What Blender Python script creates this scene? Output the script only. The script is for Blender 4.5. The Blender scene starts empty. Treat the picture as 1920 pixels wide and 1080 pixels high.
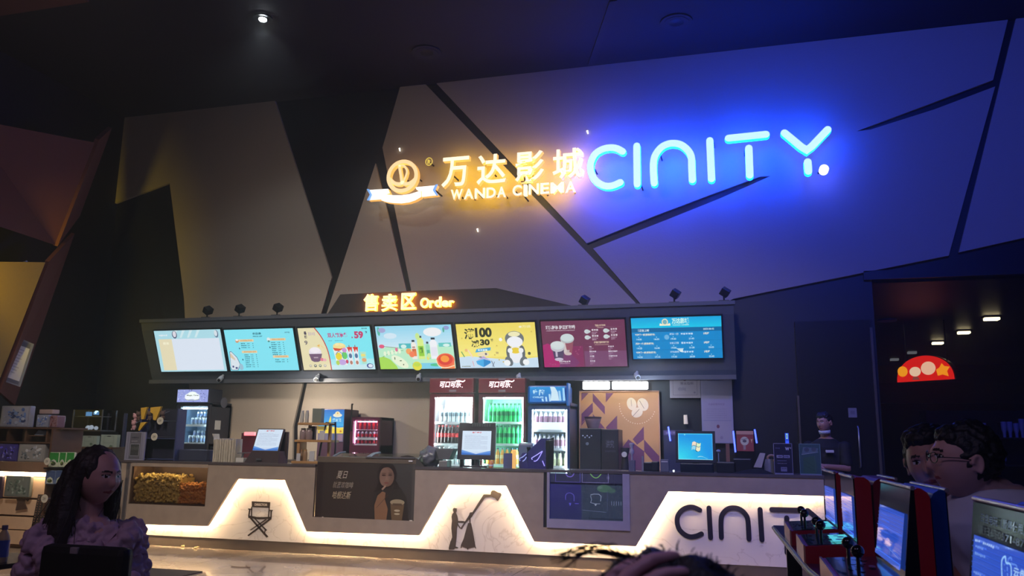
import bpy, bmesh, math, random
from mathutils import Vector, Matrix, noise
from mathutils.geometry import tessellate_polygon
PI = math.pi
R = math.radians
scene = bpy.context.scene
COL = scene.collection
rnd = random.Random(7)

# ---------------------------------------------------------------- camera
F_PX, YAW, PITCH, ROLL, CAM_H = 1514.6, 0.2718, 0.1911, 0.0140, 1.384
_f = Vector((-math.sin(YAW) * math.cos(PITCH), math.cos(YAW) * math.cos(PITCH), math.sin(PITCH)))
_r0 = Vector((math.cos(YAW), math.sin(YAW), 0))
_u0 = _r0.cross(_f)
_r = math.cos(ROLL) * _r0 + math.sin(ROLL) * _u0
_u = -math.sin(ROLL) * _r0 + math.cos(ROLL) * _u0
CAM = Vector((0, 0, CAM_H))
cam_data = bpy.data.cameras.new('camera')
cam = bpy.data.objects.new('camera', cam_data)
COL.objects.link(cam)
cam_data.sensor_width = 36
cam_data.lens = F_PX / 1920 * 36
cam_data.clip_start = 0.05
cam.matrix_world = Matrix(((_r.x, _u.x, -_f.x, CAM.x), (_r.y, _u.y, -_f.y, CAM.y), (_r.z, _u.z, -_f.z, CAM.z), (0, 0, 0, 1)))
cam_data.dof.use_dof = True
cam_data.dof.focus_distance = 9.0
cam_data.dof.aperture_fstop = (cam_data.lens * 0.001) / 0.0028
scene.camera = cam

# ---------------------------------------------------------------- view and world
vs = scene.view_settings
vs.view_transform = 'Standard'
vs.look = 'None'
vs.gamma = 1
vs.use_curve_mapping = False
vs.exposure = 0.0
cy = scene.cycles
cy.max_bounces = 7
cy.diffuse_bounces = 3
cy.glossy_bounces = 3
cy.transmission_bounces = 4
cy.transparent_max_bounces = 12
cy.volume_bounces = 0
cy.caustics_reflective = False
cy.caustics_refractive = False
cy.use_adaptive_sampling = True
cy.adaptive_threshold = 0.03
cy.sample_clamp_indirect = 6
world = bpy.data.worlds.new('world')
scene.world = world
world.use_nodes = True
wbg = world.node_tree.nodes['Background']
wbg.inputs[0].default_value = (0.75, 0.62, 0.95, 1)
wbg.inputs[1].default_value = 0.035
_vol = world.node_tree.nodes.new('ShaderNodeVolumeScatter')      # thin haze added to imitate lens glow around the bright things
_vol.inputs['Density'].default_value = 0.009
_vol.inputs['Anisotropy'].default_value = 0.78
_vol.inputs['Color'].default_value = (1, 1, 1, 1)
world.node_tree.links.new(_vol.outputs[0], world.node_tree.nodes['World Output'].inputs['Volume'])


def at(px, py, Y=None, Z=None, X=None):
    """point of the place that the photograph shows at (px, py), on the plane Y=, Z= or X="""
    d = _f + (px - 960) / F_PX * _r - (py - 540) / F_PX * _u
    t = Y / d.y if Y is not None else ((Z - CAM_H) / d.z if Z is not None else X / d.x)
    return CAM + d * t


def span(x0, y0, x1, y1, Y):
    """X0, X1, Z0, Z1 of an upright rectangle in the plane Y"""
    xm, ym = (x0 + x1) / 2, (y0 + y1) / 2
    return at(x0, ym, Y).x, at(x1, ym, Y).x, at(xm, y1, Y).z, at(xm, y0, Y).z


# main depths of the place
DC = 9.42       # counter front
YB = 11.50      # back wall
ZC = 7.15       # ceiling
YF = 10.88      # fridge fronts
ZT = 1.10       # counter top


def lamp(name, kind, loc, energy, color, size=0.1, rot=None, spot=None, blend=0.5, size_y=None):
    d = bpy.data.lights.new(name, kind)
    d.energy = energy
    d.color = color
    if kind == 'AREA':
        d.size = size
        if size_y:
            d.shape = 'RECTANGLE'
            d.size_y = size_y
    elif kind in ('POINT', 'SPOT'):
        d.shadow_soft_size = size
    if kind == 'SPOT' and spot:
        d.spot_size = spot
        d.spot_blend = blend
    o = bpy.data.objects.new(name, d)
    COL.objects.link(o)
    o.location = loc
    if rot:
        o.rotation_euler = rot
    return o


# added fill lamps without fittings; the strong blue one imitates the sign's spill
lamp('fill_light', 'SPOT', (-4.6, 4.6, 7.0), 210, (1.0, 0.84, 0.68), 0.25, (R(52), 0, R(4)), R(95), 0.9)
lamp('fill_light', 'SPOT', (1.6, 4.6, 7.0), 1250, (0.025, 0.07, 1.0), 0.25, (R(62), 0, R(-4)), R(110), 0.9)
lamp('fill_light', 'SPOT', (-5.6, 3.4, 6.9), 1500, (1.0, 0.86, 0.74), 0.4, (R(45), 0, R(2)), R(62), 0.8)
lamp('fill_light', 'SPOT', (-1.2, 3.2, 6.9), 800, (0.94, 0.86, 1.0), 0.4, (R(44), 0, R(-2)), R(62), 0.8)
lamp('fill_light', 'SPOT', (-3.4, 4.6, 7.0), 190, (1.0, 0.88, 0.86), 0.25, (R(64), 0, R(-6)), R(56), 1.0)
lamp('fill_light', 'POINT', (-2.4, 0.6, 3.9), 38, (0.92, 0.62, 0.95), 0.5)
# unseen fill lamps added under the menu housing, brightening the back wall and the fridges
lamp('bar_fill_light', 'AREA', (-6.2, 10.6, 2.25), 16, (1.0, 0.90, 0.78), 0.06, (R(35), 0, 0), size_y=None)
lamp('bar_fill_light', 'AREA', (-1.2, 10.5, 2.25), 8, (0.6, 0.75, 1.0), 0.06, (R(35), 0, 0), size_y=None)
# unseen spot added left of the frame for the side wall's yellow cast
lamp('yellow_fill_light', 'SPOT', (-8.5, 6.3, 3.0), 420, (1.0, 0.74, 0.02), 0.15, (R(96), 0, R(36)), R(80), 1.0)
lamp('fill_light', 'POINT', (0.1, 0.3, 3.4), 30, (0.50, 0.48, 1.0), 0.4)  # added lilac fill for the men at the right


# ---------------------------------------------------------------- colour and materials
def lin(c):
    c = c / 255
    return c / 12.92 if c <= 0.04045 else ((c + 0.055) / 1.055) ** 2.4


def rgb(r, g=None, b=None):
    if g is None:
        g = b = r
    return (lin(r), lin(g), lin(b), 1)


_M = {}


def mat(name, color=(0.5, 0.5, 0.5, 1), rough=0.5, metal=0.0, emis=None, strength=0.0, var=0.12, scale=12.0, coat=0.0, bump=0.0, spec=0.5, alpha=None):
    if name in _M:
        return _M[name]
    m = bpy.data.materials.new(name)
    m.use_nodes = True
    nt = m.node_tree
    b = nt.nodes['Principled BSDF']
    b.inputs['Roughness'].default_value = rough
    b.inputs['Metallic'].default_value = metal
    b.inputs['Specular IOR Level'].default_value = spec
    b.inputs['Coat Weight'].default_value = coat
    b.inputs['Coat Roughness'].default_value = 0.05
    if alpha is not None:
        b.inputs['Alpha'].default_value = alpha
    tc = nt.nodes.new('ShaderNodeTexCoord')
    nz = nt.nodes.new('ShaderNodeTexNoise')
    nz.inputs['Scale'].default_value = scale
    nz.inputs['Detail'].default_value = 4
    nt.links.new(tc.outputs['Object'], nz.inputs['Vector'])
    mx = nt.nodes.new('ShaderNodeMix')
    mx.data_type = 'RGBA'
    c = Vector(color[:3])
    mx.inputs[6].default_value = (*(c * (1 - var)), 1)
    mx.inputs[7].default_value = (*(Vector([min(1, v * (1 + var)) for v in c])), 1)
    nt.links.new(nz.outputs['Fac'], mx.inputs[0])
    nt.links.new(mx.outputs[2], b.inputs['Base Color'])
    if bump:
        bp = nt.nodes.new('ShaderNodeBump')
        bp.inputs['Strength'].default_value = bump
        bp.inputs['Distance'].default_value = 0.01
        nt.links.new(nz.outputs['Fac'], bp.inputs['Height'])
        nt.links.new(bp.outputs[0], b.inputs['Normal'])
    if emis is not None:
        b.inputs['Emission Color'].default_value = (*emis[:3], 1)
        b.inputs['Emission Strength'].default_value = strength
    _M[name] = m
    return m


def emit(name, color, strength):
    return mat(name, (0.6, 0.6, 0.6, 1), 0.4, emis=color, strength=strength, var=0.02)


def art_mat(name, strength, rough=0.35, coat=0.0, printed=True):
    """colour of the print / screen picture comes with the drawing; strength > 0 for things that shine"""
    if name in _M:
        return _M[name]
    m = bpy.data.materials.new(name)
    m.use_nodes = True
    nt = m.node_tree
    b = nt.nodes['Principled BSDF']
    a = nt.nodes.new('ShaderNodeVertexColor')
    a.layer_name = 'Col'
    b.inputs['Roughness'].default_value = rough
    b.inputs['Coat Weight'].default_value = coat
    b.inputs['Coat Roughness'].default_value = 0.03
    if strength > 0:
        b.inputs['Base Color'].default_value = (0.02, 0.02, 0.02, 1)
        nt.links.new(a.outputs['Color'], b.inputs['Emission Color'])
        b.inputs['Emission Strength'].default_value = strength
    else:
        nt.links.new(a.outputs['Color'], b.inputs['Base Color'])
    _M[name] = m
    return m


def glass_mat(name, tint=(1, 1, 1), gloss=0.12, rough=0.02):
    if name in _M:
        return _M[name]
    m = bpy.data.materials.new(name)
    m.use_nodes = True
    nt = m.node_tree
    nt.nodes.clear()
    out = nt.nodes.new('ShaderNodeOutputMaterial')
    tr = nt.nodes.new('ShaderNodeBsdfTransparent')
    tr.inputs[0].default_value = (*tint, 1)
    gl = nt.nodes.new('ShaderNodeBsdfGlossy')
    gl.inputs['Roughness'].default_value = rough
    lw = nt.nodes.new('ShaderNodeLayerWeight')
    lw.inputs[0].default_value = 0.35
    mul = nt.nodes.new('ShaderNodeMath')
    mul.operation = 'MULTIPLY_ADD'
    mul.inputs[1].default_value = 0.5
    mul.inputs[2].default_value = gloss * 0.4
    mx = nt.nodes.new('ShaderNodeMixShader')
    nt.links.new(lw.outputs['Fresnel'], mul.inputs[0])
    nt.links.new(mul.outputs[0], mx.inputs[0])
    nt.links.new(tr.outputs[0], mx.inputs[1])
    nt.links.new(gl.outputs[0], mx.inputs[2])
    nt.links.new(mx.outputs[0], out.inputs[0])
    _M[name] = m
    return m


# ---------------------------------------------------------------- object helpers
def tag(o, label=None, cat=None, group=None, kind=None):
    if label:
        o['label'] = label
    if cat:
        o['category'] = cat
    if group:
        o['group'] = group
    if kind:
        o['kind'] = kind
    return o


def thing(name, label, cat, loc=(0, 0, 0), group=None, rz=0.0):
    o = bpy.data.objects.new(name, None)
    o.empty_display_size = 0.1
    COL.objects.link(o)
    o.location = loc
    o.rotation_euler = (0, 0, rz)
    return tag(o, label, cat, group)


def wloc(o):
    v = Vector((0, 0, 0))
    while o is not None:
        v = v + o.location
        o = o.parent
    return v


def copy_tree(o, parent=None):
    c = o.copy()
    COL.objects.link(c)
    c.parent = parent
    for ch in list(o.children):
        copy_tree(ch, c)
    return c


class MB:
    """collects shapes and links them as ONE mesh object"""

    def __init__(s):
        s.v = []
        s.f = []
        s.m = []
        s.sm = []

    def add(s, verts, faces, mi=0, smooth=False):
        b = len(s.v)
        s.v += [Vector(v) for v in verts]
        for f in faces:
            s.f.append([b + i for i in f])
            s.m.append(mi)
            s.sm.append(smooth)
        return s

    def box(s, x0, x1, y0, y1, z0, z1, mi=0, bev=0.0):
        x0, x1 = min(x0, x1), max(x0, x1)
        y0, y1 = min(y0, y1), max(y0, y1)
        z0, z1 = min(z0, z1), max(z0, z1)
        if bev <= 0:
            v = [(x, y, z) for x in (x0, x1) for y in (y0, y1) for z in (z0, z1)]
            f = [(0, 1, 3, 2), (4, 6, 7, 5), (0, 4, 5, 1), (2, 3, 7, 6), (0, 2, 6, 4), (1, 5, 7, 3)]
            return s.add(v, f, mi)
        bm = bmesh.new()
        bmesh.ops.create_cube(bm, size=1)
        for v in bm.verts:
            v.co = Vector(((x0 + x1) / 2 + v.co.x * (x1 - x0), (y0 + y1) / 2 + v.co.y * (y1 - y0), (z0 + z1) / 2 + v.co.z * (z1 - z0)))
        bev = min(bev, (x1 - x0) * .45, (y1 - y0) * .45, (z1 - z0) * .45)
        bmesh.ops.bevel(bm, geom=bm.edges[:], offset=bev, segments=2, affect='EDGES', profile=0.6)
        return s.bm(bm, mi)

    def bm(s, bm, mi=0, smooth=False):
        bm.verts.index_update()
        s.add([v.co.copy() for v in bm.verts], [[v.index for v in f.verts] for f in bm.faces], mi, smooth)
        bm.free()
        return s

    def tube(s, pts, r, n=10, mi=0, closed=False, smooth=True, caps=True):
        pts = [Vector(p) for p in pts]
        rs = r if isinstance(r, (list, tuple)) else [r] * len(pts)
        rings = []
        up = None
        for i, p in enumerate(pts):
            a = pts[i - 1] if i > 0 else (pts[-1] if closed else p)
            b = pts[i + 1] if i < len(pts) - 1 else (pts[0] if closed else p)
            t = (b - a).normalized()
            if up is None:
                up = Vector((0, 0, 1)) if abs(t.z) < .9 else Vector((1, 0, 0))
            sx = t.cross(up).normalized()
            uy = sx.cross(t).normalized()
            up = uy
            rings.append([p + (sx * math.cos(2 * PI * k / n) + uy * math.sin(2 * PI * k / n)) * rs[i] for k in range(n)])
        v = [q for ring in rings for q in ring]
        f = []
        m = len(pts)
        for i in range(m if closed else m - 1):
            j = (i + 1) % m
            for k in range(n):
                l = (k + 1) % n
                f.append((i * n + k, j * n + k, j * n + l, i * n + l))
        s.add(v, f, mi, smooth)
        if not closed and caps:
            s.add(rings[0], [list(range(n))], mi)
            s.add(rings[-1], [list(range(n - 1, -1, -1))], mi)
        return s

    def cyl(s, c, r, h, n=20, mi=0, axis='z', r2=None, smooth=True):
        c = Vector(c)
        d = {'x': Vector((1, 0, 0)), 'y': Vector((0, 1, 0)), 'z': Vector((0, 0, 1))}[axis]
        return s.tube([c, c + d * h], [r, r if r2 is None else r2], n, mi, smooth=smooth)

    def lathe(s, c, prof, n=16, mi=0, smooth=True):
        """profile [(radius, z)] around the vertical axis through c"""
        c = Vector(c)
        v = []
        for (r, z) in prof:
            for k in range(n):
                a = 2 * PI * k / n
                v.append(c + Vector((r * math.cos(a), r * math.sin(a), z)))
        f = []
        for i in range(len(prof) - 1):
            for k in range(n):
                l = (k + 1) % n
                f.append((i * n + k, i * n + l, (i + 1) * n + l, (i + 1) * n + k))
        s.add(v, f, mi, smooth)
        s.add(v[:n], [list(range(n - 1, -1, -1))], mi)
        s.add(v[-n:], [list(range(n))], mi)
        return s

    def ball(s, c, r, mi=0, seg=14, scale=(1, 1, 1)):
        bm = bmesh.new()
        bmesh.ops.create_uvsphere(bm, u_segments=seg, v_segments=max(6, seg // 2 + 1), radius=1)
        for v in bm.verts:
            v.co = Vector((c[0] + v.co.x * r * scale[0], c[1] + v.co.y * r * scale[1], c[2] + v.co.z * r * scale[2]))
        return s.bm(bm, mi, True)

    def prism(s, pts, d, mi=0, mi_side=None):
        """planar polygon pts extruded by vector d"""
        d = Vector(d)
        b = [Vector(p) for p in pts]
        n = len(b)
        tri = tessellate_polygon([b])
        s.add(b, [tuple(t) for t in tri], mi)
        s.add([p + d for p in b], [tuple(t)[::-1] for t in tri], mi)
        s.add(b + [p + d for p in b], [(i, (i + 1) % n, n + (i + 1) % n, n + i) for i in range(n)], mi if mi_side is None else mi_side)
        return s

    def xform(s, M):
        s.v = [M @ v for v in s.v]
        return s

    def build(s, name, mats, parent=None, label=None, origin=None, bevel=0.0, local=False):
        me = bpy.data.meshes.new(name)
        if not isinstance(mats, (list, tuple)):
            mats = [mats]
        if parent is None:
            if origin is None:
                xs = [v.x for v in s.v]
                ys = [v.y for v in s.v]
                zs = [v.z for v in s.v]
                origin = Vector(((min(xs) + max(xs)) / 2, (min(ys) + max(ys)) / 2, min(zs)))
            o0 = Vector(origin)
        else:
            o0 = Vector((0, 0, 0)) if local else wloc(parent)
        me.from_pydata([v - o0 for v in s.v], [], s.f)
        for m in mats:
            me.materials.append(m)
        me.polygons.foreach_set('material_index', s.m)
        me.polygons.foreach_set('use_smooth', s.sm)
        me.validate()
        bm = bmesh.new()
        bm.from_mesh(me)
        bmesh.ops.recalc_face_normals(bm, faces=bm.faces)
        bm.to_mesh(me)
        bm.free()
        o = bpy.data.objects.new(name, me)
        COL.objects.link(o)
        if parent is None:
            o.location = o0
        else:
            o.parent = parent
        if bevel:
            md = o.modifiers.new('bevel', 'BEVEL')
            md.width = bevel
            md.segments = 2
            md.limit_method = 'ANGLE'
        if label:
            o['label'] = label
        return o


# ---------------------------------------------------------------- writing
_T = {}


def glyphs(text, bold=0.0, extrude=0.0):
    """flat (or extruded) outline mesh of a text scaled to the unit box: verts, faces"""
    key = (text, bold, extrude)
    if key in _T:
        return _T[key]
    cu = bpy.data.curves.new('t', 'FONT')
    cu.body = text
    cu.size = 1
    cu.offset = bold
    cu.extrude = extrude
    cu.resolution_u = 4
    ob = bpy.data.objects.new('t', cu)
    COL.objects.link(ob)
    bpy.context.view_layer.update()
    dg = bpy.context.evaluated_depsgraph_get()
    me = bpy.data.meshes.new_from_object(ob.evaluated_get(dg))
    v = [x.co.copy() for x in me.vertices]
    f = [tuple(p.vertices) for p in me.polygons]
    nz = [p.normal.z for p in me.polygons]
    bpy.data.objects.remove(ob)
    bpy.data.curves.remove(cu)
    bpy.data.meshes.remove(me)
    if not v:
        v = [Vector((0, 0, 0)), Vector((1, 1, 0))]
    x0, x1 = min(p.x for p in v), max(p.x for p in v)
    y0, y1 = min(p.y for p in v), max(p.y for p in v)
    w, h = max(x1 - x0, 1e-4), max(y1 - y0, 1e-4)
    v = [Vector(((p.x - x0) / w, (p.y - y0) / h, p.z)) for p in v]
    _T[key] = (v, f, nz, w / h)
    return _T[key]


class Art:
    """a flat picture in its own units: layered polygons, ellipses and writing, colours 0-255"""

    def __init__(s, W, H, bg=None, step=0.00018):
        s.W, s.H, s.step = W, H, step
        s.v, s.f, s.c = [], [], []
        s.k = 0
        if bg is not None:
            s.rect(0, 0, W, H, bg)

    def _put(s, pts, faces, col):
        b = len(s.v)
        s.v += [(x, y, s.k) for x, y in pts]
        cc = rgb(*col)
        for f in faces:
            s.f.append([b + i for i in f])
            s.c.append(cc)
        s.k += 1
        return s

    def rect(s, x0, y0, x1, y1, col):
        return s._put([(x0, y0), (x1, y0), (x1, y1), (x0, y1)], [(0, 1, 2, 3)], col)

    def grad(s, x0, y0, x1, y1, ca, cb, n=8):
        for i in range(n):
            t = i / (n - 1)
            c = [ca[k] + (cb[k] - ca[k]) * t for k in range(3)]
            s.rect(x0, y0 + (y1 - y0) * i / n, x1, y0 + (y1 - y0) * (i + 1) / n, c)
            s.k -= 1
        s.k += 1
        return s

    def poly(s, pts, col):
        return s._put(pts, [list(range(len(pts)))], col)

    def ell(s, cx, cy, rx, ry, col, n=24, rot=0.0):
        cr, sr = math.cos(rot), math.sin(rot)
        p = []
        for i in range(n):
            a = 2 * PI * i / n
            x, y = rx * math.cos(a), ry * math.sin(a)
            p.append((cx + x * cr - y * sr, cy + x * sr + y * cr))
        return s.poly(p, col)

    def line(s, pts, w, col):
        P, Fc = [], []
        for i in range(len(pts) - 1):
            a, b = Vector(pts[i]), Vector(pts[i + 1])
            t = (b - a)
            if t.length < 1e-6:
                continue
            t.normalize()
            n = Vector((-t.y, t.x)) * w / 2
            e = t * w * .3
            k = len(P)
            P += [tuple(a - n - e), tuple(b - n + e), tuple(b + n + e), tuple(a + n - e)]
            Fc.append((k, k + 1, k + 2, k + 3))
        return s._put(P, Fc, col)

    def text(s, t, x0, y0, x1, y1, col, bold=0.0, shear=0.0, keep=False):
        v, f, nz, asp = glyphs(t, bold)
        if keep:
            w = (y1 - y0) * asp
            cx = (x0 + x1) / 2
            if w < (x1 - x0):
                x0, x1 = cx - w / 2, cx + w / 2
        P = [(x0 + p.x * (x1 - x0) + shear * p.y * (y1 - y0), y0 + p.y * (y1 - y0)) for p in v]
        return s._put(P, f, col)

    def frame(s, x0, y0, x1, y1, w, col):
        return s.line([(x0, y0), (x1, y0), (x1, y1), (x0, y1), (x0, y0)], w, col)

    def build(s, name, m, O, U, V, parent=None, label=None, back=0.0):
        """O bottom left corner, U and V the full width and height vectors; back gives the sheet a thickness"""
        O, U, V = Vector(O), Vector(U), Vector(V)
        n = U.cross(V).normalized()
        vs_ = [O + U * (x / s.W) + V * (y / s.H) + n * (k * s.step) for x, y, k in s.v]
        f = list(s.f)
        c = list(s.c)
        if back > 0:
            b = len(vs_)
            q = [O, O + U, O + U + V, O + V]
            vs_ += q + [p - n * back for p in q]
            for g in ((b + 4, b + 7, b + 6, b + 5), (b, b + 4, b + 5, b + 1), (b + 1, b + 5, b + 6, b + 2), (b + 2, b + 6, b + 7, b + 3), (b + 3, b + 7, b + 4, b)):
                f.append(g)
                c.append((0.02, 0.02, 0.02, 1))
        if parent is None:
            o0 = O + U / 2
        else:
            o0 = wloc(parent)
        me = bpy.data.meshes.new(name)
        me.from_pydata([p - o0 for p in vs_], [], f)
        ca = me.color_attributes.new('Col', 'FLOAT_COLOR', 'CORNER')
        flat = []
        for p, col in zip(me.polygons, c):
            flat += list(col) * p.loop_total
        ca.data.foreach_set('color', flat)
        me.materials.append(m)
        o = bpy.data.objects.new(name, me)
        COL.objects.link(o)
        if parent is None:
            o.location = o0
        else:
            o.parent = parent
        if label:
            o['label'] = label
        return o


def solid_text(mb, t, X0, X1, Z0, Z1, yf, depth, bold=0.0, mi_face=0, mi_side=1, mi_back=None):
    """raised letters: face at yf (towards the viewer), body going back by depth"""
    v, f, nz, asp = glyphs(t, bold, 0.1)
    P = []
    for p in v:
        P.append((X0 + p.x * (X1 - X0), yf if p.z > 0 else yf + depth, Z0 + p.y * (Z1 - Z0)))
    b = len(mb.v)
    mb.v += [Vector(p) for p in P]
    for q, n in zip(f, nz):
        mb.f.append([b + i for i in q])
        mb.m.append(mi_face if n > 0.5 else (mi_back if (mi_back is not None and n < -0.5) else mi_side))
        mb.sm.append(False)


def stroke(mb, pts, w, yf, depth, mi_face=0, mi_side=1):
    """rounded-end flat stroke following pts [(X, Z)], face at yf"""
    P = [Vector((x, z)) for x, z in pts]
    # resample smooth
    L, Rr = [], []
    n = len(P)
    for i in range(n):
        a = P[max(0, i - 1)]
        b = P[min(n - 1, i + 1)]
        t = (b - a).normalized()
        nn = Vector((-t.y, t.x))
        sc = 1.0
        if 0 < i < n - 1:
            t1 = (P[i] - a).normalized()
            sc = 1 / max(0.5, abs(t1.dot(t)))
        L.append(P[i] + nn * w / 2 * sc)
        Rr.append(P[i] - nn * w / 2 * sc)
    t0 = (P[0] - P[1]).normalized()
    t1 = (P[-1] - P[-2]).normalized()

    def cap(c, t):
        a0 = math.atan2(t.y, t.x)
        return [c + Vector((math.cos(a0 + d), math.sin(a0 + d))) * w / 2 for d in [R(x) for x in (-60, -30, 0, 30, 60)]]
    out = L + list(reversed(cap(P[-1], t1))) + Rr[::-1] + list(reversed(cap(P[0], t0)))
    mb.prism([(p.x, yf, p.y) for p in out], (0, depth, 0), mi_face, mi_side)


def smooth_line(pts, n=4):
    """Catmull-Rom through pts"""
    out = []
    P = [Vector(p) for p in pts]
    for i in range(len(P) - 1):
        p0, p1, p2, p3 = P[max(0, i - 1)], P[i], P[i + 1], P[min(len(P) - 1, i + 2)]
        for k in range(n):
            t = k / n
            out.append(0.5 * ((2 * p1) + (p2 - p0) * t + (2 * p0 - 5 * p1 + 4 * p2 - p3) * t * t + (3 * p1 - p0 - 3 * p2 + p3) * t ** 3))
    out.append(P[-1])
    return out

# ================================================================ THE HALL
M_BLACK = mat('black_wall_paint', rgb(18, 19, 24), 0.45, var=0.25, scale=3)
M_PANEL = mat('beige_fabric_panel', rgb(176, 164, 148), 0.85, var=0.05, scale=40, bump=0.15)
M_DARKGAP = mat('dark_shadow_gap', rgb(40, 40, 44), 0.8)
M_CEIL = mat('ceiling_paint', rgb(26, 26, 32), 0.75, var=0.2, scale=2)
M_DKMETAL = mat('dark_metal', rgb(30, 31, 36), 0.35, 0.6)
M_BLKPLA = mat('black_plastic', rgb(20, 20, 24), 0.35)
M_STEEL = mat('brushed_steel', rgb(150, 150, 158), 0.35, 0.8, scale=60)
M_WHITE = mat('white_plastic', rgb(215, 215, 218), 0.4)
M_PAPER = mat('paper', rgb(205, 203, 200), 0.8)
M_WOOD = mat('light_wood', rgb(176, 134, 86), 0.5, var=0.25, scale=9)


def floor_material():
    m = bpy.data.materials.new('polished_marble_tiles')
    m.use_nodes = True
    nt = m.node_tree
    b = nt.nodes['Principled BSDF']
    tc = nt.nodes.new('ShaderNodeTexCoord')
    nz = nt.nodes.new('ShaderNodeTexNoise')
    nz.inputs['Scale'].default_value = 0.9
    nz.inputs['Detail'].default_value = 8
    nz.inputs['Distortion'].default_value = 1.6
    cr = nt.nodes.new('ShaderNodeValToRGB')
    cr.color_ramp.elements[0].position = 0.42
    cr.color_ramp.elements[0].color = rgb(172, 150, 130)
    cr.color_ramp.elements[1].position = 0.56
    cr.color_ramp.elements[1].color = rgb(214, 196, 176)
    br = nt.nodes.new('ShaderNodeTexBrick')
    br.offset = 0
    br.inputs['Scale'].default_value = 1.0
    br.inputs['Brick Width'].default_value = 1.2
    br.inputs['Row Height'].default_value = 1.2
    br.inputs['Mortar Size'].default_value = 0.006
    br.inputs['Color1'].default_value = (1, 1, 1, 1)
    br.inputs['Color2'].default_value = (0.9, 0.9, 0.9, 1)
    br.inputs['Mortar'].default_value = (0.25, 0.22, 0.2, 1)
    mx = nt.nodes.new('ShaderNodeMix')
    mx.data_type = 'RGBA'
    mx.blend_type = 'MULTIPLY'
    mx.inputs[0].default_value = 1
    nt.links.new(tc.outputs['Object'], nz.inputs['Vector'])
    nt.links.new(tc.outputs['Object'], br.inputs['Vector'])
    nt.links.new(nz.outputs['Fac'], cr.inputs[0])
    nt.links.new(cr.outputs[0], mx.inputs[6])
    nt.links.new(br.outputs['Color'], mx.inputs[7])
    nt.links.new(mx.outputs[2], b.inputs['Base Color'])
    b.inputs['Roughness'].default_value = 0.13
    b.inputs['Coat Weight'].default_value = 0.5
    return m


def marble_material():
    m = bpy.data.materials.new('white_veined_marble')
    m.use_nodes = True
    nt = m.node_tree
    b = nt.nodes['Principled BSDF']
    tc = nt.nodes.new('ShaderNodeTexCoord')
    nz = nt.nodes.new('ShaderNodeTexNoise')
    nz.inputs['Scale'].default_value = 1.3
    nz.inputs['Detail'].default_value = 9
    nz.inputs['Distortion'].default_value = 2.2
    cr = nt.nodes.new('ShaderNodeValToRGB')
    e = cr.color_ramp.elements
    e[0].position = 0.485
    e[0].color = rgb(226, 220, 214)
    e[1].position = 0.515
    e[1].color = rgb(226, 220, 214)
    k = cr.color_ramp.elements.new(0.5)
    k.color = rgb(204, 196, 188)
    nt.links.new(tc.outputs['Object'], nz.inputs['Vector'])
    nt.links.new(nz.outputs['Fac'], cr.inputs[0])
    nt.links.new(cr.outputs[0], b.inputs['Base Color'])
    b.inputs['Roughness'].default_value = 0.3
    return m


M_FLOOR = floor_material()
M_MARBLE = marble_material()
M_STONE = mat('grey_brown_stone', rgb(158, 144, 132), 0.4, var=0.22, scale=7)
M_STONEDK = mat('dark_stone', rgb(92, 84, 78), 0.35, var=0.25, scale=8)


def struct(mb, name, mats, **k):
    o = mb.build(name, mats, **k)
    o['kind'] = 'structure'
    return o


struct(MB().box(-22, 16, -3, 24, -0.15, 0), 'floor', M_FLOOR, origin=(0, 0, 0))
# tall hall ceiling, and the low ceiling of the corridor on the right
XO = at(1648, 700, YB).x          # where the opening to the corridor starts
ZL = 3.62
struct(MB().box(-22, 16, -3, YB + .3, ZC, ZC + .15), 'ceiling', M_CEIL, origin=(0, 8, ZC))
struct(MB().box(XO - .1, 16, YB, 24, ZL, ZL + .12), 'ceiling_corridor', M_BLACK)
struct(MB().box(-22, XO, YB + .05, YB + .3, 0, ZC).box(XO, 16, YB + .05, YB + .3, ZL, ZC), 'wall_back', M_BLACK)
struct(MB().box(-2, 16, 23.8, 24, 0, ZL), 'wall_far', M_BLACK)
struct(MB().box(XO - .25, XO - .05, YB + .3, 24, 0, ZL), 'wall_corridor', M_BLACK)

# ---- beige panels on the back wall (3 cm thick)


def wall_panel(name, pix, y=YB, d=0.045):
    pts = [at(a, b, y) for a, b in pix]
    mb = MB().prism(pts, (0, d, 0))
    return struct(mb, name, M_PANEL)


wall_panel('trim_1', [(515, 188), (205, 223), (152, 405), (318, 343), (345, 560), (352, 700), (372, 905), (548, 905), (549, 800), (571, 703), (601, 592), (622, 520)])
wall_panel('trim_2', [(704, 306), (762, 545), (775, 604), (607, 604)])
wall_panel('trim_3', [(750, 163), (798, 158), (1190, 566), (1215, 604), (785, 604), (771, 545), (717, 277)])
wall_panel('trim_4', [(818, 156), (1890, 37), (1862, 150), (1740, 196), (1606, 246), (1632, 243), (1752, 205), (1866, 162), (1779, 479), (1375, 560), (1300, 604), (1235, 604), (1200, 568), (1112, 466), (1250, 412), (1350, 372), (1445, 330), (1425, 331), (1330, 366), (1230, 404), (1100, 456)])
wall_panel('trim_5', [(1905, 35), (2250, 0), (2250, 372), (1798, 473)])
wall_panel('trim_6', [(600, 604), (579, 703), (558, 800), (558, 905), (812, 905), (812, 604)])

# ---- side wall on the left: dark wall with tilted beige boards
XL = -10.6
struct(MB().box(XL - .3, XL, -3, YB + .05, 0, ZC), 'wall_left', M_BLACK)


def slab(name, pix, Ys, d, m=M_PANEL):
    pts = [at(a, b, y) for (a, b), y in zip(pix, Ys)]
    c = sum(pts, Vector()) / len(pts)
    n = (pts[1] - pts[0]).cross(pts[2] - pts[0]).normalized()
    if n.dot(CAM - c) > 0:
        n = -n
    mb = MB().prism(pts, n * d)
    return struct(mb, name, m)


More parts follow.
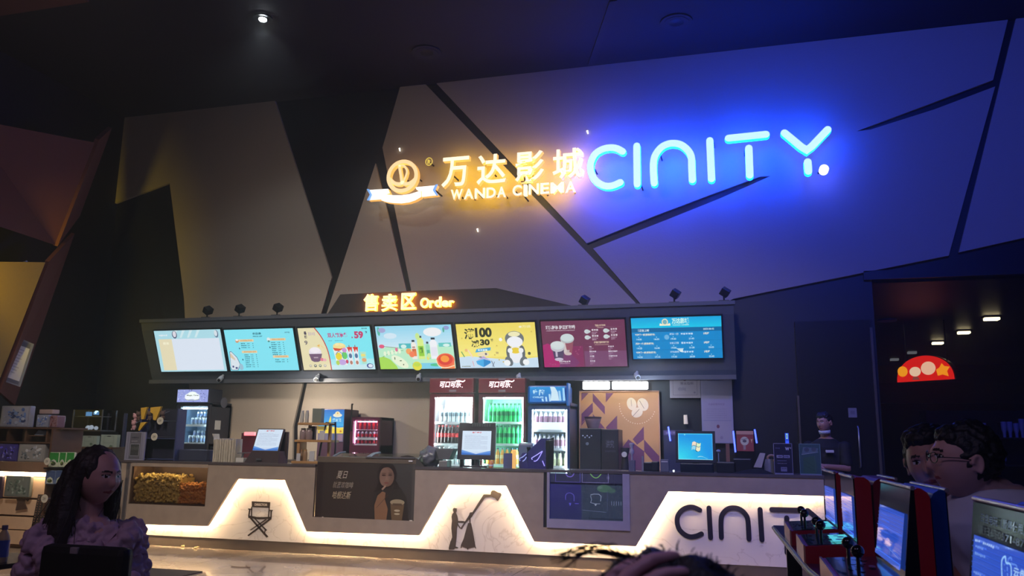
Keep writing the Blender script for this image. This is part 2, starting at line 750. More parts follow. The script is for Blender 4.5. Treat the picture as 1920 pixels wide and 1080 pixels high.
M_PANELR = mat('reddish_brown_panel', rgb(104, 58, 46), 0.8, var=0.08, scale=30)
slab('trim_7', [(-60, 222), (180, 268), (105, 460), (-60, 405)], [7.3, 9.3, 9.3, 7.3], .06, M_PANELR)
slab('trim_8', [(210, 240), (186, 262), (108, 462), (150, 405)], [9.9, 9.3, 9.3, 9.9], .06, M_PANELR)
slab('trim_9', [(140, 438), (92, 490), (0, 735), (28, 760)], [9.9, 9.0, 8.6, 9.2], .05, M_PANELR)
slab('trim_10', [(-60, 490), (85, 492), (-8, 730), (-60, 730)], [7.6, 8.9, 8.5, 7.6], .05, mat('yellow_cast_panel', rgb(150, 122, 58), .8, var=.08, scale=30))  # last board: yellow light cast put into its colour
q = [at(37, 634, 8.9), at(62, 645, 9.05), at(36, 725, 8.85), at(10, 716, 8.7)]
fr = MB().prism([q[3], q[2], q[1], q[0]], (0, 0.02, 0)).build('framed_notice', mat('notice_frame', rgb(120, 122, 128), .4))
tag(fr, 'framed white paper notice hanging tilted on the dark left side wall', 'notice')
A = Art(10, 16, (196, 196, 200)).rect(0, 14.2, 10, 16, (90, 92, 100)).rect(0, 0, 10, 1.2, (90, 92, 100))
for i in range(9):
    A.rect(1.2, 12.6 - i * 1.15, 6.5 - (i % 3), 12.9 - i * 1.15, (150, 150, 156))
U = (q[2] - q[3])
V = (q[0] - q[3])
A.build('notice_sheet', art_mat('print_dim', 0), q[3] + U * .06 + V * .04 + Vector((0, -.012, 0)), U * .88, V * .92, fr)

# ceiling fittings
p = at(493, 33, Z=ZC)
t = thing('ceiling_downlight', 'small bright white downlight in the dark ceiling at upper left', 'ceiling light', p)
MB().lathe(p, [(.13, -.02), (.13, .0), (.09, .0), (.09, -.02)], 20).build('rim', M_DKMETAL, t)
MB().ball(p + Vector((0, 0, -.03)), .055, 0, 16, (1, 1, .45)).build('lamp_lens', emit('downlight_glow', (0.85, 0.93, 1.0), 60), t)
lamp('downlight_light', 'SPOT', p + Vector((0, 0, -.12)), 60, (0.8, 0.9, 1.0), 0.05, (R(10), 0, 0), R(120), 0.6)
for px, py, lb in [(800, 97, 'dark round ceiling speaker above the yellow sign'), (1268, 40, 'dark round ceiling speaker above the blue letters')]:
    p = at(px, py, Z=ZC)
    t = thing('ceiling_speaker', lb, 'speaker', p)
    MB().lathe(p, [(.22, -.02), (.22, .0), (.17, .0), (.17, -.025)], 24).build('rim', M_DARKGAP, t)
    MB().lathe(p, [(.17, -.012), (.05, -.035), (.01, -.035)], 24).build('grille', M_BLKPLA, t)
# long dark ceiling joint
a, b = at(1150, 0, Z=ZC), at(1108, 120, Z=ZC)
struct(MB().prism([a + Vector((-.05, 0, 0)), a + Vector((.05, 0, 0)), b + Vector((.05, 0, 0)), b + Vector((-.05, 0, 0))], (0, 0, -.02)), 'trim_11', M_DARKGAP)
struct(MB().box(*sorted((at(240, 30, Z=ZC).x, at(60, 60, Z=ZC).x)), 6.8, 7.8, ZC - .18, ZC), 'trim_12', M_PANELR)

# corridor ceiling lamps (lit strips) seen on the right
for k, (px, py, w) in enumerate([(1859, 595, .22), (1807, 621, .2), (1758, 641, .2)]):
    p = at(px, py, Z=ZL - .02)
    lb = ['warm lit strip lamp in corridor ceiling, largest and nearest of the three', 'warm lit strip lamp in corridor ceiling, middle one of the three', 'warm lit strip lamp in corridor ceiling, lowest and farthest of the three'][k]
    t = thing('corridor_ceiling_light', lb, 'ceiling light', p, 'lit corridor ceiling lamps')
    MB().box(p.x - w / 2 - .02, p.x + w / 2 + .02, p.y - .1, p.y + .1, p.z - .01, p.z + .02).build('housing', M_DKMETAL, t)
    MB().box(p.x - w / 2, p.x + w / 2, p.y - .075, p.y + .075, p.z - .05, p.z - .01, 0, .01).build('diffuser', emit('warm_lamp', (1, .82, .45), 5), t)
p = at(1663, 599, Z=ZL - .02)
tag(MB().cyl((p.x, p.y, p.z - .03), .16, .03, 24).build('unlit_ceiling_lamp', mat('frosted_dim', rgb(90, 92, 170), .4)), 'round unlit pale ceiling lamp over the corridor mouth', 'ceiling light')
for k, (px, py) in enumerate([(1710, 661), (1677, 674)]):
    p = at(px, py, Z=ZL - .02)
    tag(MB().box(p.x - .09, p.x + .09, p.y - .08, p.y + .08, p.z - .03, p.z + .02).build('faint_ceiling_lamp', emit('faint_lamp', (.8, .85, .9), .12)), ['tiny faint ceiling lamp just above the red half-round sign', 'tiny faint ceiling lamp left of the red half-round sign'][k], 'ceiling light')

# half-round lit red sign in the corridor
X0, X1, Z0, Z1 = span(1683, 666, 1783, 714, 15.6)
t = thing('half_round_sign', 'lit red half-round sign with a yellow ball hanging in the dark corridor', 'sign', ((X0 + X1) / 2, 15.6, Z0))
n = 24
cxs, rx, rz_ = (X0 + X1) / 2, (X1 - X0) / 2, Z1 - Z0
pts = [(cxs + rx * math.cos(PI * i / n), 15.62, Z0 + rz_ * math.sin(PI * i / n) ** .85) for i in range(n + 1)]
MB().prism(pts, (0, .12, 0)).build('light_box', M_BLKPLA, t)
A = Art(100, 50)
A.poly([(50 + 49 * math.cos(PI * i / n), 49 * math.sin(PI * i / n) ** .85) for i in range(n + 1)], (196, 26, 18))
A.ell(12, 21, 9, 10.5, (222, 140, 24))
A.ell(34, 19, 10, 9.5, (214, 180, 150)).ell(57, 24, 12.5, 13, (216, 168, 140))
A.poly([(30, 9), (38, 9), (41, 3), (28, 3)], (120, 60, 50))
A.poly([(72, 8), (80, 10), (90, 6), (88, 16), (93, 24), (84, 26), (80, 32), (76, 24), (70, 20)], (226, 136, 26))
A.build('sign_face', art_mat('sign_glow', 1.15), (X0, 15.6, Z0), (X1 - X0, 0, 0), (0, 0, Z1 - Z0), t)
for dx in (-.3, .3):
    MB().tube([(cxs + dx, 15.68, Z0 + rz_ * .7), (cxs + dx, 15.68, ZL)], .01, 6).build('hanging_rod', M_DKMETAL, t)
t.rotation_euler = (0, 0, R(-42))
t.scale = (1.25, 1, 1)
struct(MB().box(X0 - .6, X1 + 3.2, 16.3, 16.5, Z0 - .35, Z0 + .02), 'trim_13', M_BLACK)

# black double door under the beige wall, right of the counter
X0, X1, Z0, Z1 = span(1500, 742, 1648, 742, YB)
ZD = at(1497, 742, YB).z
XD0, XD1 = at(1500, 800, YB).x, at(1646, 800, YB).x
d1 = struct(MB().box(XD0, XD1, YB - .02, YB + .05, 0, ZD + 1.0), 'door_1', mat('door_black', rgb(16, 17, 22), .3))
MB().box(XD0 - .02, XD0 + .005, YB - .06, YB + .0, 0, ZD).build('door_edge', mat('door_edge_metal', rgb(120, 112, 104), .3, .7), d1)
MB().box(XD1 - .02, XD1 + .01, YB - .06, YB + .0, 0, at(1640, 615, YB).z).build('door_edge', mat('door_edge_metal', rgb(120, 112, 104), .3, .7), d1)
hx, _, hz0, hz1 = span(1609, 810, 1612, 832, YB)
MB().tube([(hx, YB - .03, hz0 - .3), (hx, YB - .08, hz0 - .28), (hx, YB - .08, hz1 + .05), (hx, YB - .03, hz1 + .07)], .013, 8).build('door_handle', M_STEEL, d1)
X0, X1, Z0, Z1 = span(1590, 765, 1606, 783, YB)
tag(Art(8, 10, (126, 124, 140)).rect(2, 3.4, 6, 7, (104, 102, 118)).build('door_notice', art_mat('print_dim', 0), (X0, YB - .03, Z0), (X1 - X0, 0, 0), (0, 0, Z1 - Z0), back=.004), 'small square white paper stuck on the black door', 'notice')

# blurred glints of a glass shelf in the dark corridor
gx = at(1880, 820, 13.0)
t = thing('glass_cabinet', 'dark cabinet with faint glinting glassware at the far right', 'cabinet', (gx.x, 13.0, 0))
MB().box(gx.x - .95, gx.x + 1.2, 13.05, 13.5, 0, 1.95).build('body', mat('cabinet_black', rgb(14, 14, 20), .2), t)
MB().box(gx.x - .93, gx.x + 1.18, 12.75, 13.05, 1.18, 1.2).box(gx.x - .93, gx.x + 1.18, 12.75, 13.05, 1.55, 1.57).build('shelf', M_DKMETAL, t)
for i, (px, zz, hh) in enumerate([(1846, 1.57, .2), (1884, 1.57, .22), (1895, 1.57, .22), (1907, 1.57, .2), (1878, 1.2, .12), (1918, 1.57, .26)]):
    c = at(px, 820, 12.9)
    g = MB().lathe((c.x, 12.9, zz), [(.02, 0), (.022, hh * .3), (.035, hh * .5), (.038, hh)], 12).build('drinking_glass', mat('pale_glass', rgb(120, 130, 170), .12, .3))
    tag(g, 'faint drinking glass standing on the dark cabinet shelf at the far right', 'glass', 'glasses in the dark cabinet')

# tiny glints on the wall panels, drawn as small glowing pins
for px, py, lb in [(749, 278, 'tiny bright glint on the wall above the round emblem'), (1101, 245, 'tiny bright glint on the wall above the letter C'), (895, 429, 'tiny bright glint on the wall below the yellow lettering')]:
    p = at(px, py, YB - .03)
    tag(MB().tube([p, p + Vector((.012, 0, -.05))], [.014, .008], 8).build('wall_glint_pin', emit('pin_glow', (1, .95, .85), 2.2)), lb, 'lamp')

# ================================================================ ILLUMINATED SIGNS
YS = YB - 0.30      # faces of the big sign
E_WARM = emit('warm_sign_face', (1.0, 0.88, 0.58), 1.3)
E_WARMS = emit('warm_sign_side', (1.0, 0.47, 0.07), 1.0)
E_WARMB = emit('warm_sign_back', (1.0, 0.62, 0.03), 9)
E_WHITE = emit('white_sign_face', (1.0, 0.96, 0.86), 1.5)
E_BLUEF = emit('cyan_sign_face', (0.62, 0.96, 1.0), 1.05)
E_BLUES = emit('blue_sign_side', (0.0, 0.04, 1.0), 72.0)
E_YEL = emit('small_mark_glow', (0.9, 0.62, 0.02), 0.8)
E_TIP = emit('ribbon_tip_blue', (0.10, 0.38, 0.9), 1.0)


def zsign(x, y, Y=YS):
    p = at(x, y, Y)
    return p.x, p.z


c0 = at(890, 330, YS)


def pins(sign):
    """short stand-off pins that hold each letter of the sign in front of the wall"""
    for ch in list(sign.children):
        vs_ = [v.co + sign.location for v in ch.data.vertices]
        c = min(vs_, key=lambda p: (p - sum(vs_, Vector()) / len(vs_)).length)
        yb = max(v.y for v in vs_)
        MB().cyl((c.x, yb, c.z), .012, YB - yb, 8, axis='y').build('stand_off_pin', M_DARKGAP, sign)


sg = thing('cinema_name_sign', 'large glowing golden sign with round emblem and Chinese characters', 'illuminated sign', (c0.x, YS, c0.z))


def crop3(x, y):
    return 670 + x / 4.364, 230 + y / 4.364


D = .09
# emblem
cc = at(*crop3(367, 437), YS)
ro = (at(*crop3(495, 437), YS).x - at(*crop3(239, 437), YS).x) / 2
rz2 = (at(*crop3(367, 302), YS).z - at(*crop3(367, 572), YS).z) / 2
mb = MB()
ring = []
N = 40
o_ = [(cc.x + ro * math.cos(2 * PI * i / N), cc.z + rz2 * math.sin(2 * PI * i / N)) for i in range(N)]
i_ = [(cc.x + ro * .77 * math.cos(2 * PI * i / N), cc.z + rz2 * .77 * math.sin(2 * PI * i / N)) for i in range(N)]
for a, b, mi, y0, y1 in ((o_, i_, 0, YS, YS),):
    for i in range(N):
        j = (i + 1) % N
        mb.add([(a[i][0], YS, a[i][1]), (a[j][0], YS, a[j][1]), (b[j][0], YS, b[j][1]), (b[i][0], YS, b[i][1])], [(0, 1, 2, 3)], 0)
        mb.add([(a[i][0], YS, a[i][1]), (a[j][0], YS, a[j][1]), (a[j][0], YS + D, a[j][1]), (a[i][0], YS + D, a[i][1])], [(0, 1, 2, 3)], 1)
        mb.add([(b[i][0], YS, b[i][1]), (b[j][0], YS, b[j][1]), (b[j][0], YS + D, b[j][1]), (b[i][0], YS + D, b[i][1])], [(0, 1, 2, 3)], 1)
mb.build('emblem_ring', [emit('gold_ring_face', (1.0, .66, .28), 1.1), E_WARMS], sg)
mb = MB()
for pts, w in ((smooth_line([(340, 352), (352, 420), (362, 492)]), 24), (smooth_line([(345, 350), (380, 352), (402, 390), (396, 430), (375, 478), (362, 495)]), 17),
               (smooth_line([(258, 455), (300, 492), (345, 500), (367, 488), (390, 500), (435, 488), (478, 452)]), 30)):
    stroke(mb, [zsign(*crop3(*p)) for p in pts], w / 4.364 / 1514 * 12.2, YS + .01, D - .02)
mb.build('emblem_figure', [emit('gold_ring_face', (1.0, .66, .28), 1.1), E_WARMS], sg)
for nm, poly in (('ribbon_end', [(82, 548), (248, 538), (262, 575), (200, 590), (205, 624), (86, 632), (108, 590)]),
                 ('ribbon_end', [(472, 525), (652, 508), (628, 553), (657, 590), (528, 605), (522, 570), (480, 545)])):
    MB().prism([(zsign(*crop3(*p))[0], YS + .02, zsign(*crop3(*p))[1]) for p in poly], (0, D, 0), 0, 1).build(nm, [E_WHITE, E_WARMS], sg)
for poly in ([(78, 545), (97, 545), (120, 590), (100, 634), (80, 634), (104, 590)], [(640, 508), (656, 505), (636, 553), (660, 592), (645, 594), (618, 553)]):
    MB().prism([(zsign(*crop3(*p))[0], YS - .01, zsign(*crop3(*p))[1]) for p in poly], (0, .03, 0)).build('ribbon_tip', E_TIP, sg, label='blue lit ribbon tip')
band = [(200, 585), (250, 592), (300, 598), (367, 598), (430, 590), (480, 575), (525, 560), (527, 612), (480, 640), (430, 657), (367, 665), (300, 662), (250, 655), (203, 640)]
MB().prism([(zsign(*crop3(*p))[0], YS - .03, zsign(*crop3(*p))[1]) for p in band], (0, D, 0), 0, 1).build('ribbon_band', [E_WHITE, E_WARMS], sg)
mb = MB()
x, z = zsign(800, 299)
mb.tube([(x + .055 * math.cos(i * PI / 10), YS + .1, z + .062 * math.sin(i * PI / 10)) for i in range(20)], .008, 6, closed=True)
solid_text(mb, 'R', x - .026, x + .026, z - .035, z + .035, YS + .1, .02, .01, 0, 0)
mb.build('registered_mark', E_YEL, sg)
for ch, x0, y0, x1, y1 in (('万', 828, 294, 879, 350), ('达', 894, 289, 949, 345), ('影', 966, 283, 1020, 341), ('城', 1036, 278, 1094, 335)):
    X0, X1, Z0, Z1 = span(x0, y0, x1, y1, YS)
    mb = MB()
    solid_text(mb, ch, X0, X1, Z0, Z1, YS, D, 0.018, 0, 1, 2)
    mb.build('character', [E_WARM, E_WARMS, E_WARMB], sg)
for wd, xs, y0, y1 in (('WANDA', (844, 869, 889, 911, 931, 950), (355, 374), (350, 370)), ('CINEMA', (960, 979, 990, 1012, 1031, 1059, 1081), (347, 367), (340, 361))):
    for i, ch in enumerate(wd):
        t_ = i / (len(wd) - 1)
        a0 = y0[0] + (y1[0] - y0[0]) * t_
        a1 = y0[1] + (y1[1] - y0[1]) * t_
        X0, X1, Z0, Z1 = span(xs[i] + 1, a0, xs[i + 1] - 1.5, a1, YS)
        mb = MB()
        if ch == 'I':
            mb.box(X0 + .012, X1 - .012, YS, YS + .08, Z0, Z1)
        else:
            solid_text(mb, ch, X0, X1, Z0, Z1, YS, .06, 0.03, 0, 1, 2)
        mb.build('letter', [E_WARM, E_WARMS, E_WARMB], sg)
pins(sg)


def crop4(x, y):
    return 1080 + x / 3.692, 220 + y / 3.692


c1 = at(1330, 300, YS)
sb = thing('giant_letter_sign', 'row of large glowing pale blue rounded letters high on the wall', 'illuminated sign', (c1.x, YS, c1.z))
LET = {
    'C': [[(322, 236), (285, 216), (240, 209), (185, 219), (135, 250), (106, 300), (99, 350), (112, 405), (150, 450), (200, 474), (250, 473), (306, 450)]],
    'I': [[(420, 197), (423, 462)]],
    'N': [[(541, 455), (536, 380), (537, 305), (552, 255), (590, 207), (635, 184), (680, 179), (728, 190), (772, 225), (797, 270), (801, 340), (805, 432)]],
    'I2': [[(926, 160), (938, 425)]],
    'T': [[(1055, 144), (1315, 117)], [(1196, 213), (1203, 400)]],
    'Y': [[(1443, 107), (1560, 204), (1597, 226), (1632, 200), (1742, 84)], [(1604, 308), (1609, 373)]],
}
SW = 50 / 3.692 / 1514.6 * 11.3
for k, strokes in LET.items():
    for j, pts in enumerate(strokes):
        P = [zsign(*crop4(*p)) for p in pts]
        if len(P) > 5:
            P = smooth_line(P, 3)
        mb = MB()
        stroke(mb, P, SW, YS, D)
        mb.build('letter' if j == 0 else 'letter_stem', [E_BLUEF, E_BLUES], sb)
x, z = zsign(1545, 317)
MB().cyl((x, YS - .01, z), .062, D, 24, axis='y').build('letter_dot', emit('dot_white', (1, 1, 1), 1.8), sb, label='bright white round dot')
pins(sb)

# black bulkhead with the glowing order sign
YO = 11.02
bh = [(604, 604), (638, 552), (760, 546), (930, 540), (1080, 575), (1160, 604)]
struct(MB().prism([at(a, b, YO) for a, b in bh], (0, YB - YO, 0)), 'wall_bulkhead', mat('bulkhead_paint', rgb(46, 42, 44), .6))
c2 = at(765, 567, YO - .06)
so = thing('order_sign', 'glowing amber order sign above the menu screens', 'illuminated sign', c2)
E_AMB = emit('amber_sign_face', (1.0, 0.72, 0.30), 1.6)
E_AMBS = emit('amber_sign_side', (1.0, 0.27, 0.01), 16.0)
for ch, x0, y0, x1, y1 in (('售', 681, 551, 708, 583), ('卖', 715, 551, 744, 583), ('区', 752, 549, 779, 580)):
    X0, X1, Z0, Z1 = span(x0, y0, x1, y1, YO - .06)
    mb = MB()
    solid_text(mb, ch, X0, X1, Z0, Z1, YO - .06, .045, 0.022)
    mb.build('character', [E_AMB, E_AMBS], so)
xs = (787, 804, 814, 827, 841, 851)
for i, ch in enumerate('Order'):
    y0, y1 = (558 if ch in 'Od' else 563), 577 - i * .6
    if ch == 'd':
        y0 = 556
    X0, X1, Z0, Z1 = span(xs[i] + .5, y0, xs[i + 1] - .5, y1, YO - .06)
    mb = MB()
    solid_text(mb, ch, X0, X1, Z0, Z1, YO - .06, .04, 0.03)
    mb.build('letter', [E_AMB, E_AMBS], so)
MB().box(at(683, 589, YO).x, at(776, 587, YO).x, YO - .03, YO - .015, c2.z - .165, c2.z - .155).build('mounting_rail', mat('rail_grey', rgb(150, 130, 115), .5), so)

# ================================================================ MENU BOARD
bx0, bx1 = at(268, 650, 10.9).x, at(1378, 640, 10.9).x
mbd = thing('menu_board_housing', 'long dark hanging housing that carries the seven menu screens', 'screen housing', ((bx0 + bx1) / 2, 11.0, 2.3))
prof = [(10.80, 3.24), (10.84, 3.10), (11.16, 2.40), (11.20, 2.33), (YB - .01, 2.33), (YB - .01, 3.24)]
M_HOUS = mat('housing_grey', rgb(84, 90, 102), .5)
MB().prism([(bx0, y, z) for y, z in prof], (bx1 - bx0, 0, 0)).build('housing_body', M_HOUS, mbd)
MB().box(bx0, bx1, 11.12, 11.2, 2.27, 2.33).build('lower_rail', mat('housing_rail', rgb(88, 92, 100), .4), mbd)
MB().box(bx0 - .02, bx1 + .02, 10.78, 10.86, 3.22, 3.27).build('upper_rail', M_HOUS, mbd)

ART_S = art_mat('screen_picture', 1.0, 0.25, 0.0)
ART_D = art_mat('screen_picture_dim', 0.75, 0.25, 0.0)
SC = [((290, 620), (414, 618)), ((421, 618.5), (550, 615.5)), ((559, 615), (694, 612.5)), ((704, 612), (846, 608.5)), ((855, 608.5), (1003, 603.5)), ((1014, 603), (1171, 598.5)), ((1183, 597), (1352, 592))]


def squig(A, x, y, w, h, col, seed=0, n=None):
    """small unreadable print: a row of little glyph-like dashes"""
    r = random.Random(seed)
    n = n or max(2, int(w / (h * 1.05)))
    cw = w / n
    for i in range(n):
        a = x + i * cw
        A.rect(a + cw * .08, y + h * r.uniform(0, .25), a + cw * r.uniform(.7, .92), y + h * r.uniform(.8, 1), col)
        A.k -= 1
    A.k += 1


def art_blank():
    A = Art(160, 88, (178, 226, 238))
    for x in (42, 60, 78, 96):
        A.poly([(x, 72), (x + 5, 72), (x + 16, 88), (x + 9, 88)], (214, 240, 246))
    A.rect(8, 3, 154, 70, (226, 236, 250)).rect(8, 3, 40, 70, (236, 226, 190))
    squig(A, 17, 58, 16, 6, (250, 244, 214), 1)
    squig(A, 10, 76, 22, 4, (232, 244, 250), 2)
    A.ell(49, 79, 6, 8, (70, 84, 120)).ell(49, 80, 4.2, 6.4, (230, 226, 236))
    A.ell(149, 79, 5, 8, (100, 120, 150)).ell(148, 80, 3.8, 6.4, (222, 232, 240))
    return A


def art_price():
    A = Art(160, 88, (136, 234, 250))
    A.text('价目表', 66, 76, 86, 81, (20, 100, 120), .03)
    A.text('PRICE LIST', 66, 71.5, 88, 74, (20, 100, 120), .03)
    squig(A, 140, 78, 12, 3, (90, 170, 190), 5)
    bars = [(30, 62, 66, 67), (34, 38, 70, 43), (104, 63, 140, 68), (105, 27, 141, 32)]
    for b in bars:
        A.rect(*b, (240, 214, 170))
        squig(A, b[0] + 5, b[1] + 1, b[2] - b[0] - 8, 3, (222, 170, 110), int(b[0]))
    A.ell(27, 64, 4, 4, (216, 160, 120)).ell(27, 66, 3, 2, (250, 250, 250)).ell(101, 66, 4, 4, (230, 240, 240)).ell(101, 62, 2.5, 2, (90, 150, 140))
    for x, y0, n in ((35, 57, 3), (39, 33, 7), (106, 58, 7), (110, 22, 2)):
        for i in range(n):
            squig(A, x, y0 - i * 4.2, 10 + (i * 7) % 4, 2.4, (40, 120, 140), i + x)
            squig(A, x + 15, y0 - i * 4.2, 6, 2, (60, 140, 160), i + x + 9)
            squig(A, x + 27, y0 - i * 4.2, 2.5, 2.2, (60, 140, 160), i + 3, 1)
    for x, y in ((31, 48.5), (34.5, 24.5), (102.5, 49.5)):
        A.ell(x, y, 1.3, 1.8, (20, 90, 110))
    A.poly([(2, 8), (6, 42), (10, 43), (22, 30), (27, 16), (20, 2), (4, 2)], (90, 120, 150))
    A.poly([(3, 9), (7, 41), (10, 41.5), (21, 29), (25.5, 16), (19, 3), (5, 3)], (226, 236, 244))
    A.poly([(7, 38), (9, 38), (17, 26), (16, 23), (6, 30)], (226, 206, 180))
    A.ell(28, 9, 5, 7, (160, 200, 220)).rect(7, 8, 11, 12, (70, 70, 130)).rect(14, 5, 19, 9, (70, 70, 130))
    return A


def art_combo():
    A = Art(160, 88, (130, 236, 248))
    A.rect(0, 0, 160, 10, (206, 240, 246)).rect(60, 10, 160, 22, (176, 240, 246))
    A.poly([(0, 0), (64, 0), (64, 12), (62, 34), (56, 58), (47, 76), (38, 88), (0, 88)], (238, 228, 184))
    A.line(smooth_line([(38, 88), (49, 72), (57, 54), (62, 32), (63, 0)]), 2.2, (196, 60, 70))
    squig(A, 22, 72, 16, 8, (216, 200, 190), 1, 4)
    A.text('暑', 12.5, 74, 18.5, 81, (60, 50, 80), .03).text('期', 12.5, 66, 18.5, 73, (60, 50, 80), .03).text('9', 11, 53, 18, 62, (110, 100, 110), .02)
    A.ell(32, 38, 14, 10, (240, 232, 244)).poly([(17, 34), (47, 34), (42, 20), (36, 17), (27, 17), (21, 20)], (120, 92, 120))
    A.ell(32, 42, 11, 6, (250, 244, 250)).rect(27, 25, 37, 27.4, (190, 170, 184))
    for i in range(4):
        A.poly([(45, 54), (38 + i * 6, 51 - i * 1.5), (43 + i * 6, 48 - i * 2)], (240, 190, 90) if i % 2 == 0 else (250, 226, 170))
    A.ell(45, 22, 4, 3.5, (232, 130, 150)).ell(51, 21, 4, 3, (240, 180, 190))
    for i, c in enumerate(((200, 186, 160), (84, 90, 84), (110, 130, 100), (190, 180, 170))):
        A.ell(17 + i * 11, 9, 3.2, 3, c).ell(17 + i * 11, 9.6, 1.8, 1.4, (225, 222, 210))
    A.text('双人欢享餐', 65, 67, 110, 77, (196, 60, 130), .03)
    A.text('59', 124, 64, 144, 79, (204, 60, 112), .05).rect(118, 65, 120.5, 68, (190, 60, 110)).text('9', 149, 74, 153, 79, (80, 60, 120), .02)
    squig(A, 66, 60, 8, 1.6, (90, 170, 200), 1)
    squig(A, 80, 60, 18, 1.6, (90, 170, 200), 1)
    squig(A, 142, 83, 12, 3, (90, 150, 160), 3)
    # popcorn bucket
    A.poly([(73, 46), (104, 46), (101, 10), (78, 10)], (244, 246, 240)).ell(88, 49, 14, 7, (250, 228, 150)).ell(84, 53, 5, 3, (252, 238, 180)).ell(94, 52, 5, 3, (252, 236, 170))
    A.poly([(73, 46), (90, 44), (100, 46), (86, 39), (77, 40)], (222, 80, 50))
    A.ell(84, 28, 7, 8, (240, 220, 60)).ell(97, 30, 6, 8, (110, 210, 110)).ell(90, 16, 9, 6, (200, 170, 230)).ell(80, 15, 4, 5, (190, 220, 90)).ell(98, 41, 5, 5, (210, 150, 220)).ell(101, 17, 3, 4, (210, 70, 110))
    A.line(smooth_line([(78, 32), (84, 38), (92, 34), (93, 24)]), 1.2, (60, 130, 190))
    for x in (104, 117):
        A.poly([(x, 47), (x + 12, 47), (x + 10, 10), (x + 2, 10)], (238, 240, 246)).poly([(x, 47), (x + 12, 47), (x + 10, 36), (x + 7, 43), (x + 4, 36), (x + 2, 43)], (226, 60, 40))
        A.ell(x + 6, 29, 3.5, 5, (90, 120, 160)).ell(x + 6, 15, 3, 4, (190, 130, 110)).rect(x + 5, 47, x + 6.5, 51, (150, 30, 30))
    A.poly([(132, 37), (145, 37), (144, 12), (134, 12)], (180, 232, 210)).ell(138, 30, 5, 3, (240, 230, 130)).ell(139, 20, 5, 4, (236, 170, 120))
    A.ell(150, 8, 7, 5, (60, 80, 150)).ell(151, 8, 5, 3.6, (232, 240, 250))
    return A


def art_garden():
    A = Art(160, 88, (176, 226, 246))
    A.grad(0, 44, 160, 88, (206, 236, 250), (150, 218, 244))
    A.poly([(0, 40), (20, 46), (60, 44), (100, 50), (160, 46), (160, 0), (0, 0)], (190, 240, 206))
    A.rect(46, 42, 76, 52, (80, 190, 196)).rect(130, 44, 156, 52, (100, 206, 200)).ell(56, 46, 6, 4, (220, 246, 240)).ell(146, 47, 7, 3, (220, 246, 240))
    A.ell(120, 74, 19, 9, (244, 246, 248)).ell(30, 68, 14, 6, (214, 236, 250))
    A.poly([(0, 24), (10, 26), (24, 20), (36, 6), (38, 0), (0, 0)], (172, 224, 90))
    A.ell(44, 15, 20, 9, (238, 250, 220), 24, -.6).ell(46, 17, 2.4, 1, (70, 110, 60)).ell(51, 9, 1.2, 1.4, (50, 80, 50)).ell(34, 22, 1, 3, (70, 110, 60))
    A.line(smooth_line([(8, 25), (30, 35), (54, 38)]), .8, (90, 150, 80))
    for i in range(5):
        A.ell(14 + i * 8, 32 + i * 1.2, 3, 5, (236, 250, 220))
    A.ell(9, 47, 6, 4, (230, 90, 130)).line([(14, 47), (44, 43)], 1, (120, 120, 120)).ell(40, 40, 3, 4, (230, 120, 160))
    # bottles
    for x, w, c, lab, h in ((72, 11, (244, 240, 232), (236, 130, 70), 30), (86, 13, (222, 244, 140), (150, 210, 60), 38), (103, 8, (150, 224, 190), (90, 190, 150), 26), (112, 15, (244, 246, 252), (210, 210, 236), 34)):
        A.rect(x, 20, x + w, 20 + h, c).poly([(x, 20 + h), (x + w, 20 + h), (x + w * .7, 25 + h), (x + w * .3, 25 + h)], c).rect(x + w * .22, 25 + h, x + w * .78, 29 + h, (40, 60, 70))
        A.rect(x + 1, 26, x + w - 1, 20 + h * .7, lab if x < 110 else (234, 234, 246))
    A.text('茶', 74, 36, 81, 46, (150, 50, 40), .04).text('茉莉', 90, 32, 96, 44, (60, 110, 40), .04)
    A.ell(88, 66, 4.5, 7, (206, 238, 150)).ell(66, 36, 6, 6, (248, 170, 100)).ell(72, 30, 6, 6, (250, 130, 90)).ell(105, 22, 3, 4, (240, 230, 120)).ell(108, 27, 4, 5, (212, 240, 160))
    A.rect(70, 0, 130, 12, (128, 210, 236)).ell(80, 6, 10, 9, (230, 226, 70)).ell(80, 9, 7, 4, (196, 224, 80)).ell(120, 8, 12, 3, (80, 200, 150))
    A.poly([(122, 14), (159, 22), (159, 0), (132, 0)], (250, 140, 80)).ell(141, 17, 19, 14, (244, 110, 70), 24, .1).ell(141, 18, 15, 10.5, (226, 60, 50), 24, .1).ell(140, 20, 9, 7, (250, 160, 60)).line(smooth_line([(122, 18), (126, 6), (140, 2), (158, 6)]), 1.6, (250, 236, 200))
    A.ell(7, 78, 3, 9, (90, 190, 170)).ell(14, 80, 8, 5, (170, 170, 216)).ell(150, 82, 6, 4, (150, 160, 214)).ell(144, 78, 2, 5, (90, 180, 160))
    return A


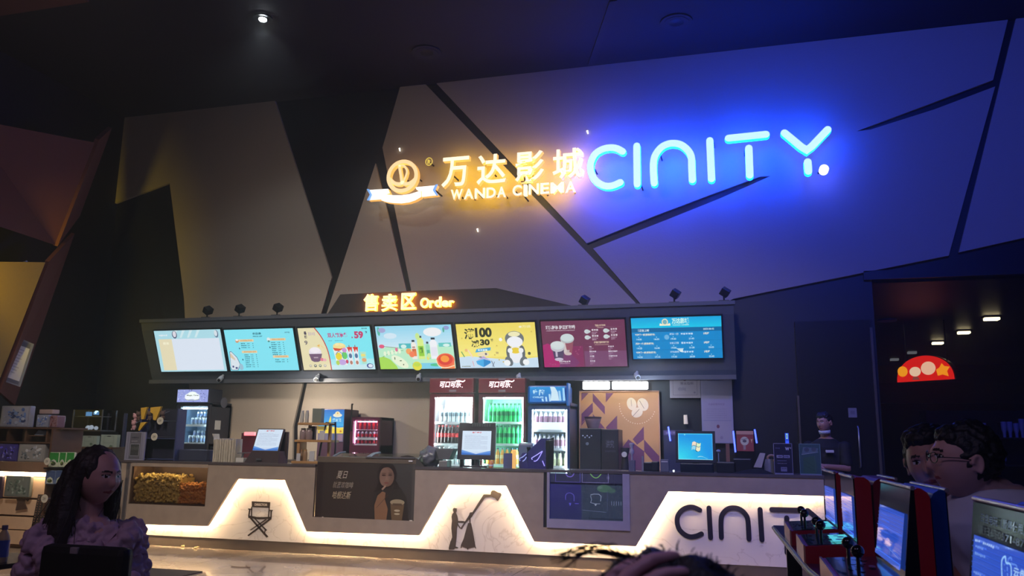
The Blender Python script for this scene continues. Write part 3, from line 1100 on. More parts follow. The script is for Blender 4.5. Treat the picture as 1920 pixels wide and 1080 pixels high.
def art_deal():
    A = Art(160, 88, (246, 228, 112))
    A.grad(0, 22, 160, 88, (250, 236, 130), (242, 222, 100))
    A.poly([(0, 22), (20, 24), (60, 20), (110, 15), (160, 20), (160, 0), (0, 0)], (206, 228, 246))
    A.text('满', 15, 58, 36, 79, (36, 44, 24), .03, .05).text('100', 38, 61, 72, 80, (36, 44, 24), .05, .03)
    A.text('减', 28, 42, 44, 56, (36, 44, 24), .03, .05).text('30', 46, 45, 66, 57, (36, 44, 24), .05, .03).text('”', 69, 52, 73, 58, (36, 44, 24), .01)
    A.poly([(34, 31), (66, 35), (67, 41), (38, 38)], (60, 170, 226))
    squig(A, 40, 34, 20, 4, (230, 246, 250), 3)
    A.ell(50, 27, 12, 5, (240, 226, 190)).poly([(34, 14), (50, 18), (64, 14), (64, 10), (48, 2), (36, 8)], (70, 176, 236)).poly([(36, 15), (50, 24), (64, 15), (50, 19)], (190, 170, 220)).poly([(50, 18), (64, 14), (64, 10), (49, 2)], (40, 140, 210))
    A.line([(66, 14), (70, 2)], 1.2, (50, 70, 110)).line([(72, 12), (67, 3)], 1, (50, 70, 110)).ell(44, 22, 3, 1, (70, 90, 60)).ell(56, 28, 2.2, 2.2, (90, 90, 120))
    A.line([(6, 33), (11, 23)], 2, (90, 170, 100)).line([(20, 36), (28, 22)], 2.6, (250, 220, 200)).ell(16, 36, 3, 3, (240, 190, 120)).line([(27, 14), (29, 4)], 1.2, (230, 150, 160))
    for x, y in ((92, 58), (78, 31), (74, 26), (82, 16), (90, 12), (80, 44), (10, 60), (152, 70)):
        A.ell(x, y, 1.4, 1.4, (216, 190, 80))
    A.ell(89, 56, 3.4, 3.4, (250, 250, 246)).rect(77, 28, 82, 32, (200, 180, 110))
    # plain grey and white plush with a lemon
    A.ell(117, 57, 19, 15, (110, 118, 122)).ell(117, 66, 12, 5, (244, 238, 190)).ell(117, 51, 16, 10.5, (244, 246, 250))
    A.ell(104, 30, 6, 14, (96, 104, 110)).ell(130, 30, 6, 14, (96, 104, 110)).ell(117, 26, 13, 17, (240, 242, 248)).ell(117, 34, 10, 6, (240, 210, 50)).ell(106, 34, 5, 5, (244, 246, 248)).ell(128, 34, 5, 5, (244, 246, 248))
    A.ell(102, 13, 7, 10, (106, 114, 120), 24, .5).ell(131, 13, 7, 10, (106, 114, 120), 24, -.5).ell(98, 10, 6.5, 6, (246, 248, 250)).ell(136, 11, 6.5, 6, (246, 248, 250))
    A.ell(144, 28, 3, 3, (90, 90, 60)).text('万达', 134, 78, 152, 83, (250, 240, 190), .02).ell(131, 80, 3, 2, (250, 240, 200))
    squig(A, 4, 3, 18, 2, (120, 130, 110), 3)
    return A


def art_coffee():
    A = Art(160, 88, (126, 60, 92))
    A.rect(0, 0, 78, 40, (150, 50, 104))
    A.poly([(0, 42), (10, 46), (34, 30), (30, 0), (0, 0)], (196, 40, 124))
    A.poly([(34, 30), (56, 24), (70, 8), (60, 0), (30, 0)], (138, 62, 120))
    A.rect(80, 0, 160, 30, (138, 84, 124))
    A.text('现磨醇享 醇正好咖啡', 9, 72, 66, 80, (244, 240, 246), .04)
    squig(A, 10, 69, 55, 1.6, (226, 210, 220), 3)
    # two cups
    A.poly([(36, 52), (61, 52), (56, 26), (52, 24), (44, 24), (41, 26)], (170, 96, 112)).poly([(36, 52), (44, 50), (47, 26), (41, 26)], (240, 226, 224)).ell(48.5, 25.5, 7, 3, (232, 214, 210))
    A.ell(49, 54, 13.5, 8.5, (206, 214, 216)).ell(49, 56, 12.5, 7.6, (232, 250, 250)).text('w', 46, 28, 52, 33, (230, 220, 220), .03)
    A.poly([(18, 36), (42, 38), (38, 16), (21, 16)], (92, 76, 112)).rect(24, 20, 28, 34, (224, 210, 230)).ell(30, 15, 8.5, 3.2, (226, 214, 236))
    A.ell(29, 38, 13.6, 8.6, (222, 220, 230)).ell(29, 42, 13.6, 8, (236, 250, 250)).ell(29, 43.4, 11.4, 6, (244, 254, 254))
    squig(A, 30, 9, 22, 3.4, (240, 232, 240), 4)
    squig(A, 31, 6, 20, 1.6, (220, 190, 210), 5)
    for x, y in ((64, 30), (66, 26), (70, 33), (73, 38), (68, 24), (12, 7), (17, 5), (22, 6)):
        A.ell(x, y, 1.5, 1, (190, 110, 140), 8, .6)
    A.text('精品大师咖啡', 104, 76, 124, 80, (244, 220, 190), .03).text('经典现制咖啡系列', 100, 44, 128, 48.5, (244, 220, 190), .03)
    A.rect(108, 73.5, 120, 74.5, (220, 190, 170)).rect(101, 41.5, 128, 42.3, (220, 190, 170)).rect(84, 75, 154, 75.3, (160, 100, 130)).rect(84, 45, 98, 45.3, (160, 100, 130))
    for x, y in ((88, 67), (124, 68), (88, 56), (124, 57)):
        A.ell(x, y, 5, 4, (232, 248, 248)).ell(x + 3, y, 4, 2.4, (226, 240, 240))
        squig(A, x + 9, y + .6, 13, 4, (240, 230, 238), int(x + y))
        squig(A, x + 9, y - 2.6, 11, 2, (206, 176, 198), int(x + y + 1))
        squig(A, x + 9, y - 5.4, 8, 1.8, (216, 190, 208), int(x + y + 2))
    for x, ys in ((90, (38, 29, 20, 11)), (126, (38, 29, 20))):
        for i, y in enumerate(ys):
            squig(A, x, y - 1, [5, 13, 9, 10][i] if x == 90 else [12, 18, 17][i], 3, (236, 226, 240), i)
            squig(A, x, y - 3.6, 9, 1.6, (196, 160, 190), i + 4)
            squig(A, x, y - 6, 5, 1.4, (196, 160, 190), i + 5)
    return A


def art_schedule():
    A = Art(160, 80, (16, 138, 206))
    A.grad(0, 60, 160, 80, (24, 200, 236), (20, 168, 226))
    A.rect(0, 52, 160, 60, (8, 104, 160))
    A.ell(61, 71, 5.6, 6.4, (246, 230, 190)).ell(61, 71, 3.8, 4.4, (120, 180, 190)).poly([(51, 64), (71, 64), (70, 69), (64, 66), (58, 66), (52, 69)], (250, 246, 210))
    A.text('万达影城', 73, 67, 104, 78, (210, 250, 240), .04).text('WANDA CINEMA', 74, 63.6, 104, 66, (190, 246, 240), .03)
    A.text('正在上映', 14, 53, 32, 58, (220, 240, 250), .03).rect(12, 53, 12.6, 58.4, (220, 240, 250))
    A.text('2023-08-02', 128, 54.4, 147, 57.6, (210, 236, 246), .02)
    rows = [('封神第一部(国语/数字)', '孤注一掷', '热烈', ('14:00', '16:55', '19:20', '21:45', '')), ('孤注一掷(国语/数字)', '长安三万里', '', ('14:25', '16:40', '19:05', '21:30', '23:55')), ('封神第一部(国语/数字)', '热烈(国语)', '', ('14:50', '17:15', '17:35', '20:20', '22:45'))]
    for i, (a, b, c, ts) in enumerate(rows):
        y = 52 - i * 17.3
        A.rect(0, y - 17.4, 160, y - 17, (10, 100, 170))
        w = len(a) * 3.0
        A.text(a, 6, y - 7.4, 6 + w, y - 2.6, (240, 236, 210), .03)
        A.text(b, 68, y - 6.4, 84, y - 2.4, (200, 226, 246), .02)
        squig(A, 88, y - 6.4, 22, 4, (190, 220, 246), i)
        A.text('IMAX厅' if False else '5号厅', 128, y - 6.8, 138, y - 2.4, (240, 240, 220), .03)
        for j, tx in enumerate(ts):
            if tx:
                x = (8, 40, 70, 102, 136)[j]
                A.text(tx, x, y - 15.4, x + 9.4, y - 12, (200, 236, 250), .02).poly([(x + 3.6, y - 10.4), (x + 5.4, y - 10.4), (x + 4.5, y - 8.4)], (180, 236, 250))
    A.ell(63, 42, 4.5, 4.8, (110, 180, 226)).poly([(79, 20), (92, 20), (90, 13), (84, 15)], (190, 220, 236)).ell(88, 15, 3, 2.4, (220, 236, 240))
    return A


SLAB = ['leftmost menu screen, nearly blank white page with a cream side bar', 'light blue menu screen with a price list, second from the left',
        'menu screen with a combo price 59 and popcorn buckets', 'menu screen with green garden scene, tea bottles and a peach bowl',
        'yellow menu screen with large 100 and 30 and a grey-white plush shape', 'dark magenta coffee menu screen with two paper cups',
        'blue show-time screen at the right end of the menu board']
scr_n = (Vector((0, 11.11 - 10.85, 2.46 - 3.07))).normalized()
for i, fn in enumerate((art_blank, art_price, art_combo, art_garden, art_deal, art_coffee, art_schedule)):
    A = fn()
    (x0, y0), (x1, y1) = SC[i]
    P0, P1 = at(x0, y0, 10.83), at(x1, y1, 10.83)
    top = (P0.z + P1.z) / 2
    if i < 6:
        yb, zb = 11.10, 2.457
    else:
        yb, zb = 11.055, 2.55
    O = Vector((P0.x, yb - .015, zb))
    V = Vector((0, 10.83 - yb, top - zb))
    U = Vector((P1.x - P0.x, 0, 0))
    t = thing('menu_screen', SLAB[i], 'screen', O + U / 2, 'screens of the menu board')
    n = U.cross(V).normalized()
    e = .018
    q = [O - U.normalized() * e - V.normalized() * e, O + U + U.normalized() * e - V.normalized() * e, O + U + U.normalized() * e + V + V.normalized() * e, O - U.normalized() * e + V + V.normalized() * e]
    MB().prism([p_ + n * .004 for p_ in q], -n * .05).build('bezel', M_BLKPLA, t)
    A.build('display', ART_D if i == 5 else ART_S, O + n * .006, U, V, t)

# little spot lamps on top of the housing, cameras below it
for k, (px, py) in enumerate([(389, 583), (449, 580), (520, 578), (1094, 564), (1264, 552), (1357, 549)]):
    Yk = 10.95
    p = at(px, py, Yk)
    lbs = ['small black spot lamp on the housing, leftmost of six', 'small black spot lamp on the housing, second from the left', 'small black spot lamp on the housing, third from the left',
           'small black spot lamp on the housing above the coffee menu screen', 'small black spot lamp on the housing above the middle of the show-time screen', 'small black spot lamp on the housing, rightmost of six']
    t = thing('spot_lamp', lbs[k], 'spot lamp', (p.x, Yk, 3.27), 'spot lamps on the menu housing')
    MB().box(p.x - .07, p.x + .07, Yk - .05, Yk + .05, 3.27, 3.30).build('base', M_BLKPLA, t)
    MB().tube([(p.x, Yk, 3.29), (p.x, Yk, p.z - .03)], .012, 8).build('stem', M_BLKPLA, t)
    MB().box(-.055, .055, -.07, .05, -.05, .05, 0, .008).xform(Matrix.Translation((p.x + .02, Yk, p.z + .01)) @ Matrix.Rotation(R(35), 4, 'Y') @ Matrix.Rotation(R(25), 4, 'X')).build('lamp_head', M_BLKPLA, t)
for k, (px, py, lb) in enumerate([(414, 711, 'white dome camera under the left part of the menu housing'), (595, 710, 'white camera under the menu housing above the jar rack'), (786, 709, 'white camera under the menu housing left of the first red fridge'), (974, 709, 'white camera hanging above the second red fridge'), (1196, 706, 'bright white camera above the coffee sign'), (42, 497, 'white camera on the left side wall')]):
    if k < 5:
        Yk = 11.05
        p = at(px, py, Yk)
        t = thing('security_camera', lb, 'camera', (p.x, Yk, 2.27), 'cameras of the bar')
    else:
        Yk = 8.7
        p = at(px, py, Yk)
        t = thing('security_camera', lb, 'camera', p)
    mw = mat('camera_white', rgb(190, 196, 206), .35)
    MB().tube([(p.x - .02, Yk + .08, p.z + .07), (p.x - .01, Yk + .02, p.z + .02)], .018, 8).build('bracket', mw, t)
    MB().tube([(p.x - .03, Yk + .06, p.z + .03), (p.x + .01, Yk - .06, p.z - .02)], .036, 14).build('camera_body', mw, t)
    MB().cyl((p.x + .012, Yk - .075, p.z - .024), .024, .02, 14, axis='y').build('camera_lens', M_BLKPLA, t)

# ================================================================ THE COUNTER
ctr_x0, ctr_x1 = at(205, 900, DC).x, at(1546, 930, DC).x
ctr = thing('service_counter', 'long stone and marble service counter with glowing warm light line', 'counter', ((ctr_x0 + ctr_x1) / 2, DC, 0))
edge = [(205, 982), (388, 986.7), (444, 898), (534, 900.4), (574.5, 996.7), (785, 1004), (840, 909), (949, 911), (1001.5, 1015.8), (1192.5, 1024.5), (1253, 921.5), (1546, 930.5)]
EP = [at(a, b, DC) for a, b in edge]
EP[0].x, EP[-1].x = ctr_x0, ctr_x1
cl = MB()
holes = [(at(590, 900, DC).x, at(778, 900, DC).x, at(680, 973, DC).z), (at(1019, 930, DC).x, at(1181, 930, DC).x, at(1100, 992, DC).z), (at(245, 900, DC).x, at(388, 900, DC).x, at(310, 947, DC).z)]
poly = [(p.x, DC, p.z) for p in EP]
top = [(ctr_x1, DC, ZT - .03)]
for h in (holes[1], holes[0], holes[2]):
    top += [(h[1], DC, ZT - .03), (h[1], DC, h[2]), (h[0], DC, h[2]), (h[0], DC, ZT - .03)]
top.append((ctr_x0, DC, ZT - .03))
cl.prism(poly + top, (0, .045, 0))
cl.build('stone_cladding', M_STONE, ctr)
wt = MB()
xs = [ctr_x0 - .02, holes[2][0] - .0]
wt.box(ctr_x0 - .02, holes[0][0], DC - .01, DC + .62, ZT - .03, ZT)
wt.box(holes[0][1], ctr_x1 + .02, DC - .01, DC + .62, ZT - .03, ZT)
wt.box(holes[0][0], holes[0][1], DC + .56, DC + .62, ZT - .03, ZT)
wt.build('worktop', mat('worktop_stone', rgb(84, 78, 80), .25, var=.25, scale=9), ctr)
YM = DC + .10
zk = .13
mp = MB()
# marble front behind the cladding (kept clear of the display recesses)
mp.box(ctr_x0, ctr_x1, YM, YM + .03, zk, .32)
for a, b in ((ctr_x0, holes[2][0]), (holes[2][1], holes[0][0]), (holes[0][1], holes[1][0]), (holes[1][1], ctr_x1)):
    mp.box(a, b, YM, YM + .03, .32, ZT - .06)
mp.build('marble_front', M_MARBLE, ctr)
MB().box(ctr_x0, ctr_x1, YM + .01, YM + .05, 0, zk).box(ctr_x0, ctr_x0 + .04, DC + .045, DC + .6, 0, ZT - .03).box(ctr_x1 - .04, ctr_x1, DC + .13, DC + .6, 0, ZT - .03).build('kick_plate', M_STONEDK, ctr)
strip = MB()
for a, b in zip(EP[:-1], EP[1:]):
    d = (b - a).normalized()
    nrm = Vector((-d.z, 0, d.x))
    if nrm.z < 0:
        nrm = -nrm
    o = nrm * .02
    strip.tube([(a.x + o.x + d.x * .01, DC + .05, a.z + o.z), (b.x + o.x - d.x * .01, DC + .05, b.z + o.z)], .006, 6)
strip.build('light_strip', emit('warm_led', (1.0, 0.70, 0.38), 190), ctr)

M_DECAL = mat('dark_inlay', rgb(62, 54, 50), .25, var=.3, scale=30)
M_DECALG = mat('blue_sheen_inlay', rgb(44, 44, 66), .18, .3, var=.4, scale=14)


def crop1(x, y):
    return 230 + x / 4.5, 840 + y / 4.5


def plate(mb, pts, y, d=.006, mi=0):
    P = [at(a, b, y) for a, b in pts]
    mb.prism([(p.x, y, p.z) for p in P], (0, d, 0), mi)


YD = YM - .008
# director chair cut-out
mb = MB()
for poly in ([(1088, 450), (1243, 457), (1240, 502), (1090, 496)], [(1058, 510), (1092, 512), (1092, 520), (1058, 520)], [(1234, 520), (1266, 524), (1264, 532), (1234, 529)],
             [(1066, 518), (1076, 518), (1068, 575), (1058, 575)], [(1084, 495), (1092, 496), (1090, 575), (1082, 575)], [(1232, 500), (1240, 502), (1234, 582), (1225, 582)], [(1248, 530), (1258, 530), (1256, 585), (1246, 585)],
             [(1058, 568), (1130, 582), (1180, 583), (1256, 580), (1252, 605), (1232, 608), (1226, 596), (1150, 600), (1080, 592), (1060, 590)],
             [(1072, 592), (1088, 592), (1228, 748), (1212, 755)], [(1232, 600), (1246, 606), (1060, 744), (1052, 736)], [(1105, 592), (1116, 592), (1216, 692), (1208, 700)], [(1205, 600), (1216, 604), (1082, 692), (1072, 692)],
             [(1200, 680), (1206, 680), (1200, 715), (1194, 712)]):
    plate(mb, [crop1(*p) for p in poly], YD)
q = [at(*crop1(*p), YD - .004) for p in ((1112, 466), (1220, 468), (1220, 489), (1112, 487))]
dc = mb.build('chair_picture', M_DECAL, ctr)
A = Art(100, 20)
A.text('DIRECTOR', 0, 0, 100, 20, (206, 196, 188), .03)
A.build('chair_lettering', art_mat('print_matt', 0), (q[3].x, YD - .002, q[3].z), (q[2].x - q[3].x, 0, 0), (0, 0, q[0].z - q[3].z), dc)


def crop7(x, y):
    return 820 + x / 7.714, 900 + y / 7.714


mb = MB()
for poly in ([(225, 415), (245, 404), (282, 412), (288, 417), (276, 422), (280, 445), (272, 465), (240, 470), (224, 445)],
             [(238, 466), (268, 466), (272, 486), (288, 520), (300, 595), (294, 640), (282, 700), (276, 830), (268, 905), (262, 962), (298, 975), (298, 985), (250, 985), (244, 1002), (166, 1006), (164, 980), (185, 900), (214, 830), (202, 700), (206, 640), (212, 590), (204, 530), (214, 495)],
             [(296, 592), (372, 592), (400, 605), (396, 618), (300, 612)], [(292, 620), (306, 650), (334, 690), (328, 702), (290, 650)],
             [(334, 698), (460, 505), (466, 478), (480, 466), (506, 468), (655, 232), (668, 210), (700, 208), (770, 212), (776, 170), (796, 148), (828, 150), (880, 184), (914, 190), (926, 216), (876, 302), (862, 298), (836, 262), (780, 240), (690, 252), (516, 500), (500, 530), (484, 545), (400, 630), (352, 708)],
             [(462, 540), (478, 540), (478, 620), (462, 620)],
             [(444, 622), (486, 622), (512, 740), (550, 960), (562, 990), (552, 994), (540, 968), (446, 990), (444, 1004), (432, 1004), (430, 990), (352, 960), (346, 985), (336, 984), (340, 940), (380, 850), (410, 740)]):
    plate(mb, [crop7(*p) for p in poly], YD)
mb.build('cameraman_picture', mat('dark_inlay_b', rgb(78, 70, 66), .3, var=.35, scale=18), ctr)


def crop2(x, y):
    return 1180 + x / 4.155, 820 + y / 4.155


LOW = [('letter', [(548, 566), (500, 545), (455, 546), (410, 568), (378, 612), (373, 665), (390, 718), (430, 757), (475, 775), (522, 769), (562, 752)]),
       ('letter', [(620, 550), (633, 782)]), ('letter', [(717, 780), (714, 650), (728, 595), (768, 558), (815, 549), (865, 563), (905, 600), (924, 650), (932, 792)]),
       ('letter', [(1018, 562), (1033, 798)]), ('letter', [(1110, 562), (1318, 568)]), ('letter_stem', [(1226, 628), (1232, 950)]), ('letter', [(1390, 570), (1505, 668)])]
for nm, pts in LOW:
    P = []
    for a in pts:
        w_ = at(*crop2(*a), YD)
        P.append((w_.x, w_.z))
    if nm == 'letter_stem':
        P[1] = (P[1][0], P[0][1] - .36)
    if len(P) > 4:
        P = smooth_line(P, 3)
    mb = MB()
    stroke(mb, P, 36 / 4.155 / 1514.6 * 9.3, YD - .004, .01)
    mb.build(nm, [M_DECALG, M_DECALG], ctr)
# white dust spot and popcorn crumbs on the kick ledge
for k, (px, py) in enumerate([(342, 1024), (347, 1023), (366, 1027), (372, 1025)]):
    p = at(px, py, Z=.012)
    tag(MB().ball((p.x, p.y, .012), .02, 0, 8, (1, .8, .6)).ball((p.x + .018, p.y, .014), .013, 0, 8).build('popcorn_kernel', mat('popcorn_pale', rgb(238, 214, 150), .8)), 'spilled popcorn kernel on the floor by the counter foot', 'popcorn', 'spilled popcorn kernels')
p = at(448, 1063, Z=.004)
tag(MB().tube(smooth_line([(p.x - .1, p.y, .006), (p.x, p.y - .02, .006), (p.x + .13, p.y + .02, .006)]), .004, 6).build('drinking_straw', mat('straw_dark', rgb(110, 80, 60), .5)), 'thin curved straw lying on the shiny floor before the counter', 'straw')
p0, p1 = at(268, 1066, Z=0), at(380, 1073, Z=0)
tag(MB().box(p0.x, p1.x, p1.y - 1.6, p1.y, 0, .012, 0, .004).build('floor_mat', mat('mat_grey', rgb(70, 64, 60), .7, bump=.3)), 'dark grey floor mat on the shiny floor beside the seated woman', 'mat')

# ---------------- popcorn display in the counter
X0, X1, Z0, Z1 = span(245, 866, 388, 947, DC)
t = thing('popcorn_display', 'glass-fronted popcorn display case set into the counter front', 'display case', ((X0 + X1) / 2, DC, Z0))
mb = MB()
mb.box(X0 - .08, X0 - .03, DC - .02, DC + .02, Z0 - .28, ZT - .04, 0, .004)
mb.build('corner_post', M_STEEL, t)
wl = mat('case_lining', rgb(120, 100, 84), .5)
MB().box(X0, X1, DC + .42, DC + .44, Z0, ZT - .04).box(X0, X0 + .015, DC + .02, DC + .42, Z0, ZT - .04).box(X1 - .015, X1, DC + .02, DC + .42, Z0, ZT - .04).box(X0, X1, DC + .02, DC + .42, Z0, Z0 + .015).build('lining', wl, t)
MB().box(X0, X1, DC, DC + .012, Z0, ZT - .03).build('front_glass', glass_mat('case_glass', (.85, .82, .8), .15), t)
MB().box(X0, X1, DC - .008, DC + .0, ZT - .075, ZT - .03).build('top_rail', M_STONE, t)
MB().tube([(X0 + .06, DC + .04, ZT - .045), (X1 - .06, DC + .04, ZT - .045)], .008, 8).build('case_lamp', emit('case_lamp_glow', (1, .74, .42), 40), t)
xm = at(337, 900, DC + .05).x
for k, (xa, xb, zt, col, lb) in enumerate([(X0 + .03, xm, at(310, 893, DC + .05).z, rgb(240, 204, 120), 'heap of pale golden popcorn behind the counter glass'), (xm + .005, X1 - .03, at(365, 910, DC + .05).z, rgb(244, 160, 80), 'lower heap of orange popcorn behind the counter glass')]):
    mb = MB()
    r = random.Random(k)
    for i in range(420):
        if i < 300:
            x, z, y = r.uniform(xa, xb), r.uniform(Z0 + .03, zt), DC + .05 + r.uniform(0, .03)
        else:
            x, z, y = r.uniform(xa, xb), zt + r.uniform(-.03, .02), DC + .05 + r.uniform(0, .3)
        s_ = r.uniform(.016, .026)
        bm = bmesh.new()
        bmesh.ops.create_icosphere(bm, subdivisions=1, radius=s_)
        for v in bm.verts:
            v.co = v.co * r.uniform(.75, 1.2) + Vector((x, y, z))
        mb.bm(bm, 0, True)
    mb.box(xa, xb, DC + .075, DC + .36, Z0 + .02, zt - .02)
    o = mb.build('popcorn', mat('popcorn_%s' % 'ab'[k], col, .7, var=.35, scale=50), None)
    tag(o, lb, 'popcorn', kind='stuff')

# ---------------- chest freezer let into the counter
X0, X1, Z0, Z1 = span(592, 855, 777, 972, DC)
zfr = .03
t = thing('ice_cream_freezer', 'chest freezer with curved glass lid and dark coffee poster front', 'freezer', ((X0 + X1) / 2, DC, 0))
xe = .06
mb = MB().box(X0 + .02, X1 - .0, DC + .05, DC + .54, zfr + .3, ZT + .02, 0, .01)
mb.build('body', mat('freezer_grey', rgb(92, 84, 78), .4), t)
MB().box(X0 + .0, X1 + .01, DC + .0, DC + .06, at(680, 868, DC).z, at(680, 857, DC).z, 0, .006).build('front_rail', mat('freezer_trim', rgb(116, 104, 92), .3, .3), t)
zr = at(700, 857, DC).z
MB().box(at(686, 858, DC).x, at(779, 858, DC).x, DC - .012, DC + .0, zr - .012, zr + .006).build('edge_handle', M_STEEL, t)
Xl = [(X0 + .12, X0 + .62), (X0 + .60, X1 - .02)]
for k, (xa, xb) in enumerate(Xl):
    mb = MB()
    prof = [(DC + .06, ZT + .03), (DC + .2, ZT + .10), (DC + .36, ZT + .14), (DC + .52, ZT + .15)]
    for (ya, za), (yb_, zb) in zip(prof[:-1], prof[1:]):
        mb.add([(xa, ya, za), (xb, ya, za), (xb, yb_, zb), (xa, yb_, zb)], [(0, 1, 2, 3)], 0, True)
    mb.build('lid', glass_mat('lid_glass', (.8, .85, .85), .5, .05), t)
    MB().tube([(xa, y, z + .004) for y, z in prof], .012, 8).tube([(xb, y, z + .004) for y, z in prof], .012, 8).build('lid_frame', mat('lid_grey', rgb(128, 132, 130), .35), t)
MB().box(at(636, 850, DC + .2).x, at(700, 850, DC + .2).x, DC + .12, DC + .5, ZT + .025, ZT + .05).build('inner_light', emit('freezer_light', (.72, .86, .9), .8), t)
MB().box(at(720, 850, DC + .2).x, at(783, 850, DC + .2).x, DC + .12, DC + .5, ZT + .025, ZT + .05).build('inner_light', emit('freezer_light_green', (.35, .62, .30), .7), t, label='greenish freezer light')
A = Art(174, 104, (64, 54, 50))
A.rect(0, 0, 12, 104, (54, 44, 42)).ell(160, 60, 40, 60, (70, 66, 64)).rect(170, 0, 174, 104, (84, 80, 76))
A.poly([(104, 0), (102, 40), (108, 60), (122, 68), (138, 66), (152, 58), (162, 40), (166, 0)], (58, 52, 48))
A.ell(126, 82, 17, 24, (48, 38, 36)).poly([(112, 70), (104, 50), (122, 56)], (48, 38, 36)).poly([(140, 76), (150, 58), (138, 56)], (48, 38, 36))
A.ell(126, 79, 12.5, 18, (122, 96, 82)).ell(122, 79, 9, 17, (134, 106, 92))
A.ell(120.5, 82, 3.6, 1.6, (74, 54, 48)).ell(131.5, 82.5, 3.6, 1.6, (74, 54, 48)).rect(117, 85, 124, 86, (70, 52, 44)).rect(128, 85.5, 135, 86.5, (70, 52, 44)).poly([(124.5, 80), (127, 80), (129, 73), (123, 73)], (146, 116, 100)).ell(125.5, 68, 4, 1.6, (128, 70, 64))
A.line([(124, 62), (119, 56)], 3, (170, 140, 120)).poly([(108, 0), (106, 26), (111, 44), (119, 52), (125, 50), (124, 38), (130, 20), (128, 0)], (140, 104, 78))
for i in range(4):
    A.line([(110 + i * 4, 22 + i * 5), (120 + i * 3, 34 + i * 4)], 1, (96, 70, 56))
A.poly([(134, 30), (158, 30), (155, 0), (137, 0)], (112, 92, 68)).ell(146, 33, 12.5, 5.5, (160, 148, 120)).rect(138, 27, 154, 31, (96, 78, 62)).ell(146, 18, 5, 2, (190, 180, 150)).ell(146, 12, 5, 1.6, (190, 180, 150))
A.text('夏日', 36, 74, 54, 88, (206, 196, 182), -.005, .2).text('就喜欢咖啡', 30, 56, 66, 68, (176, 164, 148), -.005, .2).text('哈根达斯', 30, 36, 62, 50, (206, 190, 160), -.005, .2)
A.rect(14, 0, 17, 1.6, (210, 200, 190)).rect(168, 0, 173, 2, (220, 214, 200))
pm = art_mat('poster_print', 0, .3, .25)
pz0, pz1 = at(680, 973.5, DC).z, at(680, 868, DC).z
MB().box(X0, X1, DC + .01, DC + .05, pz0, pz1).build('poster_board', M_BLKPLA, t)
A.build('poster', pm, (X0 + .003, DC + .005, pz0), (X1 - X0 - .006, 0, 0), (0, 0, pz1 - pz0), t)
MB().box(at(767, 862, DC).x, at(774, 862, DC).x, DC - .014, DC, at(770, 866, DC).z, at(770, 863, DC).z).build('badge', M_WHITE, t)

# bag on the freezer's right end
mb = MB()
p = at(808, 852, DC + .3)
bm = bmesh.new()
bmesh.ops.create_icosphere(bm, subdivisions=4, radius=1)
for v in bm.verts:
    n_ = noise.noise(v.co * 2.3) * .25 + noise.noise(v.co * 7) * .1
    c_ = v.co * (1 + n_)
    v.co = Vector((p.x + c_.x * .15, DC + .3 + c_.y * .15, ZT + .11 + max(-.105, c_.z * .13)))
mb.bm(bm, 0, True)
tag(mb.build('plastic_bag', mat('crumpled_plastic', rgb(96, 96, 104), .15, bump=.6, scale=25)), 'crumpled grey plastic bag on the counter right of the freezer', 'bag')

# ---------------- glazed display with purple pictures
X0, X1, Z0, Z1 = span(1026, 881, 1181, 992, DC)
t = thing('drink_display', 'grey-framed glass display with purple drink pictures in the counter', 'display case', ((X0 + X1) / 2, DC, Z0))
fm = mat('lavender_grey_frame', rgb(176, 172, 196), .35, .3)
gx0, gx1, gz0, gz1 = span(1031, 883, 1168, 975, DC)
gz1 = ZT - .04
MB().box(X0, gx0, DC - .02, DC + .04, Z0, ZT - .03).box(gx1, X1, DC - .02, DC + .04, Z0, ZT - .03).box(gx0, gx1, DC - .02, DC + .04, Z0, gz0).build('frame', fm, t)
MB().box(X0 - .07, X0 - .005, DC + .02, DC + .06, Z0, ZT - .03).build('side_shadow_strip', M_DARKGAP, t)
A = Art(140, 96, (52, 50, 104))
A.grad(0, 0, 60, 96, (56, 58, 110), (62, 56, 136)).rect(60, 0, 140, 74, (64, 76, 98))
A.rect(0, 73, 140, 77, (22, 22, 44)).rect(0, 77, 140, 96, (62, 62, 96))
A.frame(10, 78, 58, 100, 1, (104, 84, 200)).frame(62, 78, 112, 100, 1, (150, 140, 200))
A.line(smooth_line([(30, 96), (33, 91), (38, 89), (43, 91), (46, 96)]), 1.6, (150, 120, 250)).line(smooth_line([(78, 96), (83, 90), (88, 88), (93, 90), (98, 96)]), 1.6, (150, 220, 120))
A.line([(110, 92), (110, 86)], .8, (160, 160, 200)).line([(113, 92), (113, 86)], .8, (160, 160, 200))
A.line(smooth_line([(30, 40), (30, 50), (36, 55), (43, 53), (46, 48), (46, 38)]), 1.2, (120, 110, 230)).poly([(36, 34), (41, 34), (38.5, 27)], (110, 100, 240)).line([(48, 33), (55, 33)], 1.2, (120, 110, 250))
A.line([(78, 52), (84, 54), (94, 54), (98, 50), (97, 40)], 1.2, (180, 190, 220)).line([(78, 50), (80, 42), (78, 36), (86, 34), (96, 34)], 1, (170, 180, 214)).poly([(85, 33), (90, 33), (87.5, 29)], (190, 200, 220))
A.ell(104, 66, 14, 8, (86, 124, 106)).ell(118, 62, 8, 5, (80, 112, 104)).ell(96, 68, 4, 3, (110, 140, 130))
for i in range(5):
    A.line([(118 + i * 4.4, 40), (118 + i * 4.4, 32)], .8, (150, 160, 200))
A.line([(62, 20), (90, 18), (108, 17)], .7, (130, 140, 180)).line([(110, 20), (110, 60)], .6, (100, 110, 150)).line([(62, 4), (62, 60)], .8, (80, 90, 130)).line([(74, 3), (140, 3)], 1, (20, 20, 40))
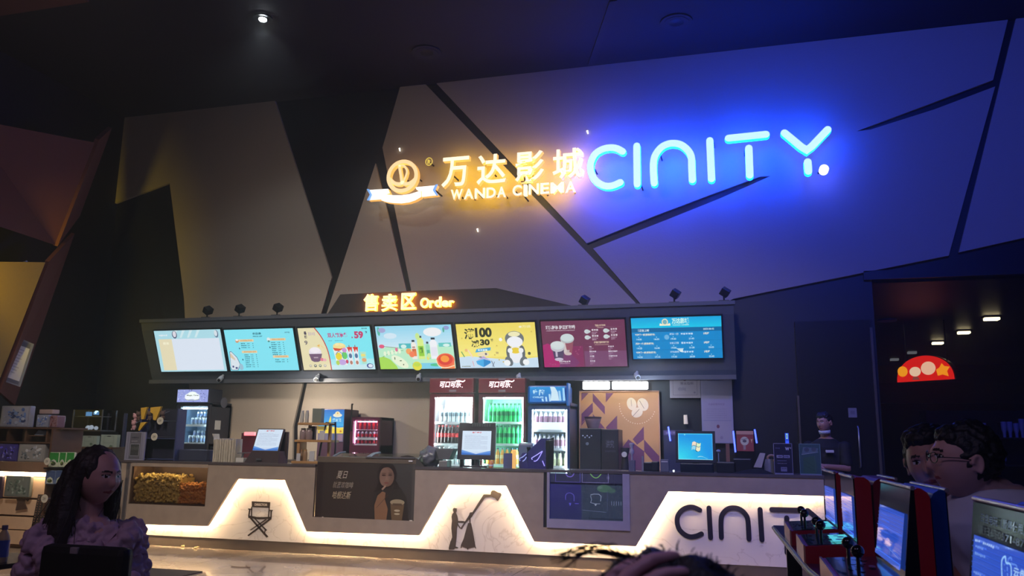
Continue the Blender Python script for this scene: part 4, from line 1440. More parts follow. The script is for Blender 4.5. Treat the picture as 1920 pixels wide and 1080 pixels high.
A.build('picture_panel', art_mat('lightbox_dim', .62, .3), (gx0, DC + .03, gz0), (gx1 - gx0, 0, 0), (0, 0, gz1 - gz0), t)
MB().box(gx0, gx1, DC + .0, DC + .012, gz0, gz1).build('front_glass', glass_mat('clear_glass', (.95, .95, 1), .1), t)

# ================================================================ REFRIGERATORS AND BOTTLES


def bottle_mesh(kind, parent=None):
    mb = MB()
    if kind in ('cola', 'green', 'clear', 'milk', 'cream', 'orange', 'small'):
        if kind == 'milk':
            prof = [(.026, 0), (.03, .01), (.03, .11), (.024, .14), (.014, .16), (.014, .175)]
        elif kind == 'cream':
            prof = [(.028, 0), (.03, .01), (.03, .09), (.02, .12), (.02, .15), (.02, .165)]
        else:
            prof = [(.026, 0), (.031, .01), (.031, .05), (.028, .08), (.031, .12), (.030, .15), (.018, .19), (.012, .205), (.012, .215)]
        n = 12
        cols = {'cola': 'cola_brown', 'green': 'green_bottle', 'clear': 'clear_bottle', 'milk': 'milk_white', 'cream': 'cream_bottle', 'orange': 'orange_bottle', 'small': 'clear_bottle'}
        mb.lathe((0, 0, 0), prof, n, 0)
        r0 = max(a for a, b in prof) + .0012
        z0 = {'milk': .04, 'cream': .02}.get(kind, .085)
        z1 = {'milk': .12, 'cream': .09}.get(kind, .135)
        mb.lathe((0, 0, 0), [(r0, z0), (r0, z1)], n, 1)
        zt = prof[-1][1]
        mb.lathe((0, 0, 0), [(prof[-1][0] + .003, zt - .004), (prof[-1][0] + .003, zt + .016)], n, 2)
    return mb


BM = {
    'cola': [mat('cola_brown', rgb(40, 18, 14), .12), mat('label_red', rgb(196, 40, 40), .5), mat('cap_red', rgb(170, 30, 36), .4)],
    'green': [mat('green_bottle', rgb(60, 190, 110), .12), mat('label_green', rgb(20, 110, 70), .5), mat('cap_green', rgb(20, 60, 50), .4)],
    'clear': [mat('clear_bottle', rgb(210, 224, 226), .1), mat('label_grey', rgb(120, 140, 150), .5), mat('cap_pale', rgb(190, 200, 205), .4)],
    'milk': [mat('milk_white', rgb(232, 226, 232), .3), mat('label_mauve', rgb(164, 120, 140), .5), mat('cap_grey', rgb(90, 100, 120), .4)],
    'cream': [mat('cream_bottle', rgb(226, 228, 190), .3), mat('label_cream', rgb(196, 196, 150), .5), mat('cap_dark', rgb(50, 60, 60), .4)],
    'orange': [mat('orange_bottle', rgb(240, 150, 60), .2), mat('label_orange', rgb(244, 200, 150), .5), mat('cap_blue', rgb(60, 90, 130), .4)],
    'pink': [mat('clear_bottle', rgb(210, 224, 226), .1), mat('label_pink', rgb(220, 60, 110), .5), mat('cap_pale', rgb(190, 200, 205), .4)],
    'redb': [mat('red_drink', rgb(150, 20, 34), .2), mat('label_red', rgb(196, 40, 40), .5), mat('cap_pink', rgb(230, 150, 170), .4)],
}
_PB = {}


def bottles(kind, shape, n, xa, xb, y, z, label, group, scale=1.0, name='drink_bottle', cat='bottle'):
    for i in range(n):
        x = xa + (xb - xa) * (i + .5) / n
        key = (kind, shape)
        if key not in _PB:
            o = bottle_mesh(shape).build(name, BM[kind], origin=(0, 0, 0))
            _PB[key] = o
        else:
            o = _PB[key].copy()
            COL.objects.link(o)
        o.location = (x, y, z)
        o.scale = (scale, scale, scale)
        tag(o, label, cat, group)


def can_row(n, xa, xb, y, z, label, group, m, s=1.0):
    for i in range(n):
        x = xa + (xb - xa) * (i + .5) / n
        key = 'can' + m.name
        if key not in _PB:
            _PB[key] = MB().lathe((0, 0, 0), [(.022, 0), (.028, .008), (.028, .11), (.023, .12)], 12, 0).lathe((0, 0, 0), [(.0285, .03), (.0285, .08)], 12, 1).build('drink_can', [mat('can_silver', rgb(180, 190, 200), .25, .6), m], origin=(0, 0, 0))
            o = _PB[key]
        else:
            o = _PB[key].copy()
            COL.objects.link(o)
        o.location = (x, y, z)
        o.scale = (s, s, s)
        tag(o, label, 'can', group)


def fridge(name, label, pxf, ztop, zh, glass_px, gz0, gz1, body, inner_light, depth=.56, yf=YF, zbot=0.0, shelves=(), group=None, tint=(.95, 1, 1), strip_w=.02, inner=None):
    """pxf: front px left/right, ztop: top height, zh: underside of the header, glass_px: px left/right of the pane"""
    ym = 780
    X0, X1 = at(pxf[0], ym, yf).x, at(pxf[1], ym, yf).x
    g0, g1 = at(glass_px[0], ym, yf).x, at(glass_px[1], ym, yf).x
    t = thing(name, label, 'refrigerator', ((X0 + X1) / 2, yf, zbot), group)
    mb = MB()
    w = .04
    mb.box(X0, X0 + w, yf + .05, yf + depth, zbot, zh).box(X1 - w, X1, yf + .05, yf + depth, zbot, zh).box(X0, X1, yf + depth - w, yf + depth, zbot, zh)
    mb.box(X0, X1, yf + .05, yf + depth, zh - w, ztop).box(X0, X1, yf + .05, yf + depth, zbot, gz0)
    mb.build('cabinet', body, t)
    lin_ = inner or mat('fridge_lining', rgb(225, 232, 235), .4)
    MB().box(X0 + w, X1 - w, yf + depth - w - .012, yf + depth - w - .002, gz0, zh - w).box(X0 + w, X0 + w + .008, yf + .06, yf + depth - w, gz0, zh - w).box(X1 - w - .008, X1 - w, yf + .06, yf + depth - w, gz0, zh - w).build('lining', lin_, t)
    for zs in shelves:
        MB().box(X0 + w + .01, X1 - w - .01, yf + .08, yf + depth - w - .02, zs - .012, zs).box(X0 + w + .01, X1 - w - .01, yf + .07, yf + .08, zs - .02, zs + .012).build('shelf', mat('shelf_wire', rgb(230, 235, 238), .4), t)
    ls = MB().tube([(X0 + w + .012, yf + .06, gz0 + .03), (X0 + w + .012, yf + .06, zh - w - .02)], strip_w / 2, 8).tube([(X0 + w + .04, yf + .075, zh - w - .025), (X1 - w - .04, yf + .075, zh - w - .025)], strip_w / 2, 8).tube([(X1 - w - .012, yf + .06, gz0 + .03), (X1 - w - .012, yf + .06, zh - w - .02)], strip_w / 2, 8)
    ls.build('light_strip', inner_light, t)
    d = MB()
    d.box(X0, g0, yf, yf + .045, zbot + .08, zh - .01).box(g1, X1, yf, yf + .045, zbot + .08, zh - .01).box(g0, g1, yf, yf + .045, zbot + .08, gz0).box(g0, g1, yf, yf + .045, gz1, zh - .01)
    dr = d.build('door', body, t)
    MB().box(g0, g1, yf + .018, yf + .026, gz0, gz1).build('pane', glass_mat('fridge_glass', tint, .08), dr)
    MB().box(X0 + .012, X0 + .03, yf - .03, yf - .018, gz0 + .2, gz0 + .6).box(X0 + .012, X0 + .03, yf - .02, yf, gz0 + .2, gz0 + .22).box(X0 + .012, X0 + .03, yf - .02, yf, gz0 + .58, gz0 + .6).build('handle', M_BLKPLA, dr)
    return t, X0, X1, g0, g1


def zat(px, py, Y=YF):
    return at(px, py, Y).z


RED = mat('dark_red_fridge', rgb(112, 38, 50), .35, var=.08)
L_COOL = emit('cool_strip', (.80, .96, 1.0), 130)
L_GREEN = emit('green_strip', (.52, 1.0, .80), 100)
L_WHITE = emit('white_strip', (.72, .90, 1.0), 46)
L_PINK = emit('pink_strip', (1.0, .42, .68), 16)
HB = (1, 1, 1)
# two red-topped fridges
for k, (fx, gxp, lb, il) in enumerate([((805, 888), (814, 885), 'left of the two tall dark red fridges, white-lit with cola bottles', L_COOL), ((897, 985), (905, 981), 'right of the two tall dark red fridges, filled with green soda bottles', L_GREEN)]):
    yc = (fx[0] + fx[1]) / 2
    zt, zh = zat(yc, 709.5), zat(yc, 737)
    gz1 = zat(yc, 745)
    gz0 = .35
    sh = [zat(yc, 792), zat(yc, 833), zat(yc, 872)]
    ff = fridge('drinks_fridge', lb, fx, zt, zh, gxp, gz0, gz1, RED if k == 0 else mat('dark_red_fridge_b', rgb(98, 42, 58), .35, var=.08), il, shelves=sh + [zat(yc, 915)], group='tall dark red drinks fridges',
                inner=None if k == 0 else mat('lining_mint', rgb(185, 240, 220), .4), tint=(.95, 1, 1))
    t, X0, X1, g0, g1 = ff
    hd = MB().box(X0 - .0, X1 + .0, YF - .03, YF + .05, zh, zt, 0, .01).build('header', mat('header_red', rgb(128, 34, 48), .4), t)
    A = Art(100, 30)
    A.text('可口可乐', 4, 6, 88, 26, (255, 240, 244), .022, .25).line(smooth_line([(70, 26), (82, 27), (96, 24), (104, 28)]), 3, (255, 240, 244)).ell(94, 7, 1.6, 1.6, (255, 240, 244))
    hx0, hx1 = at(fx[0] + 18, 722, YF).x, at(fx[0] + 66, 722, YF).x
    A.build('header_lettering', art_mat('lettering_glow', 2.4), (hx0, YF - .034, zat(yc, 730.5)), (hx1 - hx0, 0, 0), (0, 0, zat(yc, 712.5) - zat(yc, 730.5)), hd)
    yr = YF + .13
    if k == 0:
        bottles('clear', 'clear', 8, g0 + .03, g1 - .02, yr, sh[0], 'pale clear bottle on the upper shelf of the white-lit fridge', 'clear bottles in the left red fridge', 1.05)
        bottles('cola', 'cola', 10, g0 + .01, g1 - .01, yr, sh[1], 'dark cola bottle with red label on the middle shelf of the left red fridge', 'cola bottles in the left red fridge', 1.15)
        bottles('clear', 'clear', 8, g0 + .02, g1 - .02, yr, sh[2], 'bottle on the low shelf of the white-lit fridge behind the tablet', 'low bottles in the left red fridge', 1.05)
    else:
        bottles('green', 'green', 9, g0 + .04, g1 - .0, yr, sh[0], 'green soda bottle on the upper shelf of the green-lit fridge', 'upper green soda bottles', 1.15)
        bottles('green', 'green', 9, g0 + .02, g1 - .02, yr, sh[1], 'green soda bottle on the middle shelf of the green-lit fridge', 'middle green soda bottles', 1.12)
        bottles('orange', 'orange', 8, g0 + .02, g1 - .02, yr, sh[2], 'orange juice bottle on the low shelf of the green-lit fridge', 'orange juice bottles', 1.0)
    # stickers on the header
    for (a, b) in (((fx[0] + 39, 709.5), (fx[0] + 52, 713.5)), ((fx[0] + 39, 731), (fx[0] + 52, 735))):
        MB().box(at(a[0], 720, YF).x, at(b[0], 720, YF).x, YF - .036, YF - .031, zat(yc, b[1]), zat(yc, a[1])).build('sticker', mat('sticker_grey', rgb(150, 130, 136), .5), hd)

# blue fridge
fx, gxp = (990, 1068), (997, 1063)
yc = 1030
zt, zh = zat(yc, 723), zat(yc, 757)
BLUEB = mat('blue_fridge_body', rgb(38, 62, 108), .35)
sh = [zat(yc, 807), zat(yc, 842), zat(yc, 875)]
t, X0, X1, g0, g1 = fridge('drinks_fridge', 'blue drinks fridge with rounded lit blue header and white bottles', fx, zh + .02, zh - .02, gxp, .42, zat(yc, 768), BLUEB, L_WHITE, shelves=sh + [zat(yc, 915)])
hx0, hx1 = X0 + .0, X1 - .02
hd = MB().box(hx0, hx1, YF - .05, YF + .3, zh, zt, 0, .035).build('header', mat('header_blue', rgb(20, 90, 170), .3), t)
A = Art(100, 46, (24, 130, 214))
A.grad(0, 0, 100, 46, (16, 110, 200), (30, 150, 226))
A.text('宜简', 9, 20, 42, 38, (206, 240, 255), .05).text('CVSLIFE', 9, 12, 40, 17, (190, 232, 255), .04)
A.poly([(58, 46), (62, 30), (60, 4), (84, 4), (80, 30), (72, 44), (68, 46)], (214, 240, 255))
for x0, h in ((36, 8), (46, 14), (56, 22)):
    A.poly([(x0, 2), (x0 + 5, 2), (x0 + 3, 2 + h), (x0 - 2, 2 + h)], (190, 228, 255))
for x0, h in ((84, 34), (95, 42)):
    A.poly([(x0, 4), (x0 + 7, 4), (x0 + 3, h), (x0 - 2, h)], (170, 220, 255))
A.build('header_picture', art_mat('header_glow', .95), (hx0 + .035, YF - .054, zh + .02), (hx1 - hx0 - .07, 0, 0), (0, 0, zt - zh - .04), hd)
MB().box(X1 - .03, X1 - .005, YF - .06, YF + .1, zh - .03, zt + .03).build('side_trim', mat('trim_blue', rgb(50, 130, 200), .3), t)
yr = YF + .13
bottles('milk', 'milk', 7, g0 + .0, g1 - .02, yr, sh[0] + .075, 'white milk drink bottle behind the white ledge in the blue fridge', 'top shelf bottles of the blue fridge', 1.0)
A = None
MB().box(g0 + .0, g1 - .0, YF + .075, YF + .085, sh[0], sh[0] + .11).build('shelf_front', emit('white_ledge', (.95, .97, 1), .9), t)
bottles('milk', 'milk', 8, g0, g1, yr, sh[1], 'white bottle with mauve label on the middle shelf of the blue fridge', 'middle shelf bottles of the blue fridge', 1.05)
bottles('cream', 'cream', 6, g0, g1, yr, sh[2], 'cream-coloured bottle with dark cap on the lowest visible shelf of the blue fridge', 'cream bottles of the blue fridge', 1.1)

# black fridge on the left
fx, gxp = (328, 392), (338, 388)
yc = 362
zt, zh = zat(yc, 729), zat(yc, 756)
sh = [zat(yc, 797), zat(yc, 831)]
BLK = mat('black_fridge_body', rgb(46, 48, 62), .35)
t, X0, X1, g0, g1 = fridge('drinks_fridge', 'black drinks fridge with patterned glowing header at the left, holding cans', fx, zh + .02, zh - .01, gxp, zat(yc, 832), zat(yc, 762), BLK, L_WHITE, shelves=sh, inner=mat('lining_blue', rgb(130, 160, 190), .4))
hd = MB().box(X0 + .03, X1, YF - .04, YF + .3, zh, zt, 0, .012).build('header', BLK, t)
A = Art(100, 46, (150, 160, 220))
r = random.Random(5)
for i in range(90):
    x, y = r.uniform(2, 98), r.uniform(2, 44)
    if not (24 < x < 76 and 8 < y < 38):
        A.ell(x, y, r.uniform(.6, 2), r.uniform(.6, 2), (84, 92, 150) if r.random() < .6 else (200, 208, 240), 7)
A.ell(50, 22, 24, 12, (232, 240, 250)).ell(38, 17, 12, 8, (240, 246, 252)).ell(62, 16, 12, 8, (240, 246, 252)).ell(50, 30, 14, 8, (240, 250, 246))
A.text('Magic Time', 32, 21, 70, 27, (90, 100, 70), .03).line([(28, 10), (40, 7), (60, 7), (74, 11)], 1.4, (170, 180, 90))
A.build('header_picture', art_mat('header_glow_b', 1.15), (X0 + .045, YF - .044, zh + .015), (X1 - X0 - .06, 0, 0), (0, 0, zt - zh - .03), hd)
# side sticker and note
sx = X1 + .002
p = at(420, 755, X=sx)
MB().cyl((sx - .002, p.y, p.z), .085, .006, 28, axis='x').build('round_sticker', mat('sticker_dim', rgb(96, 98, 112), .5), t)
p = at(408, 797, X=sx)
MB().box(sx - .002, sx + .004, p.y - .07, p.y + .07, p.z - .07, p.z + .07).build('paper_note', M_PAPER, t)
can_m = mat('can_blue_label', rgb(110, 130, 170), .4)
yr = YF + .14
can_row(6, g0 + .12, g1 - .0, yr + .1, sh[0] + .12, 'small can in the upper stack of the black fridge, back row', 'upper cans back row', can_m, .8)
can_row(6, g0 + .10, g1 - .0, yr, sh[0] + .01, 'small can on the upper shelf of the black fridge, front row', 'upper cans front row', can_m, .9)
can_row(6, g0 + .08, g1 - .0, yr + .1, sh[1] + .10, 'small can on the lower shelf of the black fridge, back row', 'lower cans back row', can_m, .8)
can_row(6, g0 + .08, g1 - .0, yr, sh[1] + .0, 'small can on the lower shelf of the black fridge, front row', 'lower cans front row', can_m, 1)

# back worktop along the wall
bc0, bc1 = at(448, 850, 10.95).x, at(802, 850, 10.95).x
t = thing('back_worktop', 'low dark back counter along the wall behind the service counter', 'counter', ((bc0 + bc1) / 2, 11.1, 0))
MB().box(bc0, bc1, 10.92, YB - .01, 0, 1.08).build('cabinet', M_STONEDK, t)
MB().box(bc0 - .01, bc1 + .01, 10.9, YB - .01, 1.08, 1.11).build('worktop', mat('worktop_dark', rgb(64, 58, 60), .3), t)

# small red countertop fridge
yf2 = 10.95
fx, gxp = (658, 713), (663, 709)
t, X0, X1, g0, g1 = fridge('countertop_fridge', 'small dark red countertop fridge glowing pink with cans and bottles', fx, zat(685, 782, yf2), zat(685, 782, yf2), gxp, zat(685, 835, yf2), zat(685, 787, yf2), mat('maroon_fridge', rgb(84, 32, 56), .4), L_PINK,
                           depth=.5, yf=yf2, zbot=1.11, shelves=[zat(685, 822, yf2), zat(685, 834, yf2)], inner=mat('lining_pink', rgb(230, 150, 190), .4), strip_w=.014)
zs = [zat(685, 834, yf2), zat(685, 822, yf2), zat(685, 807, yf2)]
can_row(6, g0 + .02, g1 - .01, yf2 + .11, zs[0], 'red can on the bottom shelf of the small countertop fridge', 'bottom cans of the countertop fridge', mat('can_red', rgb(190, 30, 50), .4), .75)
can_row(6, g0 + .02, g1 - .01, yf2 + .11, zs[1] + .003, 'red can on the middle shelf of the small countertop fridge', 'middle cans of the countertop fridge', mat('can_red', rgb(190, 30, 50), .4), .8)
MB().box(g0 + .01, g1 - .01, yf2 + .08, yf2 + .42, zs[2] + .008, zs[2] + .014).build('shelf', mat('shelf_wire', rgb(230, 235, 238), .4), t)
bottles('redb', 'clear', 5, g0 + .03, g1 - .01, yf2 + .11, zs[2] + .016, 'pink-capped bottle on the top shelf of the small countertop fridge', 'top bottles of the countertop fridge', .62)

# blue and yellow lit cabinet
X0, X1, Z0, Z1 = span(596, 768, 645, 828, 10.95)
t = thing('lit_snack_cabinet', 'snack cabinet with a lit blue and yellow front picture', 'cabinet', ((X0 + X1) / 2, 10.95, 1.11))
MB().box(X0, X1, 10.96, 11.42, 1.11, Z1 + .01, 0, .01).build('cabinet', mat('mauve_cabinet', rgb(88, 62, 84), .45), t)
A = Art(50, 62, (40, 150, 230))
A.grad(0, 30, 50, 62, (70, 180, 240), (24, 120, 214))
A.rect(0, 16, 50, 25, (250, 220, 70)).poly([(0, 25), (50, 25), (50, 28), (40, 27), (20, 30), (10, 26), (0, 29)], (250, 230, 120)).rect(0, 0, 50, 16, (120, 110, 130))
A.ell(37, 51, 9, 4, (246, 240, 220)).ell(37, 54, 5, 4.6, (250, 236, 190)).ell(37, 55, 1.6, 1.6, (236, 180, 70))
A.poly([(18, 30), (22, 46), (24, 50), (25, 40), (22, 30)], (250, 226, 80))
A.text('爆米花', 27, 38, 45, 45, (190, 236, 250), .03)
for i in range(4):
    A.rect(20 + i * 5, 3, 22.5 + i * 5, 14, (50, 90, 150))
A.ell(45, 20, 2, 2, (200, 120, 60)).rect(40, 2, 49, 14, (150, 120, 140))
A.build('front_picture', art_mat('lightbox_bright', 1.0), (X0 + .01, 10.955, Z0), (X1 - X0 - .02, 0, 0), (0, 0, Z1 - Z0), t)

# ================================================================ THINGS ON THE COUNTER
YI = DC + .30       # middle of the counter top
M_TEXTGREY = art_mat('print_matt', 0)


def tablet(name, label, quad_px, Y, frame, art, m_art, lean, e=.03, stand=True, rzdeg=0, base_w=.2, thick=.03, ebot=None):
    """quad_px: x0, x1, ytop, ybot of the lit area; lean: how far the top sits behind the bottom"""
    x0, x1, yt, yb = quad_px
    xm = (x0 + x1) / 2
    pb, pt = at(xm, yb, Y), at(xm, yt, Y + lean)
    w = at(x1, (yt + yb) / 2, Y + lean / 2).x - at(x0, (yt + yb) / 2, Y + lean / 2).x
    c = (pb + pt) / 2
    t = thing(name, label, 'screen', (c.x, Y, ZT))
    V = Vector((0, lean, pt.z - pb.z))
    U = Vector((w, 0, 0))
    rot = Matrix.Rotation(R(rzdeg), 3, 'Z')
    U, V = rot @ U, rot @ V
    O = Vector((c.x, pb.y, pb.z)) - U / 2
    n = U.cross(V).normalized()
    un, vn = U.normalized(), V.normalized()
    eb = e if ebot is None else ebot
    q = [O - un * e - vn * eb, O + U + un * e - vn * eb, O + U + V + un * e + vn * e, O + V - un * e + vn * e]
    MB().prism([p_ + n * .002 for p_ in q], -n * thick).build('casing', frame, t, None)
    art.build('display', m_art, O + n * .004, U, V, t)
    if stand:
        b = O + U / 2 - vn * e - n * thick
        MB().tube([b + vn * .08, b + vn * .01 - n * .02, (b.x, b.y + .03, ZT + .02)], [.03, .03, .035], 10).box(b.x - base_w / 2, b.x + base_w / 2, b.y - .06, b.y + .12, ZT, ZT + .02).build('stand', frame, t)
    return t, O, U, V


def notice_art():
    A = Art(60, 80, (206, 222, 246))
    A.rect(0, 10, 60, 80, (216, 232, 250)).text('温馨提示', 20, 72, 40, 77, (210, 60, 70), .03)
    for i in range(12):
        squig(A, 5, 64 - i * 4, 48 if i % 4 else 34, 1.6, (168, 182, 210), i, 18)
    A.poly([(0, 0), (60, 0), (60, 14), (50, 11), (30, 3), (10, 12), (0, 16)], (96, 150, 224)).poly([(0, 0), (60, 0), (60, 6), (30, 2), (0, 8)], (50, 110, 200))
    return A


CASEBRN = mat('pos_casing', rgb(60, 48, 52), .4)
t, O, U, V = tablet('order_tablet', 'tilted touch tablet with a white notice page, left of the jar rack', (478.5, 526.5, 805.5, 845), DC + .28, CASEBRN, notice_art(), ART_S, .10, .012, False, -3)
MB().prism([(O.x - .06, DC + .2, ZT), (O.x + U.x + .06, DC + .2, ZT), (O.x + U.x + .02, DC + .27, O.z - .005), (O.x - .0, DC + .27, O.z - .005)], (0, .22, 0)).build('pos_base', CASEBRN, t)
MB().box(O.x + .12, O.x + .2, DC + .19, DC + .2, ZT + .03, ZT + .055).build('badge', M_STEEL, t)
MB().box(O.x - .02, O.x + U.x + .05, DC + .42, DC + .45, ZT, O.z + V.z * .9).build('rear_casing', CASEBRN, t)

t, O, U, V = tablet('order_tablet', 'upright touch tablet with a white notice page in front of the red fridges', (866.5, 920.5, 808, 853), DC + .28, mat('tablet_frame', rgb(54, 40, 50), .4), notice_art(), ART_S, .03, .055, True, 0, .3, .04)
MB().box(O.x - .045, O.x + U.x + .05, DC + .31, DC + .34, O.z + V.z, O.z + V.z + .10, 0, .006).build('rear_casing', CASEBRN, t)
for i in range(8):
    x = O.x + .12 + i * .032
    MB().box(x, x + .02, DC + .30, DC + .312, O.z + V.z + .055, O.z + V.z + .1).build('vent_rib', mat('rib_grey', rgb(84, 84, 80), .5), t)
# stacked cups left of it
for k in range(2):
    p = at(868 + k * 22, 800, DC + .45)
    mb = MB()
    for i in range(6):
        z = ZT + .27 + i * .03 if k == 0 else ZT + .25 + i * .025
        mb.lathe((p.x, DC + .45, z), [(.035, 0), (.04, .028)], 14)
    mb.lathe((p.x, DC + .45, ZT), [(.03, 0), (.03, .27)], 14)
    tag(mb.build('cup_stack', mat('cup_dark', rgb(62, 54, 60), .45)), ['dark stack of cups rising behind the upright tablet, left one', 'dark stack of cups rising behind the upright tablet, right one'][k], 'cups')

# receipt printer tower between freezer and tablet
X0, X1, Z0, Z1 = span(821, 833, 848, 872, DC + .2)
t = thing('receipt_printer', 'grey tapering printer stand between the freezer and the upright tablet', 'printer', ((X0 + X1) / 2, DC + .2, ZT))
mb = MB()
cx = (X0 + X1) / 2
mb.prism([(cx - .06, DC + .15, ZT + .09), (cx + .07, DC + .15, ZT + .09), (cx + .13, DC + .15, ZT + .22), (cx - .11, DC + .15, ZT + .22)], (0, .16, 0))
mb.build('head', mat('printer_grey', rgb(84, 84, 88), .45), t)
MB().box(cx - .05, cx + .06, DC + .12, DC + .28, ZT, ZT + .075, 0, .006).build('base', mat('printer_base', rgb(120, 120, 118), .45), t)
MB().box(cx - .04, cx + .05, DC + .115, DC + .12, ZT + .065, ZT + .072).build('paper_slot', M_PAPER, t)

# blue desktop monitor on the right
A = Art(64, 50, (10, 150, 230))
for i in range(10):
    u = i / 10
    A.poly([(0, 0), (64 - u * 58, 0), (50 - u * 48, 38 - u * 34), (0, 50 - u * 44)], (10 + 40 * u, 150 + 74 * u, 232 + 12 * u))
A.grad(0, 48, 64, 50, (60, 190, 240), (60, 190, 240)).rect(0, 0, 64, 1, (150, 220, 240)).rect(0, 0, .8, 50, (140, 225, 240)).rect(63.2, 0, 64, 50, (90, 190, 250))
A.ell(12.5, 47.5, 1, 1.3, (150, 240, 240)).line(smooth_line([(36, 5), (44, 6), (54, 2)]), .8, (120, 220, 245)).line(smooth_line([(36, 5), (40, 6.6), (46, 6)]), .4, (220, 246, 250))
A.poly([(25, 24), (26, 31), (33, 33), (42, 31), (40, 16), (34, 15), (30, 20), (24, 19)], (8, 96, 130))
for pts, c in (([(25.5, 26), (29, 28), (33, 26.4), (34, 33), (30, 35), (26.5, 33)], (250, 226, 200)), ([(34, 26), (38, 24), (41.6, 26), (42.4, 32), (39, 30.4), (35, 32.4)], (220, 246, 200)),
               ([(24.4, 18), (28, 20), (32, 18.6), (33, 25.4), (29, 27), (25.4, 25)], (150, 220, 246)), ([(33, 18), (37, 15.4), (40.6, 17.4), (41.6, 25), (38, 23), (34, 25)], (246, 240, 200))):
    A.poly(pts, c)
t, O, U, V = tablet('desktop_monitor', 'square monitor with a bright blue desktop and window emblem, right part of the counter', (1271.5, 1336, 813, 862), DC + .28, mat('monitor_frame', rgb(16, 22, 44), .35), A, ART_S, .04, .03, False, 0, .28, .05)
MB().box(O.x + .02, O.x + U.x - .0, DC + .24, DC + .46, ZT, O.z - .04, 0, .01).build('base', mat('monitor_frame', rgb(16, 22, 44), .35), t)
MB().box(O.x + U.x * .4, O.x + U.x * .6, DC + .33, DC + .37, ZT + .05, O.z + .2).build('stand', M_BLKPLA, t)

# --- simple boxy or round things standing on the counter top: px box -> real size


def standing(name, label, cat, px, Y=YI, depth=.1, m=None, bev=.004, group=None):
    X0, X1, Z0, Z1 = span(*px, Y)
    o = MB().box(X0, X1, Y, Y + depth, ZT, Z1, 0, bev).build(name, m)
    return tag(o, label, cat, group)


# paper bag stack
X0, X1, Z0, Z1 = span(403, 822, 444, 864, YI)
mb = MB()
for i in range(22):
    x = X0 + (X1 - X0) * (i + .3) / 22
    mb.box(x, x + (X1 - X0) / 22 * .72, YI - .04 + rnd.uniform(-.01, .01), YI + .12, ZT, Z1 - .01 + rnd.uniform(-.012, .012))
mb.prism([(X0 + .0, YI - .04, Z1 - .02), (X0 + .02, YI - .04, ZT), (X0 + .04, YI - .04, ZT), (X0 - .02, YI - .04, Z1 + .06), (X0 - .035, YI - .04, Z1 + .06)], (0, .14, 0))
tag(mb.build('paper_bag_stack', mat('paper_bag', rgb(196, 188, 172), .8, var=.2, scale=30)), 'row of folded cream paper bags standing on edge left of the tilted tablet', 'paper bags')
# small desk display stand
p = at(452, 855, YI)
t = thing('card_reader', 'small white card reader on a stand beside the paper bags', 'card reader', (p.x, YI, ZT))
MB().box(p.x - .06, p.x + .06, YI - .03, YI + .06, ZT, ZT + .055, 0, .004).build('base', M_PAPER, t)
MB().tube([(p.x, YI + .02, ZT + .05), (p.x + .02, YI + .02, ZT + .12)], .014, 8).tube([(p.x - .09, YI + .02, ZT + .115), (p.x + .14, YI + .02, ZT + .125)], .008, 6).build('arm', M_STEEL, t)
# black machines left of the paper bags
standing('popcorn_scoop_bin', 'low glass-fronted dark bin in front of the black fridge', 'bin', (335, 843, 388, 862), YI + .02, .2, mat('bin_dark', rgb(70, 74, 96), .15, .2), .01)
mm = standing('till_drawer', 'low dark till drawer behind the paper bags', 'till', (392, 838, 402, 863), YI + .2, .16, M_BLKPLA)
standing('countertop_box', 'small dark red box with a glowing red edge behind the tilted tablet', 'box', (452, 812, 482, 836), 10.95, .2, mat('maroon_box', rgb(90, 40, 54), .5))
X0, X1, Z0, Z1 = span(460, 810, 480, 817, 10.94)
tag(MB().box(X0, X1, 10.9, 10.945, Z0, Z1, 0, .01).build('red_light_bar', emit('red_bar', (1.0, .12, .18), 1.3)), 'glowing red light bar behind the tilted tablet', 'light')

# --- wooden jar rack
X0, X1 = at(553, 845, YI).x, at(612, 845, YI).x
Z1_ = [ZT + .002, at(590, 829, YI).z, at(590, 797, YI).z]
t = thing('jar_rack', 'three-tier light wooden rack holding glass jars on the counter', 'rack', ((X0 + X1) / 2, YI, ZT))
xo = [(X0, X1 + .0), (X0 + .03, X1 + .1), (X0 + .06, X1 + .04)]
for z, (a, b) in zip(Z1_, xo):
    MB().box(a, b, YI - .08, YI + .14, z, z + .03, 0, .003).build('shelf', M_WOOD, t)
MB().box(X0 + .06, X0 + .10, YI - .06, YI + .12, ZT + .03, Z1_[1]).build('post', M_WOOD, t)
MB().box(X1 - .03, X1 + .0, YI + .08, YI + .12, ZT + .03, Z1_[2]).build('post', M_WOOD, t)
MB().box(X0 + .13, X0 + .16, YI + .08, YI + .12, Z1_[1] + .03, Z1_[2]).build('post', M_WOOD, t)
jarg = mat('jar_glass', rgb(150, 130, 130), .12, .1)
jarc = mat('jar_lid', rgb(130, 120, 116), .3, .5)


def jar(px, zb, h, r, lb, g, cap=jarc, body=jarg, Y=YI + .0):
    x = at(px, 840, Y).x
    t = thing('glass_jar', lb, 'jar', (x, Y, zb), g)
    MB().lathe((x, Y, zb), [(r * .9, 0), (r, .01), (r, h * .7), (r * .7, h * .85)], 14).build('body', body, t)
    MB().lathe((x, Y, zb), [(r * .74, h * .85), (r * .74, h)], 14).build('lid', cap, t)


